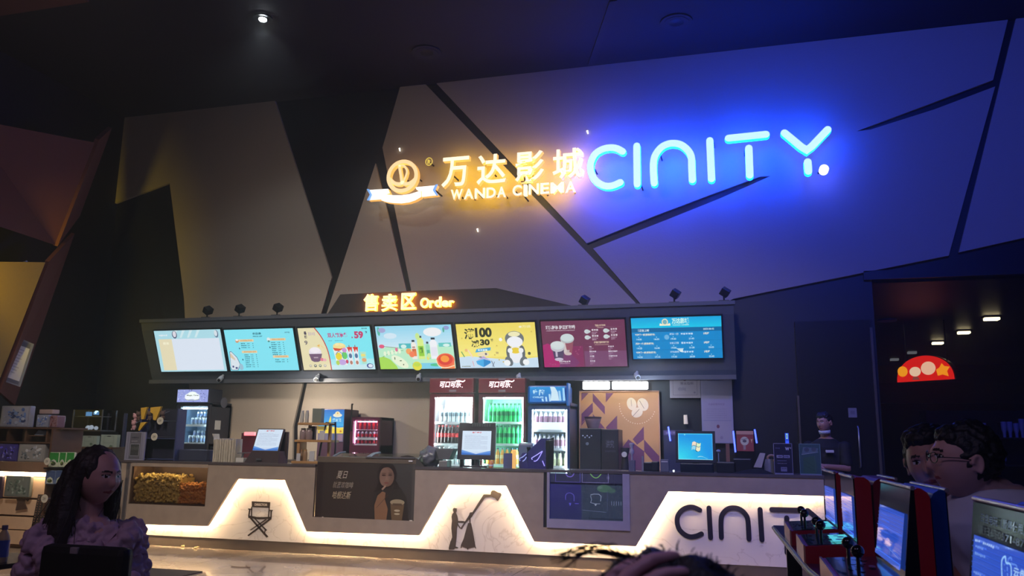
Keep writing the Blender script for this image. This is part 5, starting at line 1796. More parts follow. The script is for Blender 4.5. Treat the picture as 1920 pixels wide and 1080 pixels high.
jar(567, Z1_[1] + .03, .15, .045, 'glass jar on the middle shelf of the wooden rack, left one', 'rack jars')
jar(578, Z1_[1] + .03, .15, .045, 'glass jar on the middle shelf of the wooden rack, right one', 'rack jars')
slim = mat('slim_bottle', rgb(190, 190, 186), .2)
jar(563, Z1_[2] + .03, .16, .025, 'slim pale bottle on the top shelf of the rack, left one', 'rack slim bottles', body=slim, cap=slim)
jar(572, Z1_[2] + .03, .16, .025, 'slim pale bottle on the top shelf of the rack, right one', 'rack slim bottles', body=slim, cap=slim)
jar(565, ZT + .03, .15, .03, 'slim bottle on the bottom shelf of the rack, left one', 'rack bottom bottles', body=mat('tan_bottle', rgb(150, 120, 90), .3), cap=M_WOOD)
jar(573, ZT + .03, .15, .03, 'slim bottle on the bottom shelf of the rack, right one', 'rack bottom bottles', body=mat('tan_bottle', rgb(150, 120, 90), .3), cap=M_WOOD)
for px, zb, w, h, lb in ((561, ZT + .03, .055, .10, 'white price card on the bottom shelf of the rack, left one'), (586, ZT + .03, .07, .13, 'white price card on the bottom shelf of the rack, right one'), (603, Z1_[1] + .03, .075, .12, 'grey card standing on the middle shelf of the rack')):
    x = at(px, 840, YI - .06).x
    tag(MB().box(x - w / 2, x + w / 2, YI - .07, YI - .062, zb, zb + h).build('price_card', mat('card_white', rgb(190, 190, 196), .6)), lb, 'card')
x0, x1, z0, z1 = span(589, 766, 606, 793, YI + .05)
tag(MB().box(x0, x1, YI + .0, YI + .08, Z1_[2] + .03, z1, 0, .004).build('tea_tin', mat('tin_green_grey', rgb(120, 128, 120), .4)), 'pale grey-green box on the top shelf of the wooden rack', 'box')
x0, x1, z0, z1 = span(596, 799, 613, 806, YI + .05)
tag(MB().box(x0, x1, YI + .02, YI + .06, z0, z1).build('yellow_card', mat('card_yellow', rgb(236, 204, 90), .6, emis=(.9, .7, .2), strength=.25)), 'bright yellow strip sign under the top shelf of the rack', 'sign')
x0, x1, z0, z1 = span(581, 799, 592, 824, YI + .08)
tag(MB().box(x0, x1, YI + .06, YI + .1, Z1_[1] + .03, z1).build('dark_tin', mat('tin_dark', rgb(66, 58, 70), .4)), 'dark tin on the middle shelf of the rack behind the jars', 'tin')
# black metal ladle frame
mb = MB()
P = [at(a, b, YI - .02) for a, b in ((602, 834), (612, 792), (629, 792), (629, 836))]
mb.tube(P, .012, 8).tube([P[0], P[0] + Vector((-.02, 0, -.16))], .014, 8).tube([P[1] + Vector((0, 0, -.03)), P[2] + Vector((0, 0, -.03))], .010, 8)
P2 = P[1] + Vector((0, .0, -.03))
mb.tube([P[3], P[3] + Vector((0, 0, -.14))], .012, 8)
tag(mb.build('metal_frame_stand', M_BLKPLA), 'slanted black metal frame stand between jar rack and freezer', 'stand')

# orange striped cup, sign card and pole right of the tablet
def art_card(w, h, bg, items):
    A = Art(w, h, bg)
    for it in items:
        getattr(A, it[0])(*it[1:])
    return A


p = at(925, 868, YI)
tag(MB().lathe((p.x, YI - .1, ZT), [(.022, 0), (.03, .02), (.03, .06), (.012, .09)], 14, 0).lathe((p.x, YI - .1, ZT), [(.0315, .02), (.0315, .04)], 14, 1).build('orange_toy', [mat('toy_orange', rgb(220, 140, 70), .4), mat('toy_white', rgb(220, 220, 220), .4)]), 'small orange and white figure standing before the upright tablet', 'toy')
X0, X1, Z0, Z1 = span(944, 850, 960, 874, YI)
tag(MB().box(X0, X1, YI, YI + .03, ZT, Z1).build('blue_grey_card', mat('card_bluegrey', rgb(84, 88, 130), .5)), 'blue-grey card standing between the tablet and the slush machines', 'card')
X0, X1, Z0, Z1 = span(961, 843, 967.5, 876, YI - .1)
t = tag(MB().box(X0, X1, YI - .12, YI - .09, ZT, Z1, 0, .006).build('orange_tube', mat('tube_orange', rgb(240, 180, 90), .4, emis=(1, .6, .2), strength=.5)), 'slim glowing orange and white upright tube beside the slush machines', 'tube')

# slush machines
for k, (xa, xb, yt, lb) in enumerate([(974, 990, 849, 'low purple drink machine with blue light lines, left one'), (990, 1025, 822, 'tall slanted purple drink machine with violet light lines, right one')]):
    X0, X1, Z0, Z1 = span(xa, yt, xb, 878, YI)
    t = thing('drink_machine', lb, 'drink machine', ((X0 + X1) / 2, YI, ZT))
    pr = [(X0, ZT), (X1, ZT), (X1 - .02, Z1), (X1 - .07, Z1 + .0), (X0 + .0, ZT + .2 if k else ZT + .12), ]
    MB().prism([(x, YI, z) for x, z in pr], (0, .25, 0)).build('body', mat('slush_purple', rgb(58, 50, 112), .3), t)
    glow = emit('violet_line', (.30, .22, 1.0), .9) if k else emit('blue_line', (.22, .3, 1.0), .6)
    if k:
        pts = [(1017, 846), (1008, 852), (1000, 857), (997, 859), (998, 862)], [(1017, 846), (1013, 854), (1008, 862), (1003, 865), (1001, 864)], [(1017, 864), (1021, 874)]
    else:
        pts = [(987, 851), (980, 857), (974, 860), (975, 864)], [(987, 857), (984, 862), (980, 865)]
    for L in pts:
        MB().tube(smooth_line([at(a, b, YI - .01) for a, b in L]), .006, 6).build('light_line', glow, t)
    if k:
        MB().prism([(X1 - .05, YI + .26, ZT), (X1 + .02, YI + .26, ZT), (X1 + .03, YI + .26, Z1 + .02), (X1 - .06, YI + .26, Z1 - .02)], (0, .02, 0)).box(X1 - .005, X1 + .03, YI - .02, YI + .25, ZT, Z1 - .02, 0, .01).build('side_panel', M_BLKPLA, t)
    else:
        MB().lathe(((X0 + X1) / 2 + .03, YI + .12, Z1 - .01), [(.02, 0), (.02, .05), (.028, .055), (.028, .08)], 12).build('hopper', M_BLKPLA, t)
mb = MB()
p = at(985, 842, YI + .3)
mb.box(p.x - .09, p.x + .1, YI + .28, YI + .42, ZT, p.z + .08, 0, .03)
tag(mb.build('clear_hopper', mat('cloudy_plastic', rgb(110, 122, 140), .2)), 'cloudy plastic hopper behind the low purple drink machine', 'hopper')

# --- coffee area
YCP = YB - .03
X0, X1, Z0, Z1 = span(1088, 734, 1237, 880, YCP)
t = thing('coffee_mural', 'lit orange and mauve chevron panel with pale coffee beans', 'wall panel', ((X0 + X1) / 2, YCP, 1.0))
A = Art(150, 146, (214, 158, 104))
PU = (128, 72, 104)
Y0 = 146
for pts in ([(3, 143), (17, 143), (3, 128)], [(25, 143), (48, 117), (48, 102), (25, 127)], [(50, 143), (65, 143), (50, 125)], [(3, 103), (25, 125), (25, 107), (3, 85)],
            [(25, 103), (44, 80), (25, 82)], [(34, 92), (48, 76), (34, 76)], [(50, 78), (71, 100), (71, 62), (50, 76)], [(100, 56), (121, 80), (121, 56), (108, 46)], [(121, 56), (150, 24), (150, 0), (121, 34)],
            [(92, 56), (121, 34), (121, 0), (80, 0), (80, 40)], [(3, 85), (12, 92), (3, 80)]):
    A.poly(pts, PU)
A.rect(71, 0, 72, 100, (190, 140, 98))
BEAN = (246, 222, 184)
A.ell(99, 122, 9, 12, BEAN, 24, .25).ell(120, 121, 10, 12.5, BEAN, 24, .4).ell(109, 106, 11, 9, BEAN, 24, .5)
A.line([(98, 130), (99, 118)], .7, (170, 130, 96)).line([(114, 128), (122, 114)], .9, (150, 110, 80)).line([(101, 99), (113, 112)], .9, (150, 110, 80))
for i in range(22):
    a = R(178 + i * 7.6)
    A.ell(110 + 34 * math.cos(a), 121 + 36 * math.sin(a), 1, 1, (250, 226, 190), 8)
A.build('printed_panel', art_mat('panel_print', 0, .6), (X0, YCP - .025, Z0), (X1 - X0, 0, 0), (0, 0, Z1 - Z0), t, back=.02)
MB().tube([(X0, YCP - .04, Z0), (X0, YCP - .04, Z1 - .0), (X1, YCP - .04, Z1), (X1, YCP - .04, Z0)], .011, 8).build('frame', mat('panel_frame', rgb(220, 170, 140), .4), t)
# glowing white sign over the panel
X0s, X1s, Z0s, Z1s = span(1092, 714, 1214, 731, YCP - .3)
t = thing('coffee_bar_sign', 'blown-out white glowing sign letters above the coffee panel', 'illuminated sign', ((X0s + X1s) / 2, YCP - .3, Z0s))
E_BLOW = emit('blown_white', (1, 1, 1), 9)
for wd, xa, xb in (('COFFEE', 1093, 1142), ('COFFEE', 1148, 1214)):
    n = 5 if xa < 1100 else 6
    for i in range(n):
        a0, a1 = xa + (xb - xa) * i / n, xa + (xb - xa) * (i + 1) / n
        x0, x1, z0, z1 = span(a0 - .8, 715, a1 + .8, 730, YCP - .3)
        MB().box(x0, x1, YCP - .3, YCP - .26, z0, z1, 0, .03).build('letter', E_BLOW, t)
MB().box(X0s, X1s, YCP - .26, YCP - .24, Z0s + .02, Z0s + .05).build('mounting_rail', M_DKMETAL, t)
standing_y = 11.0
# coffee machine (on the back worktop of the coffee corner)
bx0_, bx1_ = at(1074, 870, 10.9).x, at(1262, 870, 10.9).x
tb = thing('coffee_worktop', 'dark worktop of the coffee corner carrying the coffee machine', 'counter', ((bx0_ + bx1_) / 2, 11.1, 0))
MB().box(bx0_, bx1_, 10.78, YB - .06, 0, 1.0).build('cabinet', M_BLKPLA, tb)
MB().box(bx0_, bx1_, 10.76, YB - .06, 1.0, 1.03).build('worktop', M_DKMETAL, tb)
YCM = 10.85
X0, X1, Z0, Z1 = span(1087, 803, 1160, 878, YCM)
t = thing('coffee_machine', 'black two-part coffee machine with a bean hopper on top', 'coffee machine', ((X0 + X1) / 2, YCM, 1.03))
cmk = mat('coffee_black', rgb(28, 30, 46), .35)
xm_ = at(1127, 840, YCM).x
MB().box(X0, xm_, YCM, YCM + .4, 1.03, Z1, 0, .012).build('brewer_body', cmk, t)
MB().box(xm_ + .005, X1, YCM - .01, YCM + .4, 1.03, Z1 - .01, 0, .012).build('milk_unit', mat('coffee_black_b', rgb(32, 32, 46), .35), t)
x0, x1, z0, z1 = span(1096, 784, 1123, 803, YCM + .1)
MB().lathe(((x0 + x1) / 2, YCM + .2, Z1), [(.07, 0), (.11, z1 - Z1 - .02), (.11, z1 - Z1)], 20).build('bean_hopper', mat('hopper_smoke', rgb(120, 100, 110), .15), t)
MB().lathe(((x0 + x1) / 2, YCM + .2, z1), [(.12, 0), (.12, .02)], 20).build('hopper_lid', mat('hopper_lid', rgb(50, 40, 60), .3), t)
A = Art(40, 20)
A.text('讲究', 4, 6, 24, 17, (104, 104, 124), .01)
squig(A, 2, 0, 26, 3, (66, 66, 84), 3)
x0, x1, z0, z1 = span(1133, 821, 1157, 848, YCM)
A.build('lettering', M_TEXTGREY, (x0, YCM - .016, z0), (x1 - x0 + .05, 0, 0), (0, 0, z1 - z0), t)
for i in range(5):
    x = at(1093 + i * 4, 820, YCM).x
    MB().cyl((x, YCM - .006, at(1100, 817 + (i % 2) * 3, YCM).z), .009, .01, 10, axis='y').build('button', mat('button_pale', rgb(150, 156, 180), .3, emis=(.6, .7, 1), strength=.25), t)
p = at(1101, 832, YCM)
MB().cyl((p.x, YCM - .01, p.z), .02, .012, 18, axis='y').build('dial', mat('dial_grey', rgb(96, 104, 130), .3), t)
MB().box(X0 + .03, xm_, YCM - .08, YCM, 1.035, 1.05).build('drip_tray', M_STEEL, t)
# grinder with round gauge
p = at(1170, 858, 10.8)
t = thing('coffee_grinder', 'dark coffee grinder with a pale round gauge beside the coffee machine', 'grinder', (p.x, 10.85, 1.03))
MB().lathe((p.x, 10.9, 1.03), [(.055, 0), (.05, .12), (.04, .22), (.06, .3), (.06, .33)], 16).build('body', mat('grinder_dark', rgb(44, 44, 56), .3), t)
MB().cyl((p.x, 10.82, p.z + .04), .035, .02, 20, axis='y').build('gauge', mat('gauge_pale', rgb(176, 176, 184), .4), t)
# bottle on a little box
p = at(1185, 870, YI)
t = thing('syrup_bottle', 'pale slim bottle with a cap standing on a small grey box', 'bottle', (p.x, YI, ZT))
MB().box(p.x - .035, p.x + .035, YI - .03, YI + .04, ZT, ZT + .12).build('box', mat('box_grey', rgb(104, 104, 120), .5), t)
MB().lathe((p.x, YI, ZT + .12), [(.012, 0), (.012, .06), (.03, .09), (.022, .12), (.012, .14), (.024, .16), (.024, .175), (.034, .185), (.02, .2)], 14).build('bottle', mat('bottle_pale', rgb(170, 166, 180), .3), t)
p = at(1205, 868, YI)
tag(MB().cyl((p.x, YI, ZT), .012, .17, 10).build('white_stirrer_tube', mat('tube_pale', rgb(150, 146, 156), .5)), 'thin upright pale tube right of the syrup bottle', 'tube')
X0, X1, Z0, Z1 = span(1238, 863, 1254, 880, YI - .15)
t = thing('card_terminal', 'small grey card terminal with a white strip left of the blue monitor', 'card terminal', ((X0 + X1) / 2, YI - .15, ZT))
MB().box(X0, X1, YI - .15, YI - .1, ZT, Z1 + .01, 0, .005).build('body', mat('terminal_grey', rgb(104, 106, 120), .4), t)
MB().box(X0 + .012, X1 - .012, YI - .153, YI - .15, Z1 - .022, Z1 - .008).build('paper_strip', M_PAPER, t)
for px, py, w, h, lb, nm, c in ((1215, 872, .1, .1, 'low black device left of the grey card terminal', 'black_device', 30), (1228, 873, .08, .11, 'dark squat canister beside the low black device', 'dark_canister', 36), (1362, 870, .22, .12, 'dark low box right of the blue monitor', 'dark_box', 24), (1392, 868, .2, .16, 'dark bulky box before the red poster', 'dark_box', 20)):
    p = at(px, py, YI)
    tag(MB().box(p.x - w / 2, p.x + w / 2, YI - .02, YI + .16, ZT, ZT + h, 0, .012).build(nm, mat('dev_%d' % c, rgb(c, c + 2, c + 12), .4)), lb, 'device')
p = at(1263, 877, YI - .15)
tag(MB().ball((p.x, YI - .15, ZT + .012), .012).build('indicator_lamp', emit('tiny_white', (.9, 1, 1), 1.5)), 'tiny white light dot between card terminal and monitor', 'lamp')

# certificates on the dark wall
yc_ = YB - .03
X0, X1, Z0, Z1 = span(1256, 706, 1313, 746, yc_)
t = thing('framed_certificate', 'pale framed certificate with a red seal on the dark wall', 'certificate', ((X0 + X1) / 2, yc_, Z0))
MB().box(X0, X1, yc_ - .01, yc_ + .03, Z0, Z1).build('frame', mat('cert_frame', rgb(180, 176, 188), .5), t)
A = Art(58, 40, (168, 158, 168))
A.frame(5, 4, 53, 35, .7, (104, 90, 110)).ell(29, 35, 3, 3, (120, 70, 90)).text('营业执照', 20, 25, 46, 30, (84, 70, 90), .01)
squig(A, 15, 12, 16, 8, (140, 130, 150), 2, 8)
A.ell(48, 9, 2, 2, (130, 120, 140))
A.build('sheet', M_TEXTGREY, (X0 + .01, yc_ - .013, Z0 + .01), (X1 - X0 - .02, 0, 0), (0, 0, Z1 - Z0 - .02), t)
X0, X1, Z0, Z1 = span(1256, 696, 1313, 704, yc_)
tag(MB().box(X0, X1, yc_ - .02, yc_ + .03, Z0, Z1).build('header_strip', mat('cert_strip', rgb(150, 146, 164), .5)), 'pale narrow header strip above the framed certificate', 'sign')
X0, X1, Z0, Z1 = span(1315, 696, 1374, 831, yc_)
t = thing('certificate_board', 'tall pale board of three certificates beside the framed one', 'notice board', ((X0 + X1) / 2, yc_, Z0))
MB().box(X0, X1, yc_ - .01, yc_ + .03, Z0, Z1).build('board', mat('cert_board', rgb(150, 146, 170), .5), t)
A = Art(58, 134, (150, 146, 172))
A.rect(0, 124, 58, 134, (160, 156, 178)).rect(2, 84, 56, 122, (146, 142, 168)).rect(2, 42, 56, 80, (152, 144, 166)).rect(2, 2, 56, 40, (156, 148, 166))
squig(A, 12, 116, 32, 2.4, (120, 116, 146), 3)
A.text('食品经营许可证', 12, 70, 44, 74, (116, 100, 130), .01).ell(30, 30, 3, 3.4, (110, 54, 84)).ell(36, 9, 3, 3, (136, 124, 150)).rect(2, 40.5, 56, 41.5, (124, 120, 150))
for i in range(5):
    squig(A, 8, 62 - i * 4, 40, 1.6, (136, 130, 154), i, 12)
A.build('sheets', M_TEXTGREY, (X0 + .01, yc_ - .013, Z0 + .01), (X1 - X0 - .02, 0, 0), (0, 0, Z1 - Z0 - .02), t)
p0, p1 = at(1285, 778, yc_), at(1286, 795, yc_)
tag(MB().tube([p0, p1], [.025, .03], 10).build('wall_thermometer', mat('pale_pill', rgb(210, 190, 170), .4, emis=(.9, .8, .7), strength=.35)), 'small pale upright oval lamp on the dark wall under the certificate', 'lamp')

# small shelf and posters behind the monitor
X0, X1, Z0, Z1 = span(1244, 806, 1300, 868, 11.2)
t = thing('wall_shelf_unit', 'dim shelf unit behind the blue monitor', 'shelf unit', ((X0 + X1) / 2, 11.2, Z0))
MB().box(X0, X1, 11.25, 11.4, 1.03, Z1, 0).build('body', mat('shelfunit', rgb(44, 46, 78), .5), t)
A = Art(56, 12, (100, 90, 124))
squig(A, 4, 3, 46, 6, (140, 130, 160), 8)
A.build('title_strip', M_TEXTGREY, (X0, 11.245, Z1 - .07), (X1 - X0, 0, 0), (0, 0, .06), t)
for px, y0, y1, lb in ((1255, 800, 827, 'slanted blue neon stick left of the blue monitor'), (1377, 808, 848, 'long slanted blue neon stick left of the red poster'), (1417, 805, 831, 'blue neon stick right of the red poster')):
    Yn = 11.238 if px < 1300 else 11.1
    a, b = at(px - 2, y0, Yn), at(px + 2, y1, Yn)
    tag(MB().tube([a, b], .011, 8).build('neon_stick', emit('neon_blue', (.03, .08, 1.0), 3.0)), lb, 'neon light', 'blue neon sticks')
X0, X1, Z0, Z1 = span(1381, 808, 1413, 846, 11.1)
lc0, lc1 = at(1268, 860, 11.1).x, at(1440, 860, 11.1).x
tag(MB().box(lc0, lc1, 11.03, 11.42, 0, 1.0, 0, .005).build('low_cabinet', M_BLKPLA), 'low black cabinet along the dark wall under the red poster', 'cabinet')
t = thing('red_poster', 'dark red poster with a round white emblem between blue neon sticks', 'poster', ((X0 + X1) / 2, 11.1, Z0))
A = Art(34, 40, (112, 44, 70))
A.rect(0, 33, 34, 40, (150, 110, 140)).rect(0, 32, 34, 33, (70, 30, 60)).ell(16, 20, 8.5, 8.5, (150, 146, 184)).ell(16, 20, 4, 3, (70, 60, 100)).line([(10, 23), (22, 25)], 1.2, (90, 80, 130)).text('Y', 28, 17, 32, 24, (190, 170, 180), .02).rect(13, 3, 18, 12, (120, 100, 140))
A.build('printed_sheet', art_mat('poster_glow', .5), (X0, 11.09, Z0), (X1 - X0, 0, 0), (0, 0, Z1 - Z0), t, back=.03)
MB().box(X0 - .02, X1 + .02, 11.1, 11.14, 1.0, Z1 + .02).build('backing_board', M_DKMETAL, t)
for k, (px, lb) in enumerate([(1365, 'slim orange-brown folder standing right of the monitor')]):
    X0, X1, Z0, Z1 = span(1361, 832, 1368, 860, YI + .1)
    tag(MB().box(X0, X1, YI + .1, YI + .2, ZT, Z1).build('folder', mat('folder_tan', rgb(136, 96, 78), .5)), lb, 'folder')
p = at(1347, 846, YI + .1)
tag(MB().ball((p.x, YI + .1, p.z), .02, 0, 12, (1.3, 1, 1)).tube([(p.x, YI + .1, ZT), (p.x, YI + .1, p.z)], .006, 6).build('computer_mouse', mat('mouse_pale', rgb(150, 160, 180), .3)), 'small pale knob on a stem right of the monitor', 'device')

# white leaning card, tape dispenser
P = [at(a, b, YI - .05) for a, b in ((1413, 876), (1425, 849), (1435, 850), (1428, 877))]
mb = MB().prism([(p.x, YI - .05, max(ZT, p.z)) for p in P], (0, .02, 0))
tag(mb.build('leaning_card', mat('card_cream', rgb(176, 168, 164), .6)), 'cream card leaning on the counter left of the black sign holder', 'card')
p = at(1443, 862, YI)
t = thing('tape_dispenser', 'grey dispenser with a roll of brown tape left of the black sign holder', 'tape dispenser', (p.x, YI, ZT))
MB().lathe((p.x, YI, ZT), [(.06, 0), (.06, .1), (.045, .16)], 16).build('body', mat('dispenser_grey', rgb(110, 110, 126), .4), t)
c = (p.x + .02, YI - .02, ZT + .17)
MB().tube([(c[0] + .04 * math.cos(i * PI / 12), c[1], c[2] + .032 * math.sin(i * PI / 12)) for i in range(24)], .014, 8, closed=True).build('tape_roll', mat('tape_tan', rgb(150, 116, 92), .5), t)
tag(MB().prism(smooth_line([(at(1372, 876, YI).x, YI - .1, ZT), (at(1400, 876, YI).x, YI - .1, ZT + .035), (at(1425, 876, YI).x, YI - .1, ZT + .05), (at(1447, 876, YI).x, YI - .1, ZT + .01), (at(1447, 880, YI).x, YI - .1, ZT)]), (0, .2, 0)).build('dark_cloth', mat('cloth_dark', rgb(26, 28, 44), .8)), 'crumpled dark cloth lying on the counter before the leaning card', 'cloth')
MBp = at(1440, 860, YI)
# sign holders
X0, X1, Z0, Z1 = span(1451, 833, 1486, 886, DC + .12)
t = thing('sign_holder', 'black price sign with a white border and a large W', 'sign', ((X0 + X1) / 2, DC + .12, ZT))
A = Art(40, 56, (34, 34, 58))
A.frame(.4, .4, 39.6, 55.6, .8, (150, 150, 176)).text('W', 25, 43, 34, 49, (190, 190, 214), .04).text('+', 35, 46, 38, 49, (170, 170, 200), .03)
squig(A, 4, 46, 10, 2, (90, 90, 120), 1)
A.rect(6, 29, 19, 34, (150, 150, 176)).rect(21, 29, 34, 34, (140, 140, 170)).rect(14, 4, 27, 12, (120, 120, 150))
squig(A, 8, 30, 10, 3, (60, 60, 90), 2)
squig(A, 22, 30, 10, 3, (60, 60, 90), 3)
squig(A, 16, 8, 10, 2.6, (60, 60, 90), 4)
squig(A, 7, 23, 20, 1.4, (130, 130, 160), 4)
squig(A, 7, 18, 20, 1.4, (130, 130, 160), 5)
A.build('printed_sheet', M_TEXTGREY, (X0, DC + .11, ZT + .01), (X1 - X0, 0, 0), (0, 0, Z1 - ZT), t, back=.012)
MB().box(X0, X1, DC + .08, DC + .2, ZT, ZT + .01).build('foot', mat('acrylic_foot', rgb(120, 120, 140), .2), t)
X0, X1, Z0, Z1 = span(1499, 834, 1539, 890, DC + .10)
t = thing('sign_holder', 'green-tinted leaflet in a clear holder at the right counter end', 'sign', ((X0 + X1) / 2, DC + .10, ZT))
A = Art(42, 56, (56, 84, 88))
A.frame(.4, .4, 41.6, 55.6, .9, (110, 140, 146)).poly([(5, 36), (36, 42), (38, 48), (8, 50)], (90, 110, 120)).ell(15, 45, 5, 4, (70, 80, 92)).ell(29, 46, 5, 4, (76, 86, 96)).line([(5, 36), (37, 41)], 1, (140, 150, 160))
A.poly([(6, 2), (8, 30), (30, 34), (34, 14), (32, 2)], (60, 92, 76)).line([(8, 26), (28, 14)], .6, (40, 60, 54)).line([(10, 16), (30, 6)], .6, (40, 60, 54)).line([(30, 34), (31, 4)], .5, (90, 110, 110))
A.build('printed_sheet', M_TEXTGREY, (X0, DC + .09, ZT + .01), (X1 - X0, 0, 0), (0, 0, Z1 - ZT), t, back=.012)
MB().box(X0, X1, DC + .06, DC + .18, ZT, ZT + .01).build('foot', mat('acrylic_foot', rgb(120, 120, 140), .2), t)
# blue-lit phone
X0, X1, Z0, Z1 = span(1472, 812, 1479, 832, 10.6)
tag(Art(8, 20, (30, 70, 220)).rect(2, 9, 6, 19, (150, 200, 226)).rect(3, 11, 4.6, 17, (60, 100, 120)).rect(1, 0, 8, 5, (60, 90, 250)).build('lit_phone', art_mat('phone_glow', 1.0), (X0, 10.6, Z0), (X1 - X0, 0, 0), (0, 0, Z1 - Z0), back=.02), 'small upright blue-lit screen behind the black sign holder', 'screen')
sh0, sh1 = at(1462, 835, 10.6).x, at(1492, 835, 10.6).x
tag(MB().box(sh0, sh1, 10.58, 10.9, 0, Z0 - .001).build('dark_stand', M_BLKPLA), 'narrow dark stand that carries the small blue-lit screen', 'stand')

# ================================================================ MERCHANDISE CORNER ON THE LEFT
YK = 8.55
xr = at(82, 930, YK).x
XKL = at(-90, 930, YK).x
zl0, zl1 = at(40, 893, YK).z, at(40, 885, YK).z
M_SLAT = mat('pale_wood_slat', rgb(206, 176, 146), .5, var=.1, scale=8)
M_KWOOD = mat('brown_wood_band', rgb(128, 100, 80), .5, var=.15)
t = thing('merchandise_shelving', 'wooden merchandise shelving with a warm light line at the far left', 'shelving', ((XKL + xr) / 2, YK, 0))
MB().box(XKL, xr - .02, YK + .12, YK + .5, 0, zl0).build('base_cabinet', M_KWOOD, t)
z = at(40, 1006, YK).z
zz = [at(40, a, YK + .12).z for a in (1004, 994, 967, 934, 893)]
for a, b in zip(zz[1:-1], zz[2:]):
    MB().box(XKL, xr - .02, YK + .08, YK + .12, a + .012, b - .012, 0, .004).build('slat_panel', M_SLAT, t)
MB().box(XKL, xr - .02, YK + .06, YK + .12, max(.02, zz[0] - .1), zz[1]).build('slat_panel', M_SLAT, t)
MB().box(XKL, xr + .0, YK, YK + .5, zl1, at(40, 866, YK).z, 0, .004).build('front_board', M_KWOOD, t)
MB().box(XKL, xr - .03, YK + .03, YK + .07, zl0 + .005, zl1 - .004).build('light_strip', emit('warm_led_shelf', (1.0, .70, .42), 22), t)
zs0, zs1, zs2 = at(40, 866, YK).z, at(40, 828, YK + .1).z, at(40, 801, YK + .1).z
Mdk = mat('dark_wood', rgb(84, 62, 48), .5, var=.2)
MB().box(XKL, xr + .0, YK + .3, YK + .5, zs0, zs2).build('rear_board', Mdk, t)
MB().box(XKL, xr + .02, YK + .05, YK + .5, zs1 - .02, zs1).build('shelf', Mdk, t)
MB().box(XKL, xr + .10, YK + .05, YK + .5, zs2 - .02, zs2).build('shelf', Mdk, t)
for px in (86, 46, 12):
    x = at(px, 850, YK + .1).x
    MB().box(x - .015, x + .015, YK + .08, YK + .3, zs1, zs2 - .02).build('divider', Mdk, t)
MB().box(xr + .0, xr + .03, YK + .0, YK + .5, 0, zs2 - .02).build('end_panel', Mdk, t)
MB().box(at(66, 973, YK + .07).x, at(78, 973, YK + .07).x, YK + .068, YK + .075, at(70, 1000, YK).z, at(70, 962, YK).z).build('price_sheet', M_PAPER, t)

M_PRINTG = art_mat('print_gloss', 0, .2, .3)


def pack(name, label, cat, px, Y, bg, seed, cols, depth=.05, zb=None, group=None, tilt=0.0):
    """soft printed packet with a busy little picture"""
    X0, X1, Z0, Z1 = span(*px, Y)
    if zb is not None:
        Z1 += zb - Z0
        Z0 = zb
    t = thing(name, label, cat, ((X0 + X1) / 2, Y, Z0), group)
    MB().box(X0, X1, Y, Y + depth, Z0, Z1, 0, min(depth, .03) * .45).build('bag', mat('foil_%d' % seed, rgb(*bg), .2, .2), t)
    A = Art(50, 36, bg)
    r = random.Random(seed)
    for i in range(34):
        A.ell(r.uniform(5, 45), r.uniform(4, 32), r.uniform(.8, 5), r.uniform(.8, 3.4), cols[r.randrange(len(cols))], 9, r.uniform(0, 3))
    A.build('printed_front', M_PRINTG, (X0 + (X1 - X0) * .06, Y - .002, Z0 + (Z1 - Z0) * .06), ((X1 - X0) * .88, 0, 0), (0, 0, (Z1 - Z0) * .88), t)
    return t


SV = [(150, 160, 170), (200, 206, 212), (110, 124, 134), (170, 176, 190), (84, 96, 104)]
BL = [(90, 120, 190), (130, 160, 220), (60, 90, 150), (190, 200, 226), (70, 84, 130)]
PU = [(70, 60, 210), (110, 100, 250), (50, 40, 130), (140, 140, 230), (40, 34, 90)]
pack('gift_packet', 'large pale printed packet standing on top of the shelving at far left', 'packet', (1, 760, 56, 800), YK + .15, (168, 172, 196), 11, BL, .08, zs2)
pack('gift_packet', 'violet printed packet in the open shelf at the far left edge', 'packet', (-6, 830, 32, 863), YK + .06, (74, 66, 150), 12, PU, .08, zs0)
pack('gift_packet', 'silver printed packet in the open shelf beside the violet one', 'packet', (34, 829, 84, 863), YK + .06, (150, 150, 150), 13, SV, .08, zs0)
pack('gift_packet', 'grey-green printed packet hanging below the warm light line', 'packet', (9, 892, 56, 932), YK + .0, (120, 130, 124), 14, [(96, 120, 112), (150, 170, 160), (80, 100, 92), (170, 184, 180)], .05)
pack('gift_packet', 'dark packet cut by the left picture edge below the warm light line', 'packet', (-30, 892, 2, 934), YK + .0, (70, 60, 84), 15, PU, .05)
pack('gift_box', 'clear boxed figure on top of the shelving, right of the big packet', 'box', (68, 776, 91, 800), YK + .12, (140, 146, 170), 16, BL, .14, zs2)
pack('gift_box', 'pinkish box with a window at the right end of the shelving top', 'box', (93, 779, 107, 802), YK + .12, (140, 110, 120), 17, [(110, 60, 56), (90, 50, 50), (150, 120, 130)], .14, zs2)
X0, X1, Z0, Z1 = span(71, 769, 96, 775, YK + .12)
tag(MB().box(X0, X1, YK + .14, YK + .26, at(80, 776, YK + .12).z, Z1 + .01, 0, .01).build('small_roll_box', mat('roll_box', rgb(160, 140, 140), .5)), 'small patterned box lying on the clear boxed figure', 'box')
X0, X1, Z0, Z1 = span(65, 803, 82, 813, YK + .12)
tag(MB().prism([(X0, YK + .12, zs2 - .1), (X1, YK + .12, zs2 - .1), (X1 - .01, YK + .12, zs2 - .05), (X0 + .06, YK + .12, zs2 - .035)], (0, .1, 0)).build('toy_car', mat('toy_silver', rgb(170, 190, 210), .2, .3)), 'small silvery toy under the top shelf at the far left', 'toy')
tag(MB().box(X0 - .05, X1 + .04, YK + .08, YK + .3, zs2 - .115, zs2 - .1).build('toy_ledge', Mdk), 'narrow dark wooden ledge under the silvery toy', 'shelf')
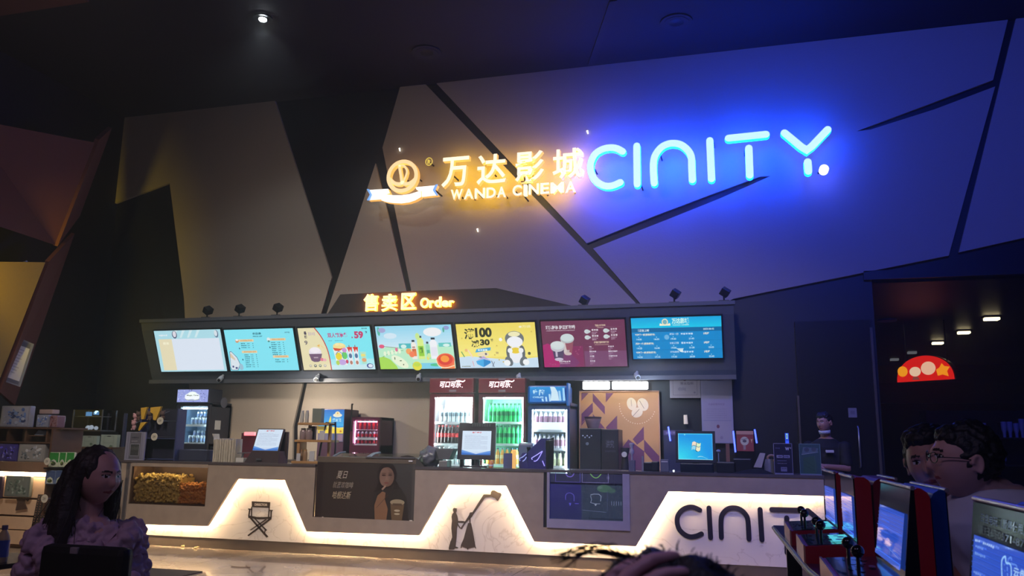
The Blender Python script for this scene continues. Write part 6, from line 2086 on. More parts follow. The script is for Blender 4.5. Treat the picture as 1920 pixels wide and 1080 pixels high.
# hanging brown tag below the grey-green packet
P = [at(a, b, YK - .01) for a, b in ((23, 935), (48, 935), (44, 941), (40, 936), (38, 942), (43, 955), (21, 958), (25, 942))]
tag(MB().prism([(p.x, YK + .05, p.z) for p in P], (0, .012, 0)).build('hanging_tag', mat('tag_brown', rgb(84, 66, 56), .6)), 'brown cut-out tag hanging under the grey-green packet', 'tag')

# leaning peg board with packets
YPB = YK - .1
P0, P1, P2, P3 = at(52, 1020, YPB), at(122, 1022, YPB), at(150, 872, YPB + .3), at(84, 868, YPB + .3)
pb = thing('peg_board_stand', 'leaning black perforated board with packets, right of the shelving', 'display stand', ((P0 + P1) / 2).xy.to_3d() + Vector((0, 0, max(0, P0.z))))
MB().prism([P0, P1, P2, P3], (0, .03, 0)).build('board', mat('board_black', rgb(34, 32, 36), .5), pb)
mb = MB()
for i in range(26):
    for j in range(12):
        u, v = (j + .5 + (.5 if False else 0)) / 12, .06 + i * .030
        if v > .82:
            continue
        c = P0 + (P1 - P0) * u + (P3 - P0) * v
        c = P0.lerp(P1, u).lerp(P3.lerp(P2, u), v)
        mb.cyl((c.x, c.y - .004, c.z), .0075, .006, 6, axis='y')
mb.build('holes', mat('hole_light', rgb(150, 110, 84), .6), pb, label='rows of round holes')
MB().tube([P0 + Vector((.02, .03, 0)), Vector((P0.x + .05, P0.y + .35, .01))], .015, 8).tube([P0 + Vector((.02, .01, .03)), Vector((P0.x, P0.y, .0))], .015, 6).build('foot', M_DKMETAL, pb)
MB().tube([P1 + Vector((-.02, .03, 0)), Vector((P1.x - .05, P1.y + .35, .01))], .015, 8).tube([P1 + Vector((-.02, .01, .03)), Vector((P1.x, P1.y, .0))], .015, 6).build('foot', M_DKMETAL, pb)
GR = [(60, 140, 60), (100, 180, 90), (40, 100, 44)]


def pouch(px, Y, bg, top, label, group, seed):
    X0, X1, Z0, Z1 = span(*px, Y)
    t = thing('snack_pouch', label, 'pouch', ((X0 + X1) / 2, Y, Z0), group)
    MB().box(X0, X1, Y, Y + .035, Z0, Z1, 0, .012).build('bag', mat('pouch_%s' % seed, rgb(*bg), .25), t)
    A = Art(30, 44, bg)
    A.rect(0, 14, 30, 44, top).poly([(4, 2), (26, 2), (24, 18), (15, 24), (6, 18)], (190, 196, 180)).ell(15, 10, 8, 6, (70, 78, 50)).ell(12, 13, 4, 3, (120, 150, 80)).rect(0, 40, 30, 41, tuple(int(c * .8) for c in top))
    A.build('printed_front', M_PRINTG, (X0 + .004, Y - .002, Z0 + .004), (X1 - X0 - .008, 0, 0), (0, 0, Z1 - Z0 - .008), t)


Yq = YPB + .08
xs_ = [(92, 110), (111, 123), (124, 139)]
for k, (a, b) in enumerate(xs_):
    pouch((a, 848, b, 876), Yq, (196, 206, 180), (58, 140, 66), ['green snack pouch, left one of three beside the woman', 'green snack pouch, middle one of three beside the woman', 'green snack pouch, right one of three beside the woman'][k], 'green snack pouches', 'g')
pouch((148, 849, 160, 872), Yq + .3, (196, 206, 180), (80, 160, 76), 'green snack pouch half hidden behind the woman\'s hair', 'green snack pouches', 'g2')
for k, (a, b) in enumerate([(85, 103), (104, 120), (121, 136)]):
    pouch((a, 882, b, 908), Yq - .02, (110, 128, 160), (74, 92, 132), ['blue-grey snack pouch on the peg board, left one', 'blue-grey snack pouch on the peg board, middle one', 'blue-grey snack pouch on the peg board, right one'][k], 'blue-grey snack pouches', 'b')
pz = at(110, 877, Yq).z
tag(MB().box(at(84, 877, Yq).x, at(165, 877, Yq).x, Yq - .02, Yq + .4, pz - .02, pz - .0).box(at(84, 877, Yq).x, at(84, 877, Yq).x + .03, Yq + .36, Yq + .4, 0, pz).box(at(165, 877, Yq).x - .03, at(165, 877, Yq).x, Yq + .36, Yq + .4, 0, pz).build('pouch_shelf', M_DKMETAL), 'dark narrow shelf carrying the green snack pouches', 'shelf')
for px, py, Yd, r_, lb in ((88, 865, YK - .12, .045, 'round cream price disc at the corner of the shelving'), (83, 935, YPB - .03, .05, 'round pale price disc on the lower peg board'), (300, 789, DC + .04, .05, 'round cream price disc on the plush toy rack, upper one'), (289, 819, DC + .02, .05, 'round cream price disc on the plush toy rack, lower one')):
    p = at(px, py, Yd)
    t = thing('price_disc', lb, 'price tag', p, 'round price discs')
    MB().cyl((p.x, Yd, p.z), r_, .008, 24, axis='y').build('disc', mat('disc_cream', rgb(200, 196, 180), .5), t)
    A = Art(20, 20)
    A.text('29', 5, 6, 15, 14, (120, 116, 104), .01)
    A.build('printed_number', M_TEXTGREY, (p.x - r_ * .8, Yd - .003, p.z - r_ * .8), (r_ * 1.6, 0, 0), (0, 0, r_ * 1.6), t)
    if px > 200:
        MB().tube([(p.x, Yd + .008, p.z), (p.x, DC + .42, p.z)], .006, 6).build('clip', M_STEEL, t)
    else:
        MB().tube([(p.x, Yd + .008, p.z), (p.x + .01, Yd + .12, p.z)], .006, 6).build('clip', M_STEEL, t)

# boxes on the counter end behind the woman
YQ = DC + .16
for px, bg, art, lb, nm in (((103, 806, 117, 829), (176, 182, 196), 0, 'upright white card left of the silver picture frame', 'card_stand'),
                            ((115, 813, 127, 836), (112, 134, 160), 1, 'small blue box between white card and silver frame', 'gift_box')):
    X0, X1, Z0, Z1 = span(*px, YQ)
    t = thing(nm, lb, 'box', ((X0 + X1) / 2, YQ, Z0))
    MB().box(X0, X1, YQ, YQ + .05, Z0, Z1, 0, .003).build('body', mat('cardbox_%d' % art, rgb(*bg), .5), t)
    A = Art(10, 16, bg)
    squig(A, 2, 10, 6, 3, tuple(int(c * .7) for c in bg), art)
    squig(A, 2, 5, 5, 1.4, tuple(int(c * .8) for c in bg), art + 1)
    A.build('printed_front', M_TEXTGREY, (X0 + .003, YQ - .002, Z0 + .003), (X1 - X0 - .006, 0, 0), (0, 0, Z1 - Z0 - .006), t)
X0, X1, Z0, Z1 = span(126, 808, 147, 837, YQ)
t = thing('silver_frame', 'silver picture frame with a pale tall figure shape', 'picture frame', ((X0 + X1) / 2, YQ, Z0))
MB().box(X0, X1, YQ, YQ + .03, Z0, Z1).build('frame', M_STEEL, t)
A = Art(20, 28, (70, 74, 70))
A.poly([(8, 1), (18, 1), (18, 27), (10, 27), (9, 20), (12, 12), (8, 8)], (214, 208, 176)).ell(13, 21, 4, 4, (230, 226, 200)).line([(2, 1), (4, 12), (2, 27)], 1, (150, 152, 150))
A.build('picture', M_PRINTG, (X0 + .012, YQ - .003, Z0 + .012), (X1 - X0 - .024, 0, 0), (0, 0, Z1 - Z0 - .024), t)
for px, lb in (((153, 817, 181, 838), 'pale green-grey box behind the woman, left one'), ((188, 815, 219, 846), 'pale green-grey box with a hang hole behind the woman, right one')):
    X0, X1, Z0, Z1 = span(*px, YQ)
    t = thing('blister_box', lb, 'box', ((X0 + X1) / 2, YQ, Z0))
    MB().box(X0, X1, YQ, YQ + .06, Z0, Z1, 0, .004).build('body', mat('mint_grey_box', rgb(150, 166, 158), .4), t)
    A = Art(30, 24, (152, 168, 160))
    A.frame(6, 2, 24, 22, .5, (116, 130, 124)).ell(15, 22, 4, .8, (60, 64, 70)).ell(20, 6, 3, 3, (96, 120, 104)).line([(6, 12), (24, 12)], .4, (116, 130, 124))
    A.build('printed_front', M_TEXTGREY, (X0 + .004, YQ - .002, Z0 + .004), (X1 - X0 - .008, 0, 0), (0, 0, Z1 - Z0 - .008), t)
# table carrying those boxes: side counter left of the main one
sx0, sx1 = at(98, 850, DC).x, at(206, 850, DC).x
t = thing('side_counter', 'dim stepped side counter between shelving and main counter', 'counter', ((sx0 + sx1) / 2, DC + .2, 0))
MB().box(sx0, sx1 - .0, DC + .04, DC + .6, 0, at(110, 836, YQ).z - .03).build('cabinet', M_STONEDK, t)
MB().box(sx0 - .02, sx1 + .0, DC + .02, DC + .62, at(110, 836, YQ).z - .03, at(110, 836, YQ).z - .005).build('top_board', Mdk, t)

# blue-lit glass display box
YG = 10.3
X0, X1, Z0, Z1 = span(137, 768, 191, 806, YG)
t = thing('glass_display_box', 'glass display box lit bright blue with little white things inside', 'display case', ((X0 + X1) / 2, YG, Z0))
mb = MB()
for x in (X0, X1):
    for y in (YG, YG + .3):
        mb.box(x - .008, x + .008, y - .008, y + .008, Z0, Z1)
mb.box(X0, X1, YG - .008, YG + .31, Z0 - .02, Z0).build('frame', M_STEEL, t)
gm = glass_mat('case_clear', (.92, .95, 1), .25)
MB().box(X0, X1, YG - .004, YG, Z0, Z1).box(X1 - .004, X1, YG, YG + .3, Z0, Z1).box(X0, X0 + .004, YG, YG + .3, Z0, Z1).box(X0, X1, YG, YG + .3, Z1 - .004, Z1).build('pane', gm, t)
MB().box(X0 + .05, X1 - .08, YG + .02, YG + .28, Z0 + .20, Z0 + .21).build('shelf', M_WHITE, t)
MB().box(X0 + .13, X0 + .21, YG + .1, YG + .14, Z0 + .21, Z1 - .03).box(X0 + .27, X0 + .34, YG + .1, YG + .14, Z0 + .23, Z1 - .03).build('blue_figure', emit('blue_item_glow', (.12, .5, 1.0), .9), t)
MB().ball((X0 + .31, YG + .12, Z1 - .04), .03).build('display_lamp', emit('case_white', (.6, .9, 1.0), 4), t)
MB().ball((X0 + .2, YG + .1, Z0 + .035), .035).ball((X0 + .26, YG + .1, Z0 + .04), .035).ball((X0 + .35, YG + .1, Z0 + .03), .03).build('white_figures', emit('white_items', (.8, .9, 1), .8), t)
MB().box(X0 - .03, X1 + .03, YG - .03, YG + .34, 0, Z0 - .02).build('plinth', M_BLKPLA, t)
p = at(205, 803, 10.6)
# dark shelf rack with plush toys, stands on the counter
YR = DC + .25
X0, X1, Z0, Z1 = span(262, 766, 330, 860, YR)
t = thing('plush_toy_rack', 'dark open rack with hanging plush toys on the counter left of the black fridge', 'rack', ((X0 + X1) / 2, YR, ZT))
MB().box(X0, X1, YR + .16, YR + .18, ZT, Z1).build('back_board', mat('rack_dark', rgb(40, 42, 58), .5), t)
for x in (X0, X1):
    MB().box(x - .01, x + .01, YR, YR + .18, ZT, Z1).build('upright', mat('rack_blue', rgb(62, 70, 110), .4), t)
for z in (ZT + .01, at(300, 823, YR).z):
    MB().box(X0, X1, YR, YR + .16, z, z + .012).build('shelf', mat('rack_blue', rgb(62, 70, 110), .4), t)
YEL = mat('yellow_felt', rgb(214, 172, 52), .8)
for k, (pts, lb) in enumerate([([(263, 765), (275, 763), (272, 772), (268, 786), (264, 786)], 'yellow felt scarf hanging on the toy rack, left one'), ([(281, 764), (301, 762), (296, 776), (291, 788), (286, 787), (286, 776), (281, 773)], 'wide yellow felt scarf hanging on the toy rack, right one'), ([(258, 806), (263, 792), (274, 791), (268, 798), (260, 808)], 'yellow felt scarf at the lower left of the toy rack')]):
    P = [at(a, b, YR - .02) for a, b in pts]
    tag(MB().prism([(p.x, YR - .01, p.z) for p in P], (0, .035, 0)).build('felt_scarf', YEL), lb, 'scarf', 'yellow felt scarves')
PLB = mat('plush_brown', rgb(92, 74, 66), .9, bump=.5, scale=60)
PLP = mat('plush_pink', rgb(196, 150, 156), .9, bump=.5, scale=60)
for px, py, m_, lb in ((279, 778, PLB, 'small brown plush toy between the yellow scarves'), (303, 778, PLB, 'small brown plush toy right of the yellow scarves, above the upper price disc'), (252, 783, PLP, 'pink plush toy at the left of the rack, upper one'), (249, 796, PLP, 'pink plush toy at the left of the rack, lower one'), (258, 779, PLB, 'tiny brown plush toy beside the pink ones')):
    p = at(px, py, YR)
    t = thing('plush_toy', lb, 'plush toy', (p.x, YR, p.z - .07), 'plush toys of the rack')
    MB().ball((p.x, YR + .02, p.z + .02), .036, 0, 12).ball((p.x - .03, YR + .02, p.z + .05), .014, 0, 8).ball((p.x + .03, YR + .02, p.z + .05), .014, 0, 8).build('head', m_, t)
    MB().ball((p.x, YR + .03, p.z - .035), .03, 0, 12, (1, 1, 1.3)).ball((p.x - .02, YR + .01, p.z - .065), .013, 0, 8).ball((p.x + .02, YR + .01, p.z - .065), .013, 0, 8).build('body', m_, t)
    MB().tube([(p.x, YR + .04, p.z + .02), (p.x, YR + .16, p.z + .06)], .004, 5).build('hanger', M_STEEL, t)
# framed stand
YF2 = DC + .12
X0, X1, Z0, Z1 = span(235, 810, 271, 856, YF2)
t = thing('framed_stand', 'white-framed standing notice on the left counter end before the toy rack', 'sign', ((X0 + X1) / 2, YF2, ZT))
MB().box(X0, X1, YF2 + .004, YF2 + .03, ZT, Z1, 0, .003).build('frame', mat('frame_pale', rgb(150, 150, 172), .4), t)
A = Art(36, 46, (140, 140, 162))
A.rect(8, 0, 29, 46, (100, 100, 110)).rect(10, 5, 27, 26, (70, 74, 76)).frame(10, 5, 27, 26, .8, (160, 160, 176)).rect(4, 0, 5, 46, (110, 110, 132)).rect(31, 0, 32, 46, (110, 110, 132))
squig(A, 11, 36, 14, 3, (70, 70, 84), 2)
squig(A, 11, 30, 12, 2, (150, 150, 160), 3)
squig(A, 12, 14, 13, 8, (92, 96, 96), 4, 6)
A.build('sheet', M_TEXTGREY, (X0 + .004, YF2, ZT + .02), (X1 - X0 - .008, 0, 0), (0, 0, Z1 - ZT - .03), t)
for px, py in ((228, 838), (225, 800)):
    pass
p = at(232, 800, 10.6)
tag(MB().box(p.x - .02, p.x + .02, 10.6, 10.64, 0, at(236, 775, 10.6).z).build('dim_post', mat('post_dim', rgb(70, 74, 104), .4)), 'dim upright post left of the toy rack', 'post')

# bottle and round table in the lower left corner
p = at(24, 1050, 3.9)
zt_ = p.z + .0
tb = thing('cafe_table', 'dark round cafe table cut by the lower left corner', 'table', (at(-20, 1060, 3.9).x, 3.85, 0))
tx = at(-28, 1060, 3.9).x
MB().lathe((tx, 3.85, zt_ - .03), [(.28, 0), (.30, .006), (.30, .03)], 40).build('table_top', mat('table_dark', rgb(30, 26, 30), .15), tb)
MB().lathe((tx, 3.85, 0), [(.22, 0), (.21, .02), (.035, .03), (.03, zt_ - .03)], 24).build('pedestal', M_DKMETAL, tb)
bx, by = p.x, 3.82
hb = at(30, 986, by).z - zt_
t = thing('water_bottle', 'clear plastic bottle with a blue label standing on the dark round table', 'bottle', (bx, by, zt_))
MB().lathe((bx, by, zt_), [(.03, 0), (.034, .01), (.034, hb * .62), (.03, hb * .7), (.014, hb * .86), (.013, hb * .9)], 20).build('body', mat('clear_water', rgb(190, 170, 140), .08, alpha=.75), t)
MB().lathe((bx, by, zt_), [(.0348, hb * .14), (.0348, hb * .6)], 20).build('label', mat('label_blue', rgb(60, 84, 160), .35), t, label='blue wrap label')
MB().box(bx - .012, bx + .02, by - .037, by - .03, zt_ + hb * .04, zt_ + hb * .14).build('bottom_print', mat('label_lime', rgb(200, 214, 70), .4), t, label='lime green print')
MB().lathe((bx, by, zt_), [(.016, hb * .88), (.016, hb)], 16).build('cap', mat('cap_violetgrey', rgb(96, 90, 120), .4), t)

# ================================================================ PEOPLE


def blob(name, prims, voxel, mats, parent, smooth=2, assign=None, disp=None, label=None):
    """closed shapes fused into ONE continuous skin"""
    mb = MB()
    for f in prims:
        f(mb)
    me = bpy.data.meshes.new(name)
    me.from_pydata([tuple(v) for v in mb.v], [], mb.f)
    bm = bmesh.new()
    bm.from_mesh(me)
    bmesh.ops.remove_doubles(bm, verts=bm.verts, dist=1e-5)
    bmesh.ops.recalc_face_normals(bm, faces=bm.faces)
    bm.to_mesh(me)
    bm.free()
    o = bpy.data.objects.new(name, me)
    COL.objects.link(o)
    r_ = o.modifiers.new('r', 'REMESH')
    r_.mode = 'VOXEL'
    r_.voxel_size = voxel
    s_ = o.modifiers.new('s', 'SMOOTH')
    s_.factor = .5
    s_.iterations = smooth
    bpy.context.view_layer.update()
    dg = bpy.context.evaluated_depsgraph_get()
    m2 = bpy.data.meshes.new_from_object(o.evaluated_get(dg))
    m2.name = name
    o.modifiers.clear()
    o.data = m2
    bpy.data.meshes.remove(me)
    m2.materials.clear()
    if disp:
        cos = [(v.co.copy(), v.normal.copy()) for v in m2.vertices]
        flat = []
        for c_, n_ in cos:
            flat += list(disp(c_, n_))
        m2.vertices.foreach_set('co', flat)
        m2.update()
    for m in (mats if isinstance(mats, (list, tuple)) else [mats]):
        m2.materials.append(m)
    for p in m2.polygons:
        p.use_smooth = True
        p.material_index = assign(p.center) if assign else 0
    o.parent = parent
    if label:
        o['label'] = label
    return o


def cap(pts, rs, n=14, flat=1.0):
    """tapered limb with round ends"""
    def f(mb):
        P = [Vector(p) for p in pts]
        q, rr = [], []
        d0 = (P[1] - P[0]).normalized()
        d1 = (P[-1] - P[-2]).normalized()
        for a in (80, 60, 40, 20):
            q.append(P[0] - d0 * rs[0] * math.sin(R(a)))
            rr.append(rs[0] * math.cos(R(a)))
        q += P
        rr += rs
        for a in (20, 40, 60, 80):
            q.append(P[-1] + d1 * rs[-1] * math.sin(R(a)))
            rr.append(rs[-1] * math.cos(R(a)))
        mb.tube(q, rr, n)
    return f


def elli(c, r, seg=20, rot=None):
    def f(mb):
        bm = bmesh.new()
        bmesh.ops.create_uvsphere(bm, u_segments=seg, v_segments=seg // 2 + 2, radius=1)
        for v in bm.verts:
            p = Vector((v.co.x * r[0], v.co.y * r[1], v.co.z * r[2]))
            if rot is not None:
                p = rot @ p
            v.co = Vector(c) + p
        mb.bm(bm)
    return f


def loft(sections, n=24):
    """body trunk: sections (center, rx, ry) with horizontal ellipses"""
    def f(mb):
        v = []
        for c, rx, ry in sections:
            for k in range(n):
                a = 2 * PI * k / n
                v.append(Vector(c) + Vector((rx * math.cos(a), ry * math.sin(a), 0)))
        fs = []
        for i in range(len(sections) - 1):
            for k in range(n):
                l = (k + 1) % n
                fs.append((i * n + k, i * n + l, (i + 1) * n + l, (i + 1) * n + k))
        fs.append(tuple(range(n - 1, -1, -1)))
        fs.append(tuple((len(sections) - 1) * n + k for k in range(n)))
        mb.add(v, fs)
    return f


def head_prim(M, chin=1.0, wide=1.0, nose=1.0):
    """a head with brow, eye hollows, nose, lips, cheeks, chin and ears; faces -Y before M"""
    def g(d, c, s):
        return math.exp(-sum(((d[i] - c[i]) / s[i]) ** 2 for i in range(3)))

    def f(mb):
        nu, nv = 72, 54
        v = []
        for j in range(nv + 1):
            th = PI * j / nv
            for i in range(nu):
                ph = 2 * PI * i / nu
                d = Vector((math.sin(th) * math.cos(ph), math.sin(th) * math.sin(ph), math.cos(th)))
                x, y, z = d
                rx, ry, rz = .075 * wide, .094, .118
                p = Vector((x * rx, y * ry, z * rz))
                if z < 0:
                    k = (-z) ** 1.6
                    p.x *= 1 - .36 * k
                    if y > 0:
                        p.y *= 1 - .35 * k
                    else:
                        p.y *= 1 - .02 * k
                    p.z *= 1.02 * chin
                e = 0
                e += .023 * nose * g(d, (0, -1, -.16), (.13, .5, .13))
                e += .010 * nose * g(d, (0, -1, .06), (.09, .5, .20))
                e += .006 * g(d, (0, -.95, .26), (.5, .5, .09))
                e -= .010 * (g(d, (.34, -.92, .12), (.17, .5, .10)) + g(d, (-.34, -.92, .12), (.17, .5, .10)))
                e += .005 * (g(d, (.33, -.92, .10), (.09, .5, .05)) + g(d, (-.33, -.92, .10), (.09, .5, .05)))
                e += .008 * g(d, (0, -.88, -.45), (.20, .5, .055)) + .008 * g(d, (0, -.85, -.54), (.17, .5, .055))
                e -= .005 * g(d, (0, -.87, -.495), (.2, .5, .02))
                e += .010 * g(d, (0, -.72, -.78), (.24, .5, .14))
                e += .005 * (g(d, (.5, -.8, -.2), (.22, .5, .2)) + g(d, (-.5, -.8, -.2), (.22, .5, .2)))
                p += d * e
                v.append(M @ p)
        fs = []
        for j in range(nv):
            for i in range(nu):
                l = (i + 1) % nu
                fs.append((j * nu + i, (j + 1) * nu + i, (j + 1) * nu + l, j * nu + l))
        mb.add(v, fs)
        for sx in (-1, 1):
            P = []
            for a in range(10):
                t_ = a / 9
                an = R(-70 + 250 * t_)
                P.append(M @ Vector((sx * (.078 * wide + .006), .012 - .016 * math.cos(an) * -1 * .9, -.004 + .029 * math.sin(an))))
            mb.tube(P, .0065, 8)
            bm = bmesh.new()
            bmesh.ops.create_uvsphere(bm, u_segments=10, v_segments=8, radius=1)
            for q in bm.verts:
                q.co = M @ Vector((sx * .076 * wide + q.co.x * .009, .014 + q.co.y * .016, -.004 + q.co.z * .026))
            mb.bm(bm)
    return f


SKIN_SRC = {}


def skin_mats(key, c):
    return [mat('skin_' + key, rgb(*c), .5, var=.05, scale=30), mat('lips_' + key, rgb(int(c[0] * .78), int(c[1] * .5), int(c[2] * .52)), .4, var=.04),
            mat('brow_' + key, rgb(34, 26, 24), .7, var=.1), mat('eyewhite', rgb(206, 200, 198), .25, var=.02), mat('iris_dark', rgb(26, 18, 16), .1, var=.02)]


def face_assign(M, wide=1.0):
    Mi = M.inverted()

    def a(c):
        p = Mi @ c
        if p.y > -.045:
            return 0
        ax = abs(p.x)
        if p.y < -.06 and abs(p.z + .057) < .0085 - .25 * ax and ax < .024:
            return 1
        if .010 < ax < .044 and abs(p.z - (.034 - abs(ax - .026) * .18)) < .0042 and p.y < -.055:
            return 2
        if abs(ax - .028) < .0055 and abs(p.z - .012) < .0050:
            return 4
        if ((ax - .028) / .0145) ** 2 + ((p.z - .012) / .0058) ** 2 < 1:
            return 3
        if ((ax - .028) / .017) ** 2 + ((p.z - .0145) / .0072) ** 2 < 1 and p.z > .014:
            return 2
        return 0
    return a


def hand_prims(W, palm_dir, finger_dir, curl=.5, size=1.0, thumb=1, spread=.12):
    """wrist W, finger_dir along the palm, palm_dir the side the palm faces; five separate bent fingers"""
    W = Vector(W)
    f = Vector(finger_dir).normalized()
    n = Vector(palm_dir)
    n = (n - f * n.dot(f)).normalized()
    s = f.cross(n).normalized() * thumb
    out = []
    k = size
    out.append(cap([W, W + f * .03 * k + s * .0, W + f * .07 * k], [.024 * k, .03 * k, .034 * k]))
    out.append(cap([W + f * .04 * k + s * .018 * k, W + f * .085 * k + s * .022 * k], [.018 * k, .014 * k]))
    out.append(cap([W + f * .04 * k - s * .018 * k, W + f * .08 * k - s * .024 * k], [.018 * k, .013 * k]))
    for i, L in enumerate((.070, .078, .073, .058)):
        o = (1.5 - i) * .0185 * k
        b = W + f * (.085 - (.004 * abs(i - 1))) * k + s * o
        d = (f + s * (1.5 - i) * spread).normalized()
        c1, c2, c3 = curl * .5, curl * 1.3, curl * 2.0
        pts = [b]
        for seg, c in ((.45, c1), (.31, c2), (.24, c3)):
            dd = (d * math.cos(c) + n * math.sin(c)).normalized()
            pts.append(pts[-1] + dd * L * seg * k)
        out.append(cap(pts, [.0088 * k, .0082 * k, .0075 * k, .0066 * k], 10))
    b = W + f * .03 * k + s * .028 * k
    d = (f * .75 + s * .8 + n * .35).normalized()
    d2 = (f * .95 + s * .35 + n * .5).normalized()
    out.append(cap([b - s * .006 * k, b + d * .034 * k, b + d * .034 * k + d2 * .03 * k], [.013 * k, .0105 * k, .008 * k], 10))
    return out


def strands(mb, root_fn, n, L, r_, seed, dirfn):
    rr = random.Random(seed)
    for i in range(n):
        p = root_fn(rr)
        pts = [p]
        d = dirfn(p, rr)
        for k in range(5):
            d = (d + Vector((rr.uniform(-.25, .25), rr.uniform(-.25, .25), rr.uniform(-.15, .1) - .12))).normalized()
            pts.append(pts[-1] + d * L / 5)
        mb.tube(pts, [r_ * (1 - k / 7) for k in range(6)], 5)


# ---------------------------------------------------------------- seated woman (left)
HS = 1.0
YW = 2.95
hp = at(184, 893, YW)
wm = thing('person', 'woman with long dark hair and ruffled mauve blouse seated at left, looking right', 'person', (hp.x, YW, 0))
L_ = lambda v: Vector(v)      # local coordinates: the thing's own place
HC = Vector((0, 0, hp.z))
Mh = Matrix.Translation(HC) @ Matrix.Rotation(R(80), 4, 'Z') @ Matrix.Rotation(R(6), 4, 'X') @ Matrix.Diagonal((1.06, 1.04, .95, 1))
RB = Matrix.Rotation(R(38), 3, 'Z')          # body turned less than the head


def B(x, y, z):
    q = RB @ Vector((x, y, 0))
    return Vector((q.x - .03, q.y, hp.z + z))


sk = skin_mats('woman', (196, 150, 140))
body = [head_prim(Mh, 1.0, 1.03, .9),
        cap([B(0, .03, -.09), B(0, .035, -.20)], [.052, .06]),
        loft([(B(0, .04, -.66), .16, .12), (B(0, .04, -.45), .155, .115), (B(0, .04, -.30), .165, .10), (B(0, .04, -.22), .13, .08), (B(0, .04, -.17), .08, .06)]),
        loft([(B(0, .05, -.80), .19, .16), (B(0, .05, -.66), .17, .13)]),
        cap([B(.15, .05, -.26), B(.18, .03, -.50), B(.15, -.10, -.66)], [.052, .045, .034]),
        cap([B(-.15, .05, -.26), B(-.17, .0, -.50), B(-.10, -.20, -.62)], [.052, .045, .034]),
        cap([B(.09, .0, -.78), B(.11, -.42, -.76), B(.10, -.46, -1.18)], [.085, .065, .045]),
        cap([B(-.09, .0, -.78), B(-.11, -.42, -.76), B(-.10, -.46, -1.18)], [.085, .065, .045])]
body += hand_prims(B(.14, -.12, -.665), (0, 0, -1), RB @ Vector((-.55, -.8, -.1)), .5, .95, 1)
body += hand_prims(B(-.09, -.21, -.62), (0, 0, -1), RB @ Vector((.6, -.75, -.1)), .5, .95, -1)
blob('body', body, .0046, sk, wm, 2, face_assign(Mh, 1.03))


def ruffle(co, nrm):
    a = noise.noise(co * 9) * .016 + abs(noise.noise(co * 24)) * .03 + noise.noise(co * 55) * .012
    return co + nrm * (a + max(0, noise.noise(Vector((co.x * 30, co.y * 30, co.z * 6)))) * .03)


blo = [loft([(B(0, .04, -.82), .19, .17), (B(0, .04, -.62), .165, .15), (B(0, .04, -.45), .165, .14), (B(0, .04, -.33), .175, .13), (B(0, .04, -.25), .15, .11), (B(0, .04, -.20), .12, .09)]),
       elli(B(.155, .04, -.29), (.075, .08, .10)), elli(B(-.15, .04, -.29), (.075, .08, .10)),
       elli(B(.18, .02, -.39), (.07, .07, .065)), elli(B(-.16, .0, -.39), (.07, .07, .065)),
       elli(B(.0, -.10, -.37), (.15, .05, .10)), cap([B(-.17, -.07, -.24), B(-.08, -.12, -.36), B(0, -.14, -.42), B(.08, -.12, -.36), B(.17, -.07, -.24)], [.035, .035, .035, .035, .035])]
for i in range(9):
    a = i / 8
    blo.append(elli(B(-.19 + .38 * a, -.07 + .03 * math.sin(i * 2.1), -.36 - .12 * abs(math.sin(i * 1.7))), (.035, .04, .05)))
blob('blouse', blo, .0065, mat('mauve_chiffon', rgb(190, 160, 178), .75, var=.22, scale=22, bump=.5), wm, 2, None, ruffle, 'ruffled mauve blouse')
hairm = mat('hair_darkbrown', rgb(36, 26, 26), .55, var=.35, scale=70, bump=.5)
HH = lambda x, y, z: Mh @ Vector((x, y, z))


def wavy(co, nrm):
    return co + nrm * (noise.noise(Vector((co.x * 50, co.y * 50, co.z * 7))) * .009 + noise.noise(Vector((co.x * 14, co.y * 14, co.z * 9))) * .008)


hr = [elli(HC + Mh.to_3x3() @ Vector((0, .022, .025)), (.088, .098, .106), 24, Mh.to_3x3()),
      cap([HH(.070, .0, .05), HH(.090, .01, -.04), HH(.098, .025, -.15), HH(.10, .03, -.26)], [.026, .034, .042, .034]),
      cap([HH(-.070, .0, .05), HH(-.088, .02, -.04), HH(-.10, .03, -.15), HH(-.12, .01, -.24), HH(-.13, .0, -.33)], [.024, .032, .042, .04, .022]),
      cap([HH(.035, .085, .0), HH(.04, .10, -.12), HH(.05, .11, -.25), HH(.05, .11, -.36)], [.06, .065, .06, .04]),
      cap([HH(-.035, .085, .0), HH(-.04, .10, -.12), HH(-.06, .11, -.26), HH(-.06, .10, -.38)], [.06, .065, .06, .035])]
blob('hair', hr, .006, hairm, wm, 2, None, wavy)
mb = MB()
strands(mb, lambda r: HH(*[(-1 if r.random() < .5 else 1) * r.uniform(.08, .11), r.uniform(-.02, .09), r.uniform(-.15, .06)]), 60, .28, .0022, 3, lambda p, r: Vector((r.uniform(-.3, .3), r.uniform(-.3, .3), -1)).normalized())
mb.build('loose_strands', hairm, wm, local=True)
mb = MB()
for k in range(16):
    a = k / 15 * PI
    c = B(.062 * math.cos(a), .03 - .07 * math.sin(a), -.185 - .02 * math.sin(a))
    mb.ball(c, .004, 0, 6)
mb.build('necklace', M_STEEL, wm, local=True)

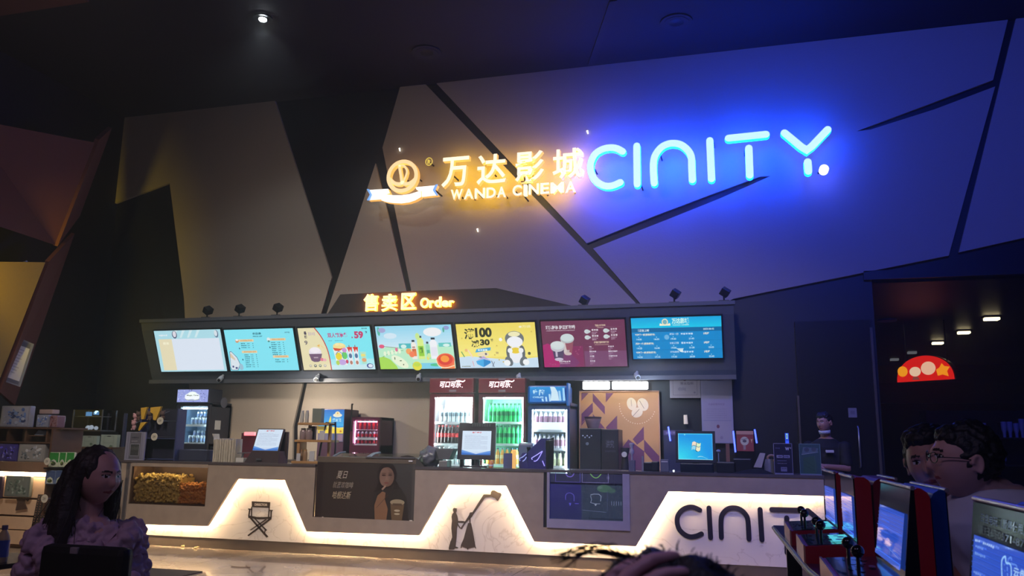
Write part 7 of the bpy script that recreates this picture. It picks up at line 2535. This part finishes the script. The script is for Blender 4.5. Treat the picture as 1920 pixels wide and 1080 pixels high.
# chair backrest in front of her
Yc = 2.45
X0, X1, Z0, Z1 = span(68, 1024, 228, 1130, Yc)
t = thing('cafe_chair', 'black padded chair backrest in front of the seated woman', 'chair', ((X0 + X1) / 2, Yc, 0))
mb = MB().box(X0, X1, Yc, Yc + .06, Z1 - .36, Z1, 0, .05)
mb.build('backrest', mat('chair_black', rgb(18, 16, 18), .6, bump=.1), t)
MB().box(X0 + .02, X1 - .02, Yc - .42, Yc + .02, .42, .49, 0, .02).build('seat', mat('chair_black', rgb(18, 16, 18), .6), t)
for x, y in ((X0 + .04, Yc + .03), (X1 - .04, Yc + .03), (X0 + .04, Yc - .38), (X1 - .04, Yc - .38)):
    MB().tube([(x, y, 0), (x, y, .46 if y < Yc else Z1 - .3)], .014, 8).build('leg', M_DKMETAL, t)
p = at(139, 1033, Yc)
MB().box(p.x - .016, p.x + .016, Yc - .004, Yc + .01, p.z - .01, p.z + .012, 0, .003).build('badge', mat('badge_pale', rgb(150, 140, 140), .4), t, label='small pale badge')
t = thing('stool', 'low dark stool the woman sits on', 'stool', (hp.x - .02, YW + .03, 0))
MB().lathe((hp.x - .02, YW + .03, 0), [(.19, hp.z - .89), (.20, hp.z - .88), (.20, hp.z - .845), (.17, hp.z - .835)], 28).build('seat', M_BLKPLA, t)
for a in range(4):
    x, y = hp.x - .02 + .13 * math.cos(R(45 + 90 * a)), YW + .03 + .13 * math.sin(R(45 + 90 * a))
    MB().tube([(x + .04 * math.cos(R(45 + 90 * a)), y + .04 * math.sin(R(45 + 90 * a)), 0), (x, y, hp.z - .88)], .013, 8).build('leg', M_DKMETAL, t)

# ---------------------------------------------------------------- head and fingers right in front of the camera
fh = at(1250, 1334, .70)
fp = thing('person', 'top of a dark-haired head with fingers resting on it at the bottom picture edge', 'person', (fh.x, .70, 0))
Mf = Matrix.Translation((0, 0, fh.z)) @ Matrix.Rotation(R(180 + 20), 4, 'Z') @ Matrix.Rotation(R(-8), 4, 'X')
skf = skin_mats('viewer', (196, 146, 150))


def FB(x, y, z):
    return Vector((x, y, fh.z + z))


wv = at(1050, 1352, .60) - Vector((fh.x, .70, 0))
bf = [head_prim(Mf), cap([FB(0, -.02, -.08), FB(0, -.03, -.2)], [.055, .062]),
      loft([(FB(0, -.03, -.75), .17, .12), (FB(0, -.03, -.5), .17, .12), (FB(0, -.03, -.3), .2, .11), (FB(0, -.03, -.2), .14, .08)]),
      cap([FB(-.19, -.03, -.27), FB(-.27, -.07, -.12), wv], [.05, .038, .025]),
      cap([FB(.19, -.03, -.27), FB(.24, .05, -.5), FB(.1, .2, -.6)], [.05, .042, .03])]
bf += hand_prims(wv, (.8, .5, -.3), (.42, .16, .9), .5, .92, 1, .14)
bf += hand_prims(FB(.1, .2, -.6), (0, 0, -1), (-.6, .7, 0), .5, 1, 1)
blob('body', bf, .004, skf, fp, 2, face_assign(Mf))
blob('shirt', [loft([(FB(0, -.03, -.8), .19, .14), (FB(0, -.03, -.5), .19, .14), (FB(0, -.03, -.3), .215, .125), (FB(0, -.03, -.22), .15, .1)]), cap([FB(.19, -.03, -.27), FB(.23, .03, -.45)], [.066, .06]), cap([FB(-.19, -.03, -.27), FB(-.25, -.055, -.16)], [.066, .06])],
     .008, mat('shirt_dark', rgb(36, 32, 44), .8), fp, 2)
Mf3 = Mf.to_3x3()
blob('hair', [elli(Vector((0, 0, fh.z)) + Mf3 @ Vector((0, .022, .022)), (.090, .102, .108), 28, Mf3)], .005, mat('hair_black', rgb(20, 16, 22), .6, var=.3, scale=80, bump=.6), fp, 1, None, wavy)
mb = MB()
rr = random.Random(8)
for i in range(150):
    a, b = rr.uniform(0, 2 * PI), rr.uniform(.15, 1.0)
    d = Vector((math.cos(a) * math.sin(b), math.sin(a) * math.sin(b), math.cos(b)))
    p0 = Vector((0, 0, fh.z)) + Mf3 @ Vector((d.x * .088, .022 + d.y * .1, .022 + d.z * .107))
    t_ = (Mf3 @ d + Vector((rr.uniform(-1, 1), rr.uniform(-1, 1), rr.uniform(-.3, .5))) * .9).normalized()
    L = rr.uniform(.004, .011)
    mb.tube([p0, p0 + t_ * L * .6, p0 + t_ * L + Vector((0, 0, -L * .2))], [.0006, .0005, .0002], 4)
for i in range(26):
    q0 = at(rr.uniform(1150, 1200), rr.uniform(1040, 1060), .64) - Vector((fh.x, .70, 0))
    q1 = at(rr.uniform(1080, 1150), rr.uniform(1016, 1040), .64) - Vector((fh.x, .70, 0))
    q2 = at(rr.uniform(1030, 1075), rr.uniform(1030, 1075), .64) - Vector((fh.x, .70, 0))
    mb.tube(smooth_line([q0, q1, q2]), .00035, 4)
mb.build('loose_strands', mat('hair_black', rgb(20, 16, 22), .6), fp, local=True)
t = thing('chair_seat', 'dark chair under the person right in front of the camera', 'chair', (fh.x, .64, 0))
MB().box(fh.x - .2, fh.x + .2, .45, .86, .42, fh.z - .80, 0, .02).build('seat', M_BLKPLA, t)
for x in (-.17, .17):
    for y in (.48, .83):
        MB().tube([(fh.x + x, y, 0), (fh.x + x, y, .43)], .014, 8).build('leg', M_DKMETAL, t)

# ================================================================ ARCADE TABLE ON THE RIGHT
ZA = 1.0
c0_ = at(1450, 985, Z=ZA)
tp = [c0_, at(1517, 1064, Z=ZA), at(1541, 1083, Z=ZA), Vector((.30, 1.05, ZA)), Vector((.60, 1.05, ZA)), Vector((.60, c0_.y + .02, ZA))]
ta = thing('arcade_table', 'long dark table with a pale edge carrying the small arcade machines', 'table', (.4, 3.0, 0))
MB().prism([p - Vector((0, 0, .03)) for p in tp], (0, 0, .03)).build('table_top', mat('table_violet', rgb(52, 46, 84), .2), ta)
e = MB()
for a, b in zip(tp[:3], tp[1:4]):
    e.tube([a - Vector((0, 0, .012)), b - Vector((0, 0, .012))], .009, 8)
e.tube([tp[0] - Vector((0, 0, .015)), tp[5] - Vector((0, 0, .015))], .0155, 8)
e.build('edge_band', mat('edge_pale', rgb(150, 140, 120), .4), ta)
for x, y in ((c0_.x + .07, c0_.y - .18), (c0_.x + .1, c0_.y - .05), (.56, c0_.y - .15), (.36, 1.3), (.56, 1.3)):
    MB().box(x - .022, x + .022, y - .022, y + .022, 0, ZA - .03).build('leg', M_BLKPLA, ta)

RED_A = mat('arcade_red', rgb(170, 28, 40), .3)
BLUE_A = mat('arcade_blue', rgb(16, 60, 140), .3)
M_CHROME = mat('arcade_edge', rgb(190, 176, 190), .25, .6)
DECK = art_mat('deck_print', 0, .15, .4)
SCR = art_mat('arcade_screen', .95, .06, .35)


def deck_art(seed):
    A = Art(60, 44, (34, 30, 50))
    r = random.Random(seed)
    for i in range(26):
        A.ell(r.uniform(2, 38), r.uniform(3, 41), r.uniform(1, 4), r.uniform(1, 4), [(70, 60, 110), (40, 90, 90), (110, 60, 60), (50, 50, 70), (120, 120, 150)][r.randrange(5)], 10)
    return A


def screen_art(k):
    A = Art(64, 44, (46, 84, 200))
    for i in range(14):
        A.rect(0, i * 3.1, 64, i * 3.1 + .5, (42, 76, 186))
    A.rect(0, 0, 64, 4, (66, 104, 216))
    if k == 0:
        for i, y in enumerate((37, 33, 22, 17, 12, 7)):
            squig(A, 4, y, 9 + (i % 2) * 3, 1.8, (110, 150, 236), i)
        squig(A, 4, 40.5, 6, 1.8, (170, 200, 250), 8)
        squig(A, 13, 40.5, 12, 1.8, (170, 200, 250), 9)
        A.line(smooth_line([(34, 28), (33, 36), (36, 39), (37, 36), (41, 36), (42, 30), (38, 28)]), 1, (150, 200, 255)).line([(34, 28), (38, 25), (41, 26)], 1.4, (170, 220, 255))
        A.text('云盘', 44, 31, 54, 36, (170, 210, 255), .02)
        A.rect(32, 2, 64, 23, (90, 110, 190)).rect(33.2, 2, 64, 21.6, (84, 70, 110)).poly([(34, 3), (64, 3), (64, 12), (50, 16), (34, 10)], (120, 74, 80)).ell(46, 8, 6, 3, (150, 110, 110))
    else:
        A.line([(30, 12), (62, 8)], .5, (110, 150, 240)).line([(40, 4), (40, 16)], .5, (120, 160, 240)).rect(0, 26, 64, 26.6, (60, 100, 220))
        for i in range(5):
            squig(A, 6, 36 - i * 5, 20, 1.4, (58, 98, 214), i)
    return A


def arcade(label, y_near, y_far, xs, m_, facing=-1, deck=True, k=1, zb=ZA, ztop=None, deck_w=.30, glow=True, dz=.07, bw=.05):
    """bartop machine: screen box standing across the table with the deck on the -X side"""
    ztop = ztop or zb + .275
    t = thing('arcade_machine', label, 'arcade machine', (xs, (y_near + y_far) / 2, zb), 'bartop arcade machines')
    s = facing
    dx = bw
    mb = MB()
    pr = [(xs, zb), (xs - s * dx, zb), (xs - s * dx, ztop - .022), (xs - s * (dx - .006), ztop - .009), (xs - s * (dx - .02), ztop), (xs + s * (-.006), ztop + .0), (xs, ztop - .004)]
    mb.prism([(x, y_near, z) for x, z in pr], (0, y_far - y_near, 0))
    mb.build('screen_box', m_, t)
    xf = xs + s * .004
    tl_ = .03 if (y_near < 3 and s < 0) else .0
    O = Vector((xf + s * (tl_ * 1.15 + .001), y_far if s < 0 else y_near, zb + dz))
    U = Vector((0, (y_near - y_far) if s < 0 else (y_far - y_near), 0))
    V = Vector((-s * tl_, 0, ztop - zb - dz - .012))
    MB().prism([(xs, y_near + .006, zb + .055), (xf + s * tl_ * 1.15, y_near + .006, zb + .055), (xf + s * tl_ * .15, y_near + .006, ztop - .006), (xs, y_near + .006, ztop - .006)], (0, y_far - y_near - .012, 0)).build('screen_frame', mat('glossy_bezel', rgb(12, 12, 22), .12, spec=.15), t)
    i0 = .055
    A = screen_art(k)
    Oi = O + U.normalized() * .04 + V.normalized() * .015 + Vector((s * .003, 0, 0))
    A.build('display', SCR, Oi, U * (1 - .08 / U.length), V * (1 - (.015 + i0) / V.length), t)
    MB().tube([(xf, y_near, ztop), (xf, y_far, ztop)], .006, 6).build('top_edge', M_CHROME, t)
    if k == 0:
        A2 = Art(60, 8)
        A2.text('云盘电玩（暂停使用）', 10, 4.4, 44, 7.4, (90, 96, 150), .01).text('请扫码0571-8771275', 8, .6, 58, 3.4, (84, 90, 140), .01)
        A2.build('frame_lettering', DECK, O + V - V.normalized() * .052 + Vector((s * .003, 0, 0)), U * .98, V.normalized() * .045, t)
    if deck:
        xa, xb = xs + s * (deck_w + .0), xs
        mb = MB()
        mb.prism([(xa, y_near, zb), (xb, y_near, zb), (xb, y_near, zb + dz), (xa, y_near, zb + dz * .8)], (0, y_far - y_near, 0))
        dk = mb.build('control_deck', m_, t)
        n0 = Vector((xb - xa, 0, dz * .2)).normalized()
        deck_art(int(y_near * 10)).build('deck_print', DECK, Vector((xa + .01, y_near + .01, zb + dz * .8 + .003)), n0 * (abs(xb - xa) - .02), Vector((0, y_far - y_near - .02, 0)), dk)
        if glow:
            gx = xb - .075
            A3 = Art(20, 30, (90, 220, 226))
            A3.ell(8, 8, 4, 3, (34, 60, 90)).ell(12, 18, 4, 3, (34, 60, 90)).ell(8, 24, 3, 2, (34, 60, 90))
            A3.build('deck_screen', art_mat('deck_glow', .8), Vector((gx, y_near + .03, zb + dz * .96 + .006)), n0 * .06, Vector((0, (y_far - y_near) * .55, 0)), dk)
        MB().box(xa - .006, xa, y_near, y_far, zb, zb + dz * .8 + .004).build('front_plate', mat('plate_pinkish', rgb(190, 140, 120), .3, .3), dk)
        for fy in (.22, .66):
            jx, jy, jz = xa + .06, y_near + (y_far - y_near) * fy, zb + dz * .86
            j = MB().tube([(jx, jy, jz), (jx, jy, jz + .05)], .005, 8).build('joystick', M_BLKPLA, t)
            MB().ball((jx, jy, jz + .06), .017, 0, 16).build('ball_top', mat('ball_black', rgb(14, 12, 20), .12), j)
    return t


ZR = 1.29
arcade('farthest small red arcade machine at the end of the table', 3.56, 4.0, .37, RED_A, k=1, ztop=ZR, deck_w=.18)
arcade('second red arcade machine from the far end of the table', 3.04, 3.42, .375, RED_A, k=2, ztop=ZR, deck_w=.17)
arcade('near red arcade machine with a tall blue screen beside the two men', 2.28, 2.74, .42, RED_A, k=1, ztop=ZR, deck_w=.19, glow=False, bw=.034)
arcade('nearest arcade machine, cut by the right edge, with writing above its screen', 1.40, 1.86, .456, BLUE_A, k=0, ztop=ZR, deck_w=.1, deck=False)
arcade('blue arcade machine standing back to back with the near red one', 2.30, 2.74, .42 + .036 + .038, BLUE_A, facing=1, deck=False, k=1, ztop=ZR - .004, bw=.034)
arcade('dark red arcade machine back to back with the second red one', 3.05, 3.42, .375 + .054 + .074, mat('arcade_maroon', rgb(120, 22, 44), .35), facing=1, deck=False, k=1, ztop=ZR - .004, bw=.07)
arcade('blue arcade machine back to back with the nearest one at the right edge', 1.40, 1.86, .456 + .054 + .054, mat('arcade_navy', rgb(14, 20, 90), .3), facing=1, deck=False, k=1, ztop=ZR - .004)

# ---------------------------------------------------------------- two men behind the machines


def man(name, label, hx, hy, hz, head_rz, pitch, tilt, body_rz, lean, skin_key, skin, shirt_m, hair_extra, arms, glasses=False, hunch=0.0, wide=1.0, sc=1.0):
    t = thing('person', label, 'person', (hx, hy, 0))
    Mh = Matrix.Translation((0, 0, hz)) @ Matrix.Rotation(R(head_rz), 4, 'Z') @ Matrix.Rotation(R(pitch), 4, 'X') @ Matrix.Rotation(R(tilt), 4, 'Y') @ Matrix.Scale(sc, 4)
    Rb = Matrix.Rotation(R(body_rz), 3, 'Z')

    def Bq(x, y, z):
        y2 = y + lean * (-z) / .6
        if z < -.15:
            z += hunch
        q = Rb @ Vector((x, y2, 0))
        return Vector((q.x, q.y, hz + z))
    sm = skin_mats(skin_key, skin)
    pr = [head_prim(Mh, 1.0, wide), cap([Bq(0, .03, -.08), Bq(0, .035, -.21)], [.056, .062]),
          loft([(Bq(0, .04, -.85), .17, .13), (Bq(0, .04, -.60), .17, .125), (Bq(0, .04, -.40), .19, .125), (Bq(0, .04, -.28), .20, .11), (Bq(0, .04, -.22), .14, .08), (Bq(0, .04, -.17), .07, .06)])]
    for sx, (el, wr, pd, fd) in arms.items():
        pr.append(cap([Bq(sx * .20, .04, -.28), Bq(*el), Bq(*wr)], [.052, .043, .028]))
        pr += hand_prims(Bq(*wr), Rb @ Vector(pd), Rb @ Vector(fd), .6, 1.0, -sx)
    for sx in (-1, 1):
        pr.append(cap([Bq(sx * .09, .04, -.86), Bq(sx * .12, -.30, -.90)], [.085, .068]))
        k_ = Bq(sx * .12, -.30, -.90)
        pr.append(cap([k_, Vector((k_.x, k_.y, .10)), Vector((k_.x, k_.y, .05)) + Rb @ Vector((0, -.14, 0))], [.062, .042, .035]))
    blob('body', pr, .0046, sm, t, 2, face_assign(Mh, wide))
    sh = [loft([(Bq(0, .04, -.90), .195, .155), (Bq(0, .04, -.60), .19, .15), (Bq(0, .04, -.40), .215, .15), (Bq(0, .04, -.29), .225, .13), (Bq(0, .04, -.22), .16, .10), (Bq(0, .04, -.185), .10, .085)])]
    for sx, (el, wr, pd, fd) in arms.items():
        a, b = Bq(sx * .20, .04, -.28), Bq(*el)
        sh.append(cap([a, a.lerp(b, .75)], [.074, .068]))

    def fold(co, nrm):
        return co + nrm * (noise.noise(Vector((co.x * 9, co.y * 9, co.z * 14))) * .010)
    blob('shirt', sh, .0075, shirt_m, t, 2, None, fold)
    blob('trousers', [cap([Bq(sx * .09, .04, -.88), Bq(sx * .12, -.30, -.90)], [.1, .082]) for sx in (-1, 1)] + [cap([Bq(sx * .12, -.30, -.90), Vector((Bq(sx * .12, -.30, -.90).x, Bq(sx * .12, -.30, -.90).y, .16))], [.08, .06]) for sx in (-1, 1)],
         .01, mat('trousers_dark', rgb(24, 24, 34), .8), t, 1)
    M3 = Mh.to_3x3()
    HHm = lambda x, y, z: Mh @ Vector((x, y, z))
    hp_ = [elli(HHm(0, .024, .028), (.084 * wide, .098, .103), 24, M3)]
    for (c, r) in hair_extra:
        hp_.append(elli(HHm(*c), r, 16, M3))

    def tuft(co, nrm):
        return co + nrm * (noise.noise(co * 60) * .009 + noise.noise(co * 25) * .006)
    blob('hair', hp_, .005, mat('hair_black_b', rgb(14, 12, 18), .55, var=.3, scale=70, bump=.5), t, 1, None, tuft)
    if glasses:
        gm_ = mat('glasses_frame', rgb(20, 20, 30), .2, .5)
        mb = MB()
        for sx in (-1, 1):
            c = Vector((sx * .031, -.100, .008))
            mb.tube([Mh @ (c + Vector((.024 * math.cos(i * PI / 10), .004 * math.cos(i * PI / 10) * sx, .017 * math.sin(i * PI / 10)))) for i in range(20)], .0016, 6, closed=True)
            mb.tube([Mh @ Vector((sx * .056, -.096, .012)), Mh @ Vector((sx * .080 * wide, -.04, .014)), Mh @ Vector((sx * .082 * wide, .02, .006))], .0018, 6)
        mb.tube([Mh @ Vector((-.008, -.104, .010)), Mh @ Vector((.008, -.104, .010))], .0016, 6)
        mb.build('glasses', gm_, t, local=True)
    return t, Mh, Bq


# man with glasses, profile to the left
g = at(1806, 864, 2.92)
WH = mat('white_tshirt', rgb(206, 204, 214), .8, var=.06, scale=14, bump=.1)
man('person', 'man with glasses and white T-shirt leaning forward, seen in profile facing left', g.x, 2.92, g.z, -84, -2, 4, -66, .22, 'man_a', (206, 160, 150), WH,
    [((0, .02, .055), (.078, .08, .08)), ((0, -.045, .078), (.058, .04, .034))],
    {1: ((.25, -.10, -.50), (.14, -.34, -.50), (0, 0, -1), (-.3, -1, 0)), -1: ((-.25, -.12, -.48), (-.10, -.36, -.46), (0, 0, -1), (.3, -1, .1))}, True, hunch=.10, wide=1.06, sc=.97)
# man half hidden behind him, looking to the camera side
g2 = at(1746, 868, 3.35)
man('person', 'young man in an open white shirt with hand raised, looking past the man with glasses', g2.x, 3.35, g2.z, -22, 4, -10, -40, .12, 'man_b', (190, 140, 126), mat('white_shirt', rgb(190, 188, 190), .8, var=.06, scale=14),
    [((0, .0, .085), (.075, .08, .05)), ((0, -.05, .088), (.06, .035, .03))],
    {1: ((.24, -.16, -.50), (.10, -.26, -.27), (-.5, .4, .2), (-.35, -.1, .9)), -1: ((-.26, -.02, -.52), (-.16, -.26, -.52), (0, 0, -1), (.3, -1, 0))}, False, sc=1.06)
for (x, y, lb) in ((g.x + .30, 2.92 + .12, 'dark bar stool under the man with glasses'), (g2.x + .06, 3.35 + .14, 'dark bar stool under the young man in the open shirt')):
    t = thing('bar_stool', lb, 'stool', (x, y, 0))
    MB().lathe((x, y, 0), [(.16, .36), (.18, .37), (.18, .40), (.15, .41)], 24).build('seat', M_BLKPLA, t)
    MB().lathe((x, y, 0), [(.19, 0), (.18, .015), (.03, .03), (.03, .36)], 24).build('pedestal', M_DKMETAL, t)

# ---------------------------------------------------------------- staff member behind the counter's right end
s = at(1545, 793, 10.35)
skd = skin_mats('staff', (170, 126, 112))
BLS = mat('black_uniform', rgb(16, 16, 24), .8)
t, Ms, Bs = man('person', 'staff member in black with a white mask pulled under the chin behind the counter end', s.x, 10.35, s.z, -38, 6, 0, -20, .04, 'staff', (170, 126, 112), BLS,
                [((0, .0, .08), (.078, .085, .05))],
                {1: ((.24, -.06, -.52), (.06, -.30, -.50), (0, 0, -1), (-.8, -.5, 0)), -1: ((-.24, -.06, -.52), (-.06, -.34, -.50), (0, 0, -1), (.8, -.5, 0))})
mb = MB()
ring_ = []
for i in range(15):
    a = R(-100 + 200 * i / 14)
    ring_.append((Vector((.060 * math.sin(a), -.082 * math.cos(a), -.085)), Vector((.056 * math.sin(a), -.070 * math.cos(a), -.125))))
for (a, b), (c, d) in zip(ring_[:-1], ring_[1:]):
    mb.add([Ms @ a, Ms @ c, Ms @ d, Ms @ b], [(0, 1, 2, 3)], 0, True)
o = mb.build('face_mask', mat('mask_white', rgb(206, 214, 226), .7), t, local=True)
sd = o.modifiers.new('thickness', 'SOLIDIFY')
sd.thickness = .006
q = Bs(.07, -.12, -.33)
MB().box(q.x - .045, q.x + .045, q.y - .035, q.y - .0, q.z - .015, q.z + .015, 0, .006).build('name_badge', mat('badge_white', rgb(200, 196, 200), .5), t, local=True)
